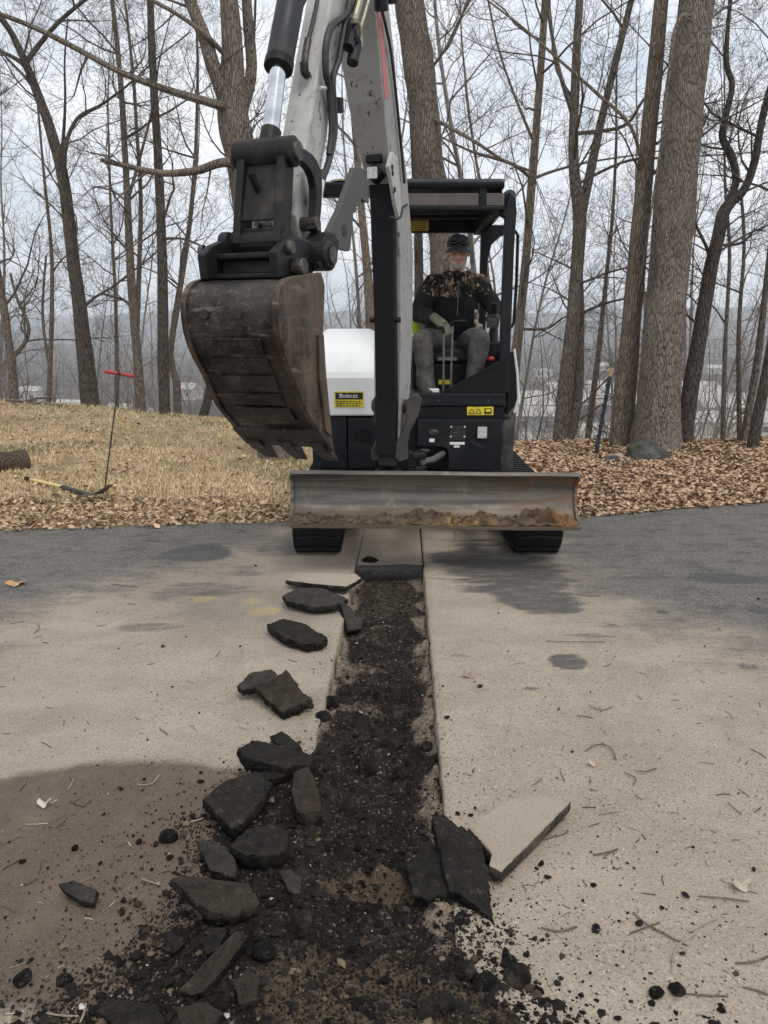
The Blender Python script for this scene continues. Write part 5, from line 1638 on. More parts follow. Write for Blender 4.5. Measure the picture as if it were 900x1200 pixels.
def grow(mb, p, d, L, r, lev, rng, kids=(5, 4, 3), up=.05):
    n = max(3, min(8, int(L / .22)))
    pts, rad = [p], [r]
    d = d.normalized()
    for i in range(n):
        d = (d + rvec(rng) * .27 + Vector((0, 0, up))).normalized()
        pts.append(pts[-1] + d * (L / n))
        rad.append(max(.0014, r * (1 - .85 * (i + 1) / n)))
    mb.tube(pts, rad, 6 if r > .03 else (4 if r > .009 else 3), cap=False)
    if lev <= 0: return
    k = kids[len(kids) - lev] if lev <= len(kids) else kids[0]
    for q in range(k):
        t = rng.uniform(.18, 1.0)
        i = min(n - 1, int(t * n))
        f = t * n - i
        b = pts[i].lerp(pts[i + 1], f)
        tg = (pts[i + 1] - pts[i]).normalized()
        s = rvec(rng); s = (s - tg * s.dot(tg)).normalized()
        an = math.radians(rng.uniform(28, 62))
        cd = tg * math.cos(an) + s * math.sin(an)
        grow(mb, b, cd, L * rng.uniform(.32, .62) * (1.15 - .4 * t), max(.002, rad[i] * rng.uniform(.45, .65)), lev - 1, rng, kids, up)

def px_path(path, Y, lean=0.0):
    out = []
    v0 = path[0][1]
    for u, v, w in path:
        y = Y + lean * (v0 - v) / 500.0
        p = at_Y(u, v, y)
        depth = (p - Vector((0, 0, CAMH))).length
        out.append((p.x, p.y, p.z, w * .82 / 900.0 * (y / ray(u, v).y) / 2))
    return out

TREES = []
def tree(name, label, Y, trunk, limbs=(), mat='bark', seed=1, prim=14, plen=(1.2, 2.8), lev=3, kids=(5, 4, 3), ext=4.0, vmax=330, group='bare trees along the crest', flare=1.25, lean=0.0, seg=12):
    rng = random.Random(seed)
    tp = px_path(trunk, Y, lean)
    # root it in the bank
    zb = float(bank_z(tp[0][0], Y)) if Y < 17 else float(valley_z(np.array(tp[0][0]), np.array(Y)))
    b = tp[0]
    if b[2] > zb - .05: tp = [(b[0], b[1], min(zb, b[2]) - .25, b[3] * flare)] + tp
    else: tp = [(b[0], b[1], b[2] - .2, b[3] * flare)] + tp
    # carry the stem on above the picture
    a, c = Vector(tp[-2][:3]), Vector(tp[-1][:3])
    dr = (c - a).normalized()
    steps = 5
    for k in range(1, steps + 1):
        dr = (dr + rvec(rng) * .06 + Vector((0, 0, .05))).normalized()
        c = c + dr * (ext / steps)
        tp.append((c.x, c.y, c.z, tp[-1][3] * .80))
    sp = spline(tp, 5)
    root = thing(name, label, 'tree', (tp[0][0], tp[0][1], zb), group)
    tm = MB()
    def stem(sp, seg):
        P = [Vector(q[:3]) for q in sp]
        R = [max(.004, q[3] * (1 + .06 * nz((q[0] * 2, q[2] * 2.3, seed)))) for q in sp]
        b0 = len(tm.v)
        tm.tube(P, R, seg)
        if seg >= 10:
            for i in range(b0, len(tm.v)):
                x, y, z = tm.v[i]
                ci = Vector(sp[min(len(sp) - 1, (i - b0) // seg)][:3])
                dd = Vector((x, y, z)) - ci
                k = 1 + .10 * nz((x * 9, y * 9, z * 1.3)) + .05 * nz((x * 24, y * 24, z * 3))
                tm.v[i] = tuple(ci + dd * k)
    stem(sp, seg)
    hosts = [(sp, vmax)]
    for lb in limbs:
        l = px_path(lb[0], Y + (lb[1] if len(lb) > 1 else 0.0))
        j = Vector(l[0][:3])
        # start on the stem itself
        near = min(sp, key=lambda q: (Vector(q[:3]) - j).length)
        l = [near[:3] + (min(near[3], l[0][3]),)] + l[1:]
        d = (lb[1] if len(lb) > 1 else 0)
        if l[-1][2] > 3.3:
            a, c = Vector(l[-2][:3]), Vector(l[-1][:3]); dr = (c - a).normalized()
            for k in range(3):
                dr = (dr + rvec(rng) * .1).normalized(); c = c + dr * .6
                l.append((c.x, c.y, c.z, l[-1][3] * .72))
        s2 = spline(l, 5)
        stem(s2, 10 if l[0][3] > .05 else 7)
        hosts.append((s2, 2000))
    tm.build('trunk', M[mat], root, 0, True)
    cm = MB()
    tot = sum(len(h[0]) for h in hosts)
    for h, vm in hosts:
        nb = max(3, int(prim * (1.0 if h is sp else .45)))
        idx = [i for i, q in enumerate(h) if q[2] > 1.5 and i > 3] if h is sp else list(range(4, len(h)))
        if not idx: continue
        for q in range(nb):
            i = rng.choice(idx)
            pnt = Vector(h[i][:3]); r = h[i][3]
            tg = (Vector(h[min(i + 1, len(h) - 1)][:3]) - Vector(h[i - 1][:3])).normalized()
            s = rvec(rng); s = (s - tg * s.dot(tg)).normalized()
            an = math.radians(rng.uniform(38, 72))
            L = rng.uniform(*plen) * (1.0 if h is sp else .7)
            grow(cm, pnt, tg * math.cos(an) + s * math.sin(an), L, min(r * .5, .006 + L * .0075), lev, rng, kids)
    cm.build('crown', M['twig'], root)
    TREES.append(root)
    return root

G = 'bare trees along the crest'
tree('bare_tree', 'large three-limbed tree behind the bucket with a long bough reaching left', 9.0,
     [(322, 510, 48), (308, 400, 44), (294, 270, 42), (283, 190, 44), (272, 128, 44), (272, 60, 30), (268, 0, 26)],
     [([(272, 140, 22), (252, 85, 22), (240, 45, 19), (222, 0, 16)], -.1), ([(284, 160, 18), (294, 90, 16), (291, 30, 15), (288, -10, 14)], .2),
      ([(262, 116, 13), (235, 117, 12), (195, 105, 10), (140, 84, 9), (80, 52, 8), (30, 28, 7), (-40, 2, 6)], -.4),
      ([(280, 180, 18), (258, 191, 13), (230, 200, 11), (190, 203, 9), (150, 195, 8), (118, 187, 6)], -.3),
      ([(258, 60, 8), (240, 40, 7), (205, 15, 6), (160, -8, 6)], -.2)], 'bark', 11, 10, (.8, 2.0), 3, (4, 4, 3), ext=3.0)
tree('bare_tree', 'thick tree rising behind the canopy roof and boom', 10.0,
     [(524, 520, 44), (521, 310, 41), (513, 250, 40), (503, 190, 42), (496, 120, 43), (488, 60, 43), (479, 0, 42), (470, -60, 40)],
     [([(508, 116, 6), (553, 164, 5), (590, 188, 4), (623, 201, 4)], -.5), ([(497, 110, 5), (520, 60, 4), (540, 20, 4), (556, -10, 4)], .4)], 'bark', 12, 10, (1.0, 2.4), 3, (4, 4, 3))
tree('bare_tree', 'slim trunk seen through the canopy left of the operator', 12.5, [(492, 520, 15), (491, 400, 14), (490, 270, 13), (485, 150, 12), (478, 20, 11)], (), 'bark_dark', 13, 8)
tree('bare_tree', 'slender tan tree just right of the canopy grab rail', 11.0,
     [(597, 500, 17), (604, 420, 15), (614, 330, 13), (622, 230, 12), (630, 130, 11), (637, 30, 10), (640, -40, 9)],
     [([(620, 205, 5), (600, 192, 5), (560, 180, 4), (540, 172, 3)], -.2), ([(612, 380, 4), (640, 385, 4), (660, 372, 3)], .2), ([(626, 215, 5), (650, 200, 4), (690, 190, 3)], .2), ([(624, 175, 5), (606, 120, 4), (585, 60, 3), (572, 0, 3)], .3)], 'bark_tan', 14, 12, (.9, 2.2), 3, (6, 5, 3))
tree('bare_tree', 'forked grey tree with a double trunk beyond the blade', 10.2,
     [(652, 556, 24), (661, 470, 22), (670, 390, 20), (677, 300, 19), (679, 250, 19), (672, 190, 15), (674, 100, 13), (679, 0, 11)],
     [([(679, 262, 15), (693, 195, 13), (712, 110, 11), (735, 20, 9), (744, -20, 8)], .1), ([(668, 552, 20), (674, 480, 18), (679, 400, 14), (679, 320, 10)], .12),
      ([(673, 140, 7), (656, 85, 6), (645, 30, 5), (640, -10, 4)], -.1), ([(700, 170, 6), (730, 148, 5), (752, 120, 4)], .3), ([(690, 210, 5), (730, 190, 4), (775, 185, 3)], -.2)], 'bark', 15, 14, (.9, 2.2), 3, (6, 5, 3))
tree('bare_tree', 'straight mid-sized tree close beside the thickest trunk', 9.7,
     [(726, 552, 38), (731, 480, 32), (738, 400, 28), (746, 310, 26), (755, 210, 24), (765, 110, 22), (775, 0, 21), (781, -60, 20)],
     [([(757, 195, 6), (740, 150, 5), (700, 110, 5), (655, 70, 4), (610, 30, 3)], -.3)], 'bark_tan', 16, 12, (.9, 2.2), 3, (6, 5, 3))
tree('bare_tree', 'thickest trunk in view, deeply ridged, with mossy rocks at its foot', 9.3,
     [(768, 548, 76), (770, 500, 63), (774, 440, 58), (781, 350, 55), (790, 250, 54), (799, 150, 52), (810, 60, 50), (817, 0, 49), (826, -70, 46)],
     [([(812, 8, 7), (800, 18, 6), (790, 40, 6), (785, 80, 6), (779, 120, 5), (775, 165, 4)], -.30)], 'bark_big', 17, 7, (1.0, 2.5), 3, (4, 4, 3), flare=1.35, seg=22)
tree('bare_tree', 'crooked forked tree bending right beside the thickest trunk', 9.8,
     [(799, 540, 24), (807, 470, 22), (819, 400, 21), (832, 320, 20), (841, 280, 19), (850, 245, 17), (872, 222, 12), (884, 190, 11), (893, 140, 10), (906, 90, 9)],
     [([(848, 252, 12), (862, 215, 11), (858, 185, 11), (847, 162, 10), (850, 138, 9), (858, 100, 8), (851, 70, 7), (856, 0, 6)], .1),
      ([(836, 305, 5), (828, 290, 5), (815, 262, 4), (808, 235, 4)], -.2), ([(840, 290, 4), (868, 285, 4), (885, 268, 3)], .2), ([(852, 150, 4), (838, 135, 4), (825, 120, 3)], -.1)], 'bark_dark', 18, 14, (.8, 1.9), 3, (6, 5, 3), ext=3)
tree('bare_tree', 'thin tree near the right edge leaning right', 9.6, [(866, 552, 12), (876, 490, 11), (888, 420, 10), (896, 350, 9), (906, 260, 8), (912, 180, 7)], [([(868, 540, 8), (866, 470, 7), (866, 380, 6), (872, 290, 5), (868, 220, 4)], .2)], 'bark', 19, 14, (.7, 1.6), 3, (6, 5, 3), ext=3)
tree('bare_tree', 'dark leaning trunk cut by the right edge of the picture', 9.2, [(877, 550, 18), (888, 490, 16), (900, 430, 15), (915, 350, 14), (930, 260, 12)], (), 'bark_dark', 20, 8, (.8, 1.8))
tree('bare_tree', 'thin sapling between the forked tree and the blue-black stake', 10.8, [(684, 556, 10), (693, 480, 9), (702, 410, 8), (710, 330, 6), (718, 250, 5), (722, 170, 4)], (), 'bark_tan', 21, 12, (.5, 1.3), 3, (4, 4, 3), ext=2)
tree('bare_tree', 'straight thin sapling right of the crooked tree', 11.5, [(845, 556, 8), (848, 480, 7), (850, 400, 6), (855, 300, 5), (850, 220, 4)], (), 'bark', 22, 14, (.5, 1.3), 3, (6, 5, 3), ext=2)
tree('bare_tree', 'leaning brown trunk behind the hood, left of the boom guard', 13.0, [(440, 500, 15), (436, 420, 14), (432, 340, 13), (424, 250, 11), (414, 120, 9), (408, 0, 8)], (), 'bark_tan', 23, 12, (.9, 2.0))
tree('bare_tree', 'dark tree on the left leaning left as it rises', 13.6,
     [(107, 482, 27), (100, 420, 23), (92, 350, 20), (84, 290, 18), (75, 215, 16), (60, 155, 15), (44, 110, 13), (30, 74, 11), (14, 40, 9), (-8, 5, 8)],
     [([(34, 80, 8), (48, 50, 7), (70, 25, 6), (100, 0, 5)], .2), ([(82, 240, 6), (76, 180, 6), (90, 140, 5), (120, 122, 4)], -.2), ([(95, 400, 6), (88, 330, 5), (70, 200, 6), (74, 165, 5)], .25),
      ([(34, 78, 7), (20, 70, 6), (0, 60, 5)], 0.)], 'bark_dark', 24, 18, (1.2, 2.8), 3, (6, 5, 3))
tree('bare_tree', 'twin-stemmed tree behind the red-handled probe', 13.6,
     [(165, 486, 15), (161, 420, 13), (154, 330, 12), (150, 250, 10), (147, 190, 9), (143, 120, 8), (137, 50, 7), (130, -10, 6)],
     [([(161, 400, 8), (163, 320, 7), (165, 230, 6), (160, 150, 5), (157, 100, 5), (150, 30, 4)], .2), ([(152, 230, 5), (168, 170, 4), (180, 120, 3)], -.2), ([(160, 380, 4), (150, 355, 4), (122, 345, 3)], .2)], 'bark', 25, 20, (1.1, 2.6), 3, (6, 5, 3))
tree('bare_tree', 'straight dark trunk left of the bucket', 13.4, [(193, 490, 17), (191, 400, 16), (190, 300, 14), (186, 200, 13), (180, 100, 11), (176, 0, 10), (174, -60, 9)], [([(189, 290, 4), (215, 280, 3), (240, 290, 3)], .1)], 'bark_dark', 26, 12, (1.1, 2.6), 3, (6, 5, 3))
tree('bare_tree', 'wavy thin tree between the straight trunk and the bucket', 14.2, [(208, 490, 12), (207, 450, 11), (200, 415, 9), (209, 350, 9), (220, 280, 7), (228, 200, 6), (231, 130, 5)], [([(200, 345, 6), (210, 335, 5), (214, 300, 4), (224, 250, 3)], .1)], 'bark', 27, 16, (.8, 2.0), 3, (6, 5, 3))
tree('bare_tree', 'pale tree at the left edge beside the brush pile', 14.4, [(18, 480, 14), (14, 430, 12), (8, 385, 11), (1, 340, 10), (-14, 260, 9)], [([(10, 420, 7), (30, 400, 6), (33, 380, 5), (20, 350, 4), (12, 320, 3)], .1)], 'bark', 28, 16, (1.2, 3.0), 3, (6, 5, 3))
tree('bare_tree', 'thin upright sapling left of the dark leaning tree', 15.0, [(57, 484, 8), (59, 420, 7), (61, 360, 6), (60, 290, 5), (52, 210, 4), (44, 120, 3)], [([(59, 430, 5), (50, 370, 4), (54, 300, 3)], .2)], 'bark_tan', 29, 18, (.9, 2.0), 3, (6, 5, 3), ext=2)
tree('bare_tree', 'thin sapling between the dark leaning tree and the probe', 15.5, [(137, 484, 6), (137, 420, 6), (135, 340, 5), (130, 250, 4), (127, 150, 3)], (), 'bark_tan', 30, 18, (.8, 2.0), 3, (6, 5, 3), ext=2)
tree('bare_tree', 'short leaning trunk low behind the bucket', 14.5, [(237, 494, 14), (243, 470, 13), (252, 430, 12), (262, 380, 11), (275, 300, 9), (282, 200, 7)], (), 'bark_dark', 31, 12, (1.0, 2.2), 3, (6, 5, 3))
tree('bare_tree', 'wavy thin tree seen between cab post and grab rail', 13.0, [(578, 520, 8), (580, 420, 8), (576, 360, 7), (570, 310, 6), (574, 260, 5), (560, 200, 4), (548, 120, 4)], (), 'bark_tan', 32, 14, (.8, 1.8), 3, (6, 5, 3), ext=2)

# woods behind: a few kinds of tree, copied one by one down the slope
def proto(seed, H, r, kids, prim, pl):
    rng = random.Random(seed)
    root = thing('woodland_tree', 'slim bare tree in the wood on the slope', 'tree', (0, 0, 0), 'bare trees of the wood on the slope')
    pts = [(0, 0, -.5, r * 1.3), (0, 0, 0, r)]
    p = Vector((0, 0, 0)); d = Vector((rng.uniform(-.1, .1), rng.uniform(-.1, .1), 1)).normalized()
    n = 9
    for k in range(n):
        d = (d + rvec(rng) * .09 + Vector((0, 0, .04))).normalized()
        p = p + d * H / n
        pts.append((p.x, p.y, p.z, max(.008, r * (1 - .9 * (k + 1) / n))))
    sp = spline(pts, 4)
    tm = MB(); tm.tube([Vector(q[:3]) for q in sp], [q[3] for q in sp], 7)
    tm.build('trunk', M['twig_far'], root, 0, True)
    cm = MB()
    idx = [i for i, q in enumerate(sp) if q[2] > H * .22]
    for q in range(prim):
        i = rng.choice(idx); f = sp[i][2] / H
        tg = (Vector(sp[min(i + 1, len(sp) - 1)][:3]) - Vector(sp[i - 1][:3])).normalized()
        s = rvec(rng); s = (s - tg * s.dot(tg)).normalized()
        an = math.radians(rng.uniform(28, 62))
        L = rng.uniform(*pl) * (1.2 - .7 * f)
        grow(cm, Vector(sp[i][:3]), tg * math.cos(an) + s * math.sin(an), L, min(sp[i][3] * .55, .012 + L * .01), 3, rng, kids, .08)
    cm.build('crown', M['twig_far'], root)
    return root
PRO = [proto(101, 11, .065, (5, 4, 3), 20, (1.4, 3.2)), proto(102, 14, .085, (5, 4, 3), 24, (1.6, 3.8)), proto(103, 9, .042, (5, 4, 3), 18, (1.0, 2.4)),
       proto(104, 13, .075, (5, 4, 3), 22, (1.4, 3.6)), proto(105, 8, .036, (4, 4, 3), 18, (.9, 2.2)), proto(106, 16, .10, (5, 4, 3), 24, (1.8, 4.2))]
used = set()
rng = random.Random(77)
spots = []
for band, (y0, y1, cnt) in enumerate(((16, 24, 9), (24, 40, 26), (40, 75, 46), (75, 150, 60))):
    for k in range(cnt):
        y = rng.uniform(y0, y1)
        spots.append((rng.uniform(-.62, .62) * y, y))
for k, (x, y) in enumerate(spots):
    j = rng.randrange(6)
    if y < 18 and j in (1, 5): j = 2
    src = PRO[j]
    if j not in used:
        used.add(j); o = src
    else:
        o = src.copy(); COL.objects.link(o)
        for c in src.children:
            cc = c.copy(); COL.objects.link(cc); cc.parent = o
    z = float(valley_z(np.array(x), np.array(y))) if y > 18 else float(bank_z(x, y))
    s = rng.uniform(.75, 1.2)
    o.location = (x, y, z - .1)
    o.rotation_euler = (rng.uniform(-.06, .06), rng.uniform(-.06, .06), rng.uniform(0, 6.28))
    o.scale = (s, s, s)

# undergrowth of thin stems along the drop
def brush(name, label, n, xr, yr, hr, seed, mat):
    rng = random.Random(seed); mb = MB()
    for k in range(n):
        y = rng.uniform(*yr); x = rng.uniform(*xr) * y / 12
        z = float(bank_z(x, y)) if y < 17.5 else float(valley_z(np.array(x), np.array(y)))
        grow(mb, Vector((x, y, z - .1)), Vector((rng.uniform(-.25, .25), rng.uniform(-.25, .25), 1)), rng.uniform(*hr), rng.uniform(.005, .014), 2, rng, (4, 3), .10)
    o = mb.build(name, mat)
    return tag(o, label, 'brush', kind='stuff')
brush('brush', 'grey thicket of thin bare stems beyond the left bank', 520, (-8, -1.2), (14.5, 30), (1.2, 3.4), 5, M['twig_far'])
brush('brush', 'grey thicket of thin bare stems beyond the right bank', 520, (1.0, 8), (10.6, 26), (1.0, 2.8), 6, M['twig_far'])
# ================================================================== SLABS, CLODS AND CRUMBS OF BROKEN ASPHALT
def mat_chunk(name, dark, light, dust=0.0, top=None):
    t = NT(name)
    a = t.noise(22, 7, .75); sp = t.new('ShaderNodeSeparateColor'); t.l.new(t.voro(190, out='Color'), sp.inputs[0])
    c = t.mix(t.ramp(a, .36, .66), dark, light)
    c = t.mix(t.math('MULTIPLY', t.ramp(sp.outputs[0], .86, .98), .6), c, (.10, .09, .078))
    if dust:
        c = t.mix(t.math('MULTIPLY', t.ramp(t.noise(13, 6, .75), .45, .66), dust), c, (.27, .21, .155))
    if top:
        g = t.new('ShaderNodeNewGeometry'); s = t.new('ShaderNodeSeparateXYZ'); t.l.new(t.attr('up', 'Vector'), s.inputs[0])
        f = t.math('ADD', t.attr('up'), t.math('MULTIPLY', t.math('SUBTRACT', t.noise(16, 7, .8), .5), 2.6 if top[0] < .3 else .5))
        tc_ = t.mix(t.ramp(t.noise(170, 3, .8), .50, .68), top, tuple(x * (.40 if top[0] < .3 else .72) for x in top))
        c = t.mix(t.ramp(f, .45, 1.1) if top[0] < .3 else t.ramp(f, .2, .5), c, tc_)
        if top[0] < .3: c = t.mix(t.math('MULTIPLY', t.math('MULTIPLY', t.attr('up'), t.ramp(t.noise(30, 7, .8), .54, .70)), .6), c, (.19, .15, .11))
    return t.done(c, .93, 0, t.bump(t.math('ADD', t.noise(75, 6, .8), t.math('MULTIPLY', sp.outputs[1], .3)), 1.0, .02), .15)
M['chunk'] = mat_chunk('broken_asphalt', (.007, .0066, .0062), (.020, .018, .016), .10, (.040, .035, .030))
M['chunk_brown'] = mat_chunk('dirty_broken_asphalt', (.012, .010, .0085), (.036, .029, .023), .25, (.070, .054, .041))
M['chunk_grey'] = mat_chunk('weathered_asphalt_face', (.012, .011, .010), (.030, .028, .026), .1, (.080, .071, .061))
M['chunk_tan'] = mat_chunk('dusty_slab', (.012, .011, .010), (.034, .030, .027), .25, (.58, .48, .37))
M['chunk_edge'] = mat_chunk('dusty_edge_slab', (.05, .042, .035), (.13, .105, .082), .5, (.60, .50, .385))

def slab(label, top, th, mat='chunk', zs=.05, tilt=None, seed=0, rough=1.0, group='chunks of broken asphalt', name='asphalt_chunk', inset=.93, crown=.0):
    """top: pixels (u, v[, z]) of the upper face; the slab hangs th below it"""
    lift = .008 if sum(q[1] for q in top) / len(top) > 890 and 180 < top[0][0] < 480 else 0
    P = [at_Z(q[0], q[1], (q[2] if len(q) > 2 else zs) + lift) for q in top]
    th = th * .8
    c = sum(P, Vector()) / len(P)
    # upper face as a plane through the given corners
    A = np.array([[p.x - c.x, p.y - c.y, 1] for p in P]); b = np.array([p.z for p in P])
    co, *_ = np.linalg.lstsq(A, b, rcond=None)
    nrm = Vector((-co[0], -co[1], 1)).normalized()
    rng = random.Random(seed * 13 + 5)
    # resample the outline
    per = sum((P[i] - P[(i + 1) % len(P)]).length for i in range(len(P)))
    n = max(36, min(120, int(per / .0065)))
    out = []
    tot = 0; i = 0; segs = [(P[i], P[(i + 1) % len(P)]) for i in range(len(P))]
    for a, bb in segs:
        m = max(1, round((bb - a).length / per * n))
        for k in range(m): out.append(a.lerp(bb, k / m))
    n = len(out)
    for k in range(n):
        d = (out[k] - c); r = 1 + rough * (.03 * nz((d.x * 22 + seed, d.y * 22, seed)) + .06 * nz((d.x * 75, d.y * 75, seed + 3)) + .035 * nz((d.x * 170, d.y * 170, seed + 7)))
        out[k] = c + d * r
    size = math.sqrt(max(1e-6, sum((p - c).length for p in out) / n)) 
    vs, fs, upv = [], [], []
    rings = [(.0, 0, 1), (.18, 0, 1), (.36, 0, 1), (.52, 0, 1), (.68, 0, 1), (.8, 0, 1), (.89, 0, 1), (.965, -.01, 1), (.995, -.10, .3), (1.0, -.3, 0), (1.01, -.6, 0), (.985, -.85, 0), (.95, -1.0, 0), (.5, -1.03, 0), (0, -1.03, 0)]
    for sc, dz, up in rings:
        for p in out:
            q = c + (p - c) * sc
            q = Vector((q.x, q.y, co[2] + co[0] * (q.x - c.x) + co[1] * (q.y - c.y)))
            q += nrm * (th * dz + (crown * (1 - sc * sc) if dz == 0 else 0))
            amp = rough * (.12 * th if up == 1 else .14 * th)
            q += nrm * amp * (nz((q.x * 26, q.y * 26, q.z * 26 + seed)) + .8 * nz((q.x * 70, q.y * 70, q.z * 70)) + .5 * nz((q.x * 170, q.y * 170, q.z * 170)))
            if 0 < sc and up < 1 and dz > -1.02:
                h = Vector((p.x - c.x, p.y - c.y, 0)).normalized()
                q += h * .12 * th * rough * (nz((q.x * 45, q.y * 45, q.z * 60 + seed)) + .5 * nz((q.x * 100, q.y * 100, q.z * 120)))
            vs.append(q); upv.append(up)
    for j in range(len(rings) - 1):
        for k in range(n):
            fs.append((j * n + k, j * n + (k + 1) % n, (j + 1) * n + (k + 1) % n, (j + 1) * n + k))
    mb = MB(); mb.add(vs, fs)
    o = mb.build(name, M[mat], None, 0, True, org=c - nrm * th)
    at = o.data.attributes.new('up', 'FLOAT', 'POINT'); at.data.foreach_set('value', np.array(upv, dtype=np.float32))
    o.data.flip_normals()
    return tag(o, label, 'asphalt chunk' if name == 'asphalt_chunk' else 'clod', group)

slab('tan-topped thin slab farthest up the trench, beside its far left edge', [(334, 679, .055), (346, 671, .055), (418, 672, .06), (423, 677, .06), (406, 687, .055), (372, 684, .055)], .042, 'chunk_tan', seed=1, rough=.5)
slab('grey slab lying in front of the tan-topped thin one', [(331, 698, .05), (350, 688, .055), (378, 688, .06), (408, 702, .05), (392, 709, .05), (368, 711, .05), (336, 704, .05)], .042, 'chunk_grey', seed=2, rough=.6, crown=.006)
slab('slab tipped over the left edge down into the trench', [(398, 704, .05), (410, 707, .045), (425, 728, -.03), (424, 737, -.045), (408, 739, -.035), (403, 722, .01)], .035, 'chunk_grey', seed=3)
slab('long dark slab alone on the dust left of the trench', [(312, 732, .055), (330, 724, .06), (355, 730, .055), (384, 746, .05), (378, 753, .045), (358, 755, .045), (332, 746, .05)], .048, 'chunk', seed=4)
slab('thin grey slab leaning behind the pointed block', [(277, 802, .06), (292, 790, .06), (318, 784, .07), (326, 790, .07), (308, 805, .05), (284, 810, .045)], .035, 'chunk_grey', seed=5)
slab('pointed brownish block in front of the thin grey slab', [(296, 806, .06), (318, 792, .10), (336, 782, .115), (344, 796, .09), (356, 812, .07), (366, 822, .05), (330, 832, .045), (316, 822, .05)], .06, 'chunk_brown', seed=6, rough=1.2)
slab('small dark lump behind the long slab at the trench corner', [(316, 862, .06), (330, 856, .07), (352, 872, .06), (348, 879, .05), (324, 872, .05)], .05, 'chunk', seed=7)
slab('long dark slab lying across the pile at its upper end', [(279, 876, .10), (296, 867, .105), (332, 873, .10), (368, 885, .09), (366, 895, .085), (335, 899, .085), (302, 893, .09), (283, 886, .095)], .06, 'chunk', seed=8)
slab('thin dark shard wedged under the long upper slab', [(302, 905, .05), (330, 900, .055), (340, 907, .05), (318, 914, .04), (306, 914, .04)], .035, 'chunk', seed=9)
slab('upright brick-shaped block at the trench edge', [(344, 904, .075), (361, 896, .08), (369, 912, .07), (377, 946, .06), (360, 955, .055), (348, 950, .06), (342, 928, .065)], .07, 'chunk_brown', seed=10)
slab('broad flat slab on the left of the pile', [(237, 936, .07), (262, 914, .085), (298, 904, .085), (320, 918, .08), (302, 942, .07), (288, 960, .06), (272, 970, .055), (250, 952, .06)], .05, 'chunk', seed=11, rough=.8)
slab('rounded slab with a pale left tip below the broad one', [(268, 992, .075), (288, 971, .085), (318, 966, .085), (340, 978, .075), (336, 996, .07), (310, 1004, .065), (285, 1003, .065)], .055, 'chunk', seed=12)
slab('dark slab sunk on edge left of the rounded one', [(228, 984, .05), (250, 983, .06), (277, 1008, .05), (274, 1028, .04), (246, 1020, .035)], .05, 'chunk_grey', seed=13, rough=1.3)
slab('broad slab with a ragged pale-edged overhang', [(200, 1030, .085), (214, 1024, .085), (250, 1029, .08), (292, 1034, .07), (304, 1058, .06), (276, 1072, .065), (246, 1068, .075), (226, 1053, .08)], .035, 'chunk_brown', seed=14, rough=1.2)
slab('small flat grey flake in the middle of the dirt', [(326, 1021, .04), (340, 1017, .05), (354, 1030, .04), (351, 1048, .03), (338, 1044, .03)], .03, 'chunk_grey', seed=15)
slab('lone dark slab on the damp ground at far left', [(69, 1036, .04), (84, 1031, .045), (113, 1042, .04), (110, 1058, .03), (92, 1054, .03), (76, 1045, .035)], .032, 'chunk_grey', seed=16)
slab('small shard standing at the left rim of the pile', [(188, 1092, .06), (200, 1089, .06), (216, 1108, .03), (205, 1115, .025), (192, 1108, .03)], .04, 'chunk', seed=17)
slab('long narrow slab slanting down the lower left of the pile', [(212, 1160, .05), (238, 1126, .075), (276, 1090, .09), (292, 1098, .08), (266, 1130, .065), (240, 1160, .05), (222, 1168, .045)], .06, 'chunk_brown', seed=18)
slab('rounded stub of asphalt below the long narrow slab', [(274, 1152, .06), (290, 1134, .075), (304, 1148, .065), (300, 1172, .05), (280, 1178, .045)], .06, 'chunk_brown', seed=19)
slab('narrow block lying against the long narrow slab', [(236, 1102, .07), (254, 1085, .085), (266, 1090, .08), (256, 1113, .06), (240, 1119, .055)], .055, 'chunk', seed=20)
slab('big black slab tipped up against the right trench edge', [(506, 956, .11), (520, 953, .115), (562, 984, .075), (571, 1015, .055), (579, 1078, .012), (546, 1053, .03), (526, 1045, .035)], .05, 'chunk', seed=21, rough=1.1)
slab('black block in the trench under the tipped slab', [(476, 1012, .02), (503, 984, .04), (516, 1000, .05), (526, 1046, .02), (502, 1056, .0), (484, 1050, .0)], .06, 'chunk', seed=22, rough=1.3)
slab('square tan-topped slab lying right of the trench', [(548, 968, .055), (598, 934, .058), (640, 931, .058), (669, 939, .056), (640, 968, .056), (588, 1020, .055), (573, 1014, .055), (576, 1000, .055)], .05, 'chunk_edge', seed=23, rough=.35)
slab('dark lump at the bottom edge of the picture', [(486, 1174, .03), (518, 1160, .05), (548, 1174, .04), (552, 1200, .02), (520, 1214, .01), (492, 1205, .01)], .06, 'chunk', seed=24)
slab('dark slab half buried at the lower left corner of the pile', [(112, 1186, .03), (140, 1168, .05), (182, 1176, .05), (196, 1200, .03), (150, 1214, .02)], .05, 'chunk', seed=25)
slab('flat dark piece low in the pile near the bottom', [(205, 1180, .05), (240, 1172, .06), (262, 1188, .05), (244, 1208, .04), (212, 1206, .04)], .05, 'chunk_brown', seed=26)

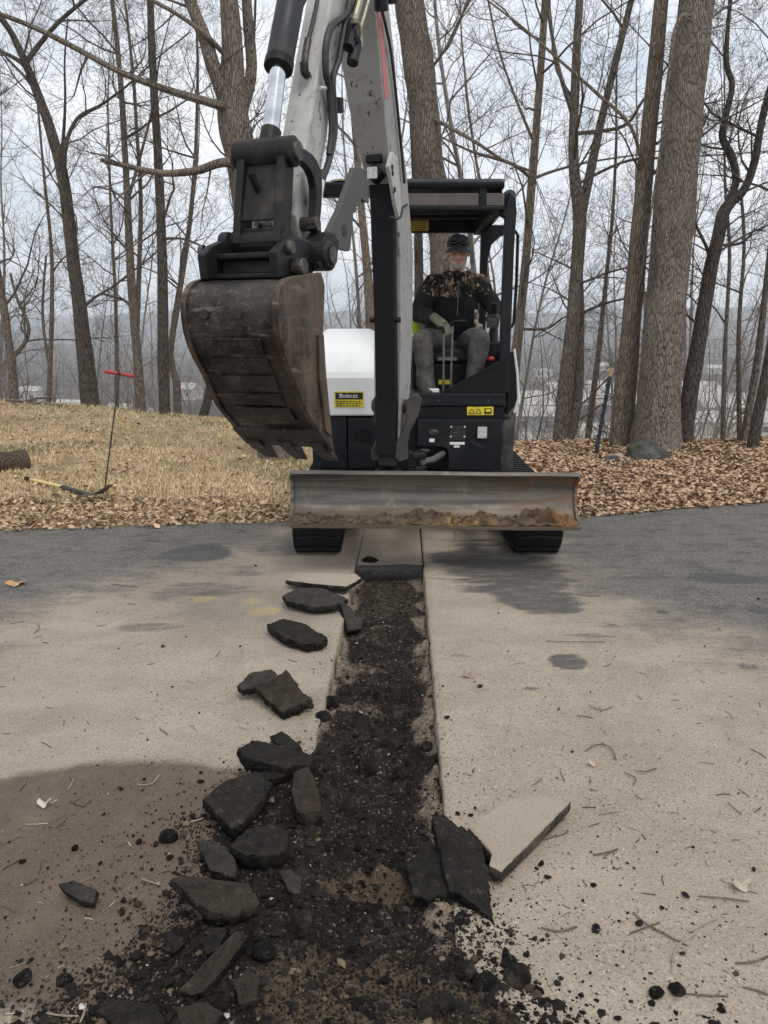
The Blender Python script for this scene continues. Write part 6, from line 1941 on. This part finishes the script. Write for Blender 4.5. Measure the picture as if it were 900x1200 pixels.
def clod(label, u, v, rx, mat='chunk', seed=0, fl=.7, z=None, group='clods of asphalt and dirt', ry=None):
    p = at_Z(u, v, 0)
    zz = top_z(p.x, p.y) if z is None else z
    p = at_Z(u, v, zz)
    r = rx / 900 * (p - Vector((0, 0, CAMH))).length
    mb = MB(); mb.ell((0, 0, 0), (r, (ry or 1) * r, r * fl), 14, 9)
    rng = random.Random(seed)
    o0 = rng.uniform(0, 50)
    mb.v = [tuple(Vector(q) * (1 + .30 * nz((q[0] / r * .9 + o0, q[1] / r * .9, q[2] / r * .9)) + .16 * nz((q[0] / r * 2.6, q[1] / r * 2.6 + o0, q[2] / r * 2.6)))) for q in mb.v]
    o = mb.build('clod', M[mat], None, 0, True, org=(0, 0, 0))
    o.location = p + Vector((0, 0, r * fl * .55))
    o.rotation_euler = (rng.uniform(-.3, .3), rng.uniform(-.3, .3), rng.uniform(0, 6))
    return tag(o, label, 'clod', group)
clod('dark clod beside the upper left wall of the trench', 388, 826, 10, seed=1)
clod('clod tucked low against the left wall of the trench', 379, 843, 9, seed=2)
clod('rounded boulder-like clod in the middle of the trench', 463, 842, 13, 'chunk_brown', seed=3)
clod('black clod lying in the trench below the rounded one', 455, 878, 14, seed=4, fl=.5)
clod('small clod near the right side of the trench', 500, 876, 7, 'chunk_brown', seed=5)
clod('clod on the ridge across the trench', 430, 905, 11, seed=6)
clod('clod at the right end of the ridge across the trench', 470, 910, 10, seed=7)
clod('round dark clod on the damp ground near the pile', 197, 984, 10, seed=8)
clod('dark clod at the bottom left on the pale dust', 76, 1152, 8, seed=9)
clod('small dark clod at the far lower left', 26, 1151, 9, seed=10)
clod('round black stone on the dust at lower right', 768, 1166, 7.5, seed=11)
clod('oblong black stone next to the round one at lower right', 793, 1162, 8, seed=12, fl=.5)
clod('brown clod at the right rim of the dirt', 606, 1148, 13, 'chunk_brown', seed=13)
clod('black clod just above the brown one', 596, 1131, 8, seed=14)
clod('brown stony clod beside the right trench edge near the bottom', 545, 1142, 12, 'chunk_brown', seed=15)
clod('black clod right of the stony one near the bottom', 568, 1156, 12, seed=16)
clod('dark clod under the left tip of the tipped slab', 578, 1012, 9, seed=17)
clod('rough clod in the dirt left of the scraped patch', 350, 1085, 13, 'chunk_brown', seed=18)
clod('lump on the dirt between the two long lower slabs', 310, 1120, 12, 'chunk', seed=19)
clod('dark lump against the broken pavement edge at the trench head', 436, 668, 13, seed=20, z=-.06)
clod('dark lump at the right of the trench head', 478, 670, 11, seed=21, z=-.07)

# crumbs: real stones, far too many to count
def crumbs():
    rng = np.random.RandomState(5)
    base = np.array([(1, 0, 0), (-1, 0, 0), (0, 1, 0), (0, -1, 0), (0, 0, 1), (0, 0, -1), (.6, .6, .5), (-.6, .6, .5), (.6, -.6, .5), (-.6, -.6, .5)], float)
    tri = [(4, 6, 7), (4, 7, 9), (4, 9, 8), (4, 8, 6), (6, 0, 2), (6, 2, 7), (7, 2, 1), (7, 1, 9), (9, 1, 3), (9, 3, 8), (8, 3, 0), (8, 0, 6), (0, 5, 2), (2, 5, 1), (1, 5, 3), (3, 5, 0)]
    V, F, Cc = [], [], []
    def put(x, y, z, r, col):
        b = len(V) * 10
        s = base * (0.7 + .6 * rng.rand(10, 1)) * r * np.array([1, rng.uniform(.6, 1), rng.uniform(.5, .85)])
        a = rng.uniform(0, 6.28); c, si = math.cos(a), math.sin(a)
        s = s @ np.array([[c, si, 0], [-si, c, 0], [0, 0, 1]])
        V.append(s + (x, y, z + r * .25)); F.extend([(p + b, q + b, t + b) for p, q, t in tri]); Cc.append(col)
    def colour():
        k = rng.rand()
        if k < .80: g = rng.uniform(.007, .022); return (g, g * .90, g * .82)
        if k < .95: g = rng.uniform(.028, .06); return (g, g * .76, g * .55)
        if k < .994: g = rng.uniform(.09, .17); return (g, g * .74, g * .48)
        g = rng.uniform(.3, .5); return (g, g * .94, g * .86)
    n = 0
    while n < 15000:
        u = rng.uniform(40, 720); v = rng.uniform(690, 1215)
        p = at_Z(u, v, -.01)
        i = int(round((p.y - SOY[0, 0]) / .0085)); j = int(round((p.x - SOX[0, 0]) / .0085))
        if not (0 <= i < SOH.shape[0] and 0 <= j < SOH.shape[1]): continue
        inside = SOI[i, j] > .5 or SOD[i, j] > -.02
        if not inside: continue
        r = min(.015, .0021 * (1 + rng.pareto(2.6)))
        z = SOH[i, j] if SOI[i, j] > .5 else max(SOH[i, j], 0)
        put(p.x, p.y, z, r, colour()); n += 1
    # thrown out over the pavement, thinning with distance
    n = 0
    while n < 3800:
        u = rng.uniform(-20, 920); v = 1215 - 560 * rng.rand() ** 1.5
        p = at_Z(u, v, 0)
        i = int(round((p.y - SOY[0, 0]) / .0085)); j = int(round((p.x - SOX[0, 0]) / .0085))
        d = .8
        if 0 <= i < SOH.shape[0] and 0 <= j < SOH.shape[1]:
            if SOI[i, j] > .5: continue
            d = min(max(0, -SOD[i, j]), max(.0, .12 + 2.2 * min(abs(p.x - float(xleft(p.y))), abs(p.x - float(xright(p.y))))))
        if rng.rand() > math.exp(-d / .16) + .035: continue
        r = min(.012, .0022 * (1 + rng.pareto(2.6)))
        put(p.x, p.y, 0.001, r, colour()); n += 1
    V_ = np.concatenate(V)
    me = bpy.data.meshes.new('asphalt_crumbs')
    me.from_pydata(V_.tolist(), [], F)
    at = me.color_attributes.new('tint', 'FLOAT_COLOR', 'POINT')
    at.data.foreach_set('color', np.repeat(np.array([(*c, 1) for c in Cc], dtype=np.float32), 10, 0).ravel())
    t = NT('crumb_stone')
    me.materials.append(t.done(t.mix(t.ramp(t.noise(140, 4, .7), .35, .65), t.attr('tint', 'Color'), (0.02, 0.017, 0.014)) if False else t.attr('tint', 'Color'), .95, 0, t.bump(t.noise(300, 3), .4, .003), .1))
    o = bpy.data.objects.new('asphalt_crumbs', me); COL.objects.link(o)
    tag(o, 'loose asphalt crumbs and stones in and around the trench', 'rubble', kind='stuff')
crumbs()

# ================================================================== LEAVES, GRASS, TWIGS
M['leaf'] = None
def mat_tint(name, rough=.85):
    t = NT(name); c = t.attr('tint', 'Color')
    c = t.mix(t.math('MULTIPLY', t.ramp(t.noise(40, 4, .7), .45, .7), .35), c, (.05, .033, .02))
    return t.done(c, rough, 0, None, .2)
M['leaf'] = mat_tint('dead_leaf')
def leaf_mesh(mb, p, s, rng, col):
    # a curled oak-like leaf: two rows of lobes either side of a bent midrib
    a = rng.uniform(0, 6.28); d = Vector((math.cos(a), math.sin(a), rng.uniform(-.5, .55))).normalized()
    w = d.cross(Vector((rng.uniform(-1, 1), rng.uniform(-1, 1), 1))).normalized()
    n = w.cross(d).normalized()
    cu, cw = rng.uniform(-.2, .5), rng.uniform(-.1, .5)
    mb.col = col
    vs = []
    for t, hw in ((-.5, .04), (-.15, .30), (.15, .22), (.5, .03)):
        c = p + d * (t * s) + n * (cu * s * (t * t))
        vs += [c - w * hw * s + n * cw * hw * s, c + w * hw * s + n * cw * hw * s]
    mb.add(vs, [(0, 1, 3, 2), (2, 3, 5, 4), (4, 5, 7, 6)])
def leaf_col(rng):
    k = rng.random()
    if k < .45: b = (.42, .265, .155)
    elif k < .75: b = (.54, .385, .255)
    elif k < .88: b = (.13, .08, .052)
    elif k < .95: b = (.52, .38, .26)
    else: b = (.24, .20, .16)
    g = rng.uniform(.7, 1.2)
    return tuple(x * g for x in b)
def litter(name, label, n, fx, seed):
    rng = random.Random(seed); mb = MB(); c = 0
    while c < n:
        x, y = fx(rng)
        e = float(Yedge(x))
        if y < e - .03 - .10 * rng.random() ** 3: continue
        if -.65 < x < 1.25 and 4.7 < y < 7.2: continue
        if seed == 2 and rng.random() > .25 + .9 * max(0, fbmv(x * 1.7, 5 + (y - 5) * 1.2) + .25): continue
        z = float(bank_z(x, y)) if y > e else 0
        leaf_mesh(mb, Vector((x, y, z + rng.uniform(.005, .035))), rng.uniform(.020, .060) * (1 + .35 * (rng.random() < .12)), rng, leaf_col(rng)); c += 1
    return tag(mb.build(name, M['leaf']), label, 'leaf litter', kind='stuff')
_gX, _gY = np.meshgrid(np.arange(-9, 1.2, .06), np.arange(5, 14.5, .06), indexing='xy')
_gZ = bank_z(_gX, _gY); _gN = fbm(_gX, _gY, 1.1, 4)
def GZ(x, y): return float(_gZ[min(_gZ.shape[0] - 1, max(0, int((y - 5) / .06))), min(_gZ.shape[1] - 1, max(0, int((x + 9) / .06)))])
def fbmv(x, y): return float(_gN[min(_gN.shape[0] - 1, max(0, int((y - 5) / .06))), min(_gN.shape[1] - 1, max(0, int((x + 9) / .06)))])
litter('leaf_litter', 'thick brown leaf litter on the bank right of the machine', 30000, lambda r: (r.uniform(.9, 6.2), 5.5 + 4.6 * r.random() ** 1.15), 1)
litter('leaf_litter', 'scattered brown leaves over the grass left of the machine', 6500, lambda r: (r.uniform(-7.5, .2), 5.4 + 7.8 * r.random() ** 2.0), 2)
litter('leaf_litter', 'band of leaves along the left edge of the driveway', 3000, lambda r: (r.uniform(-4.5, -.4), 5.45 + 1.1 * r.random() ** 1.5), 3)
def grass():
    rng = random.Random(9); mb = MB()
    for k in range(52000):
        y = 5.7 + 8.0 * rng.random() ** 1.25; x = rng.uniform(-.62, .06) * y
        if x > .15: continue
        if -.65 < x and y < 7.2: continue
        e = float(np.interp(x, EX, EY))
        if y < e + .18 + .5 * rng.random() ** 2: continue
        z = float(0)
        mb.col = None
        g = fbmv(x, y)
        h = rng.uniform(.02, .055)
        a = rng.uniform(0, 6.28); lx, ly = math.cos(a) * h * rng.uniform(.3, 1.3), math.sin(a) * h * rng.uniform(.3, 1.3)
        w = rng.uniform(.0025, .005)
        px, py = -math.sin(a) * w, math.cos(a) * w
        b = GZ(x, y)
        q = rng.random()
        if g > .25 and q < .55: col = (.13 * rng.uniform(.7, 1.2), .155 * rng.uniform(.7, 1.2), .055)
        else:
            s = rng.uniform(.65, 1.15) * (1 + .35 * fbmv(y * .9 - 8, 5 + (x + 9) * .9)); col = (.72 * s, .55 * s, .315 * s)
        mb.col = col
        mb.add([(x - px, y - py, b - .005), (x + px, y + py, b - .005), (x + lx, y + ly, b + h)], [(0, 1, 2)])
    return tag(mb.build('dry_grass', M['leaf']), 'short straw-coloured grass on the left bank', 'grass', kind='stuff')
grass()
# single leaves and twigs that can be picked out on the driveway
def lone_leaf(u, v, s, label, col):
    rng = random.Random(int(u)); mb = MB(); mb.col = col
    p = at_Z(u, v, .012); n = 9; vs = []; up = []
    for k in range(18):
        a = 2 * math.pi * k / 18
        r = s * (.55 + .45 * abs(math.cos(2.5 * a))) * .5
        vs.append(p + Vector((math.cos(a) * r * 1.25, math.sin(a) * r, .012 * math.cos(2 * a) + .004)))
    vs.append(p)
    mb.add(vs, [(18, k, (k + 1) % 18) for k in range(18)])
    mb.add([p + Vector((s * .55, 0, 0)), p + Vector((s * .95, .01, .004)), p + Vector((s * .95, .014, .004))], [(0, 1, 2)])
    o = mb.build('fallen_leaf', M['leaf'], None, 0, False, org=at_Z(u, v, 0))
    m = o.modifiers.new('solid', 'SOLIDIFY'); m.thickness = .0012
    tag(o, label, 'leaf', 'leaves fallen on the driveway')
lone_leaf(19, 683, .10, 'tan oak leaf on the grey asphalt at the left edge', (.45, .27, .14))
lone_leaf(630, 520 + 110, .07, 'pale leaf on the asphalt right of the blade', (.35, .25, .16))
lone_leaf(868, 1036, .045, 'curled pale leaf at the right edge of the dust', (.42, .36, .28))
lone_leaf(150 - 98, 941, .035, 'small pale leaf scrap on the damp ground', (.55, .50, .42))
lone_leaf(548, 790, .035, 'crumpled brown leaf beside the right trench edge', (.30, .22, .16))
lone_leaf(694, 893, .03, 'narrow tan leaf among twigs on the right', (.48, .36, .26))
M['stick'] = plain('driveway_twig', (.075, .055, .042), (.15, .115, .09), 30, .9)
M['stick_pale'] = plain('bleached_twig', (.30, .245, .185), (.21, .17, .125), 30, .9)
def twig(label, px, w=.0035, mat='stick'):
    w = w * .68
    pts = [at_Z(u, v, .004 + .003 * (i % 2)) for i, (u, v) in enumerate(px)]
    if w > .003: pass
    mb = MB(); mb.tube([Vector(q) for q in spline([tuple(p) for p in pts], 4)], w, 5)
    tag(mb.build('twig', M[mat], None, 0, True, org=pts[0]), label, 'twig', 'twigs scattered on the driveway')
TW = [('bent dark twig right of the tan slab', [(634, 1087), (655, 1091), (676, 1086)], .0035), ('long straight twig near the right edge', [(819, 1050), (845, 1052), (877, 1056)], .003),
      ('pale curved twig at lower right', [(788, 1142), (789, 1122), (797, 1106), (815, 1093)], .004, 'stick_pale'), ('pale straight twig joining the curved one', [(807, 1092), (825, 1082), (842, 1075)], .0035, 'stick_pale'),
      ('forked twig crossing the pale one', [(738, 1094), (756, 1087), (773, 1081)], .003), ('short dark twig slanting by the forked one', [(742, 1069), (760, 1084), (805, 1108)], .003),
      ('dark twig running off the right edge', [(862, 1129), (882, 1127), (902, 1120)], .0035), ('twig at the right edge below it', [(870, 1157), (890, 1161), (903, 1167)], .0035),
      ('straight twig beside the black stones', [(803, 1165), (825, 1166), (853, 1168)], .003), ('slim twig in the middle of the right dust', [(695, 1002), (710, 999), (724, 995)], .0035),
      ('crossed twig at mid right', [(686, 880), (697, 873), (708, 872)], .003), ('curved twig at mid right', [(705, 870), (717, 878), (722, 890)], .003),
      ('short twig above the curved one', [(690, 826), (704, 832), (718, 828)], .003), ('thin twig on the grey asphalt at right', [(640, 751), (668, 752), (710, 752)], .003),
      ('pale stick on the dust near the pile', [(163, 920), (178, 918), (187, 908)], .003, 'stick_pale'), ('white splinter left of the broad slab', [(224, 963), (232, 961), (240, 958)], .004, 'stick_pale'),
      ('pale straw on the damp ground', [(80, 925), (84, 918), (86, 912)], .0025, 'stick_pale'), ('small white stick at the pile’s left rim', [(166, 1030), (178, 1034), (188, 1037)], .003, 'stick_pale'),
      ('thin twig on the dust at upper left', [(40, 742), (46, 736), (44, 730)], .003), ('twig on the grey asphalt near the left edge', [(130, 684), (146, 686), (162, 688)], .003),
      ('pale twig at the lower left corner', [(52, 1187), (72, 1190), (92, 1191)], .003, 'stick_pale'), ('brown twig standing out at the lower left', [(94, 1198), (98, 1188), (101, 1176)], .003, 'stick_pale'),
      ('twig near the right trench edge high up', [(500, 677), (540, 679), (570, 677)], .0025), ('twig lying by the wet patch on the right', [(676, 696), (690, 698), (704, 698)], .003),
      ('dark twig at mid right below the curved one', [(732, 905), (745, 912), (742, 920)], .003), ('thin twig right of the dark cluster', [(770, 900), (756, 904), (744, 903)], .0025)]
for q in TW: twig(*q)
rng = random.Random(21); mb = MB()
for k in range(620):
    u, v = rng.uniform(-10, 910), 625 + 590 * rng.random() ** .8
    p = at_Z(u, v, .002)
    if float(xleft(p.y)) - .02 < p.x < float(xright(p.y)) + .02: continue
    a = rng.uniform(0, 6.28); L = .006 + .06 * rng.random() ** 2.5
    d = Vector((math.cos(a), math.sin(a), 0)) * L / 2; s = d.orthogonal().normalized() * .0
    b = Vector((-math.sin(a), math.cos(a), 0)) * L * rng.uniform(-.2, .2)
    g = rng.uniform(.05, .14); mb.col = (g, g * .78, g * .6) if rng.random() < .8 else (.4, .33, .25)
    mb.tube([p - d, p + b * .5, p + d], rng.uniform(.0009, .0018), 3, False)
tag(mb.build('twig_litter', M['leaf']), 'fine twig and straw litter strewn over the driveway', 'litter', kind='stuff')

# ================================================================== THINGS LEFT ON THE BANK
def bz(x, y): return float(bank_z(x, y))
# log at the left edge
a, b = at_Z(30, 540, .12), at_Z(-90, 556, .10)
mb = MB(); n = 16; vs = []
P = [a.lerp(b, k / 12) for k in range(13)]
mb.tube(P, [.125 * (1 + .05 * nz((k * .7, 2, 1))) for k in range(13)], 20)
lg = thing('log', 'cut log of rough bark lying at the left edge of the grass', 'log', (a.x, a.y, bz(a.x, a.y)))
for i, q in enumerate(mb.v):
    d = Vector(q) - P[min(12, i // 20)]
    mb.v[i] = tuple(P[min(12, i // 20)] + d * (1 + .12 * nz((q[0] * 3, q[1] * 18, q[2] * 18))))
mb.build('bark', mat_bark('log_bark', (.05, .036, .027), (.17, .125, .092), 7), lg, 0, True)
ax = (a - b).normalized()
MB().tube([a + ax * .001, a + ax * .006], .112, 20).build('cut_face', plain('log_end', (.17, .12, .08), (.11, .075, .05), 20, .9), lg)
# shovel
h0, h1, h2 = at_Z(36, 562, .06), at_Z(75, 571, .05), at_Z(104, 580, .06)
sh = thing('shovel', 'shovel with a yellow handle lying on the leaves', 'shovel', (h1.x, h1.y, bz(h1.x, h1.y)))
M['yhandle'] = plain('yellow_handle', (.62, .50, .20), (.50, .38, .14), 12, .5)
MB().tube([h0, h1], .017, 12).build('handle', M['yhandle'], sh, 0, True)
MB().tube([h0 + (h0 - h1).normalized() * .09, h0 + (h1 - h0).normalized() * .005], [.022, .019], 12).build('grip', M['black'], sh, .003)
MB().tube([h1 + (h0 - h1).normalized() * .02, h2], [.021, .019], 12).build('ferrule', M['barrel'], sh, 0, True)
mb = MB(); vs, fs = [], []
bx = [at_Z(95, 590, .02), at_Z(130, 577, .10)]
c0 = at_Z(112, 584, .05)
e = (bx[1] - bx[0]) / 2; tip = Vector((.10, -.26, -.03))
for i in range(7):
    t = i / 6
    for j in range(7):
        s = (j / 6 - .5) * 2
        wv = math.sqrt(max(0, 1 - max(0, (t - .55) / .47) ** 2))
        vs.append(c0 + Vector((0, 0, .05)) + e * s * wv * .95 + Vector((.03, -.02, -.0)) + Vector((0.02, .20, -.035)) * (t - .45) * .9 + Vector((0, .01, .05)) * (s * s) * .6)
for i in range(6):
    for j in range(6): fs.append((i * 7 + j, i * 7 + j + 1, (i + 1) * 7 + j + 1, (i + 1) * 7 + j))
mb.add(vs, fs)
bo = mb.build('shovel_blade', plain('shovel_steel', (.10, .088, .072), (.17, .15, .12), 16, .55, metal=.3), sh, 0, True)
so_ = bo.modifiers.new('solid', 'SOLIDIFY'); so_.thickness = .004
# soil probe with red T handle, standing in the ground
pb0 = at_Z(118, 578, .03); top = at_Y(140, 438, pb0.y + .05)
pr_ = thing('soil_probe', 'slim steel ground probe with a red T handle stuck upright in the grass', 'probe', (pb0.x, pb0.y, bz(pb0.x, pb0.y)))
MB().tube([pb0 - Vector((0, 0, .15)), top], .0075, 8).build('rod', plain('probe_rod', (.045, .042, .04), (.09, .085, .08), 30, .5, metal=.4), pr_, 0, True)
dv = (at_Y(158, 441, top.y) - at_Y(124, 435, top.y))
M['rgrip'] = plain('red_grip', (.40, .025, .03), (.30, .02, .025), 14, .5)
for s in (-1, 1):
    MB().tube([top + dv * .06 * s, top + dv * .12 * s, top + dv * .5 * s], [.012, .016, .016], 12).build('handle_grip', M['rgrip'], pr_, .002, True)
MB().tube([top - dv * .07, top + dv * .07], .010, 10).build('crossbar', M['black'], pr_, 0, True)
# blue-black stake with a wooden top
s0, s1, s2 = at_Y(694, 556, 9.0), at_Y(715, 440, 9.0), at_Y(717.5, 431, 9.0)
st = thing('marker_stake', 'leaning blue-black stake with a pale wooden top', 'stake', (s0.x, s0.y, bz(s0.x, s0.y)))
MB().tube([s0 - (s1 - s0) * .1, s1], .024, 6).build('post', plain('stake_paint', (.012, .018, .028), (.03, .035, .042), 14, .55), st, .003)
MB().tube([s1 - (s2 - s1) * .15, s2], .026, 6).build('wooden_top', plain('stake_wood', (.42, .31, .17), (.30, .21, .11), 22, .8), st, .003)
k = 0
for t in (.1, .2, .3, .4, .5, .6, .7, .8, .9):
    p = s0.lerp(s1, t); MB().obox(p + Vector((-.026, -.004, 0)), Vector((.006, 0, 0)), Vector((0, .006, 0)), Vector((0, 0, .010))).build('stud', M['black'], st)
# rocks at the foot of the thick tree
def rock(label, pts, Y, dep, mat, seed):
    P = [at_Y(u, v, Y) for u, v in pts]
    c = sum(P, Vector()) / len(P)
    hw = max(abs(p.x - c.x) for p in P); hh = max(abs(p.z - c.z) for p in P)
    mb = MB(); mb.ell((0, 0, 0), (1, 1, 1), 26, 16)
    sc = []
    for q in mb.v:
        an = math.atan2(q[2], q[0])
        # radius of the photographed outline in this direction
        best = max(P, key=lambda p: math.cos(math.atan2(p.z - c.z, p.x - c.x) - an))
        r = 1 + .22 * nz((q[0] * 1.4 + seed, q[1] * 1.4, q[2] * 1.4)) + .09 * nz((q[0] * 5, q[1] * 5 + seed, q[2] * 5))
        f = max(abs(q[0]) ** 1, 0)
        sc.append((c.x + q[0] * hw * r, c.y + q[1] * dep * r, c.z + (q[2] - q[0] * .28) * hh * r * 1.0))
    mb.v = sc
    o = mb.build('rock', mat, None, 0, True, org=(c.x, c.y, c.z - hh))
    tag(o, label, 'rock', 'rocks at the foot of the thick tree')
def mat_rock():
    t = NT('mossy_rock'); a = t.noise(7, 7, .7)
    c = t.mix(t.ramp(a, .38, .64), (.045, .045, .043), (.12, .115, .105))
    c = t.mix(t.math('MULTIPLY', t.ramp(t.noise(4, 6, .7), .52, .62), .7), c, (.075, .085, .025))
    return t.done(c, .9, 0, t.bump(t.noise(24, 6, .75), .8, .03), .2)
M['rock'] = mat_rock()
rock('mossy slanted boulder against the thick tree trunk', [(734, 517), (760, 522), (786, 540), (780, 550), (740, 550)], 8.75, .22, M['rock'], 1)
rock('low mossy rock left of the slanted boulder', [(708, 538), (725, 534), (742, 548), (712, 552)], 8.6, .16, M['rock'], 2)
rock('pale stone behind the low mossy rock', [(718, 531), (734, 533), (732, 540), (719, 540)], 8.8, .08, plain('pale_stone', (.36, .30, .25), (.25, .21, .17), 12, .9, bump=.4), 3)
rock('dark stone on the crest at the right edge', [(892, 537), (906, 537), (906, 549), (893, 549)], 9.3, .12, M['rock'], 4)
# brush pile behind the crest at left
bp = thing('brush_pile', 'low pile of cut grey branches on the crest at far left', 'brush pile', tuple(at_Y(36, 478, 13.0)))
rng = random.Random(4)
for k in range(16):
    x = rng.uniform(10, 62); p = at_Y(x, 476 - 5 * math.exp(-((x - 35) / 16) ** 2) * rng.random() * 1.6, 12.8 + rng.random() * .8)
    d = Vector((rng.uniform(.5, 1.0) * rng.choice((-1, 1)), rng.uniform(-.3, .3), rng.uniform(-.12, .12)))
    MB().tube([p - d * .4, p + Vector((0, 0, rng.uniform(0, .04))), p + d * .4], [.018, .02, .010], 6).build('branch', M['bark'], bp, 0, True)
# dead stick on the leaves right of the blade
s_ = [at_Z(684, 572, .05), at_Z(705, 573, .06), at_Z(728, 578, .05)]
o = MB().tube(s_, [.016, .014, .008], 6).build('dead_branch', M['bark_dark'], None, 0, True, org=s_[1]); tag(o, 'short dead branch on the leaves right of the blade', 'branch')

# ================================================================== THE VALLEY
M['pale_roof'] = plain('pale_sheet_roof', (.46, .44, .40), (.36, .345, .31), .1, .6)
M['wall_pale'] = plain('pale_wall', (.48, .44, .38), (.40, .37, .32), .1, .8)
M['wall_grey'] = plain('grey_wall', (.27, .27, .275), (.2, .2, .2), .1, .8)
M['dark_glass'] = plain('far_window', (.04, .045, .055), None, rough=.3)
def shed(u, v, D, w, d, h, label, wall, roofm, rot=0.0, gable=.18):
    p = at_Y(u, v, D)
    z = float(valley_z(np.array(p.x), np.array(D)))
    t = thing('warehouse' if w > 20 else 'house', label, 'building', (p.x, D, z), 'pale buildings in the valley' if w > 20 else 'houses in the valley')
    c, s = math.cos(rot), math.sin(rot)
    def T(x, y, q): return (p.x + x * c - y * s, D + x * s + y * c, z + q)
    mb = MB(); mb.prism([T(-w / 2, 0, -3), T(w / 2, 0, -3), T(w / 2, d, -3), T(-w / 2, d, -3)], (0, 0, h + 3)); mb.build('wall', wall, t)
    g = d * gable
    mb = MB(); a_ = [T(-w / 2 - .4, -.5, h), T(-w / 2 - .4, d / 2, h + g), T(-w / 2 - .4, d + .5, h)]
    e = Vector(T(w / 2 + .4, 0, 0)) - Vector(T(-w / 2 - .4, 0, 0))
    mb.prism(a_, e); mb.build('roof', roofm, t)
    n = max(2, int(w / 7))
    for k in range(n):
        x = -w / 2 + w * (k + .5) / n
        mb = MB(); mb.prism([T(x - .9, -.06, h * .35), T(x + .9, -.06, h * .35), T(x + .9, -.06, h * .7), T(x - .9, -.06, h * .7)], Vector(T(0, -.05, 0)) - Vector(T(0, 0, 0))); mb.build('window', M['dark_glass'], t)
rg = random.Random(12)
wh = [('long pale warehouse low between the forked tree and the stake', 640, 300, 60, 26, 7), ('pale warehouse behind the blue-black stake', 712, 330, 46, 30, 8), ('wide cream warehouse right of the crooked tree', 838, 310, 64, 24, 6),
      ('cream shed at the right edge of the valley', 905, 290, 50, 26, 7), ('grey shed between the canopy and the forked tree', 615, 265, 24, 16, 6), ('low pale building below the cream warehouse', 870, 255, 40, 16, 5), ('pale block behind the thick tree', 770, 350, 60, 30, 8)]
for i, (lab, u, D, w, d, h) in enumerate(wh):
    shed(u, 490, D, w, d, h, lab, M['wall_pale'] if i % 2 else M['wall_grey'], M['pale_roof'], rg.uniform(-.12, .12))
hs_ = [('white-roofed house left of the dark leaning tree', 62, 300), ('pale house at the left between saplings', 78, 330), ('white house behind the twin-stemmed tree', 140, 290), ('pale house low behind the probe', 128, 270), ('small pale house further up the left valley', 32, 420), ('tiny house on the valley floor left of the bucket', 215, 430),
       ('small house far off right of the grab rail', 636, 620), ('small white house on the far right slope', 705, 700), ('tiny pale house far behind the crooked tree', 838, 640)]
for i, (lab, u, D) in enumerate(hs_):
    shed(u, 470, D, rg.uniform(11, 18), rg.uniform(8, 11), rg.uniform(4, 6), lab, M['wall_pale'], M['pale_roof'] if i % 3 else M['wall_grey'], rg.uniform(-.5, .5), .3)
# pale gravel yards between the warehouses
def yard(name, u0, u1, D0, D1, col):
    xs = np.linspace(0, 1, 20); ys = np.linspace(D0, D1, 14)
    Yg, Xg = np.meshgrid(ys, xs, indexing='ij')
    Xw = ((u0 + (u1 - u0) * Xg) - 450) / 900 * Yg
    o = grid_obj(name, Xw, Yg, valley_z(Xw, Yg) + .5, col); tag(o, 'pale gravel yard on the valley floor', kind='structure')
yard('gravel_yard', 600, 960, 225, 300, plain('pale_gravel', (.42, .39, .34), (.30, .28, .25), .15, .95))
yard('gravel_yard', 20, 110, 250, 285, plain('pale_gravel_left', (.34, .32, .28), (.25, .235, .21), .2, .95))

# air: pale haze over the whole scene
hz = MB().box(-5200, 5200, -80, 5200, -95, 190)
t = NT('haze_air'); t.n.remove(t.b)
pv_ = t.new('ShaderNodeVolumePrincipled')
pv_.inputs['Color'].default_value = (.87, .935, 1.0, 1)
pv_.inputs['Density'].default_value = .00038
pv_.inputs['Anisotropy'].default_value = 0.2
t.l.new(pv_.outputs[0], t.n['Material Output'].inputs['Volume'])
ho = hz.build('haze', t.m)
tag(ho, 'pale blue haze filling the valley air', 'haze', kind='stuff')
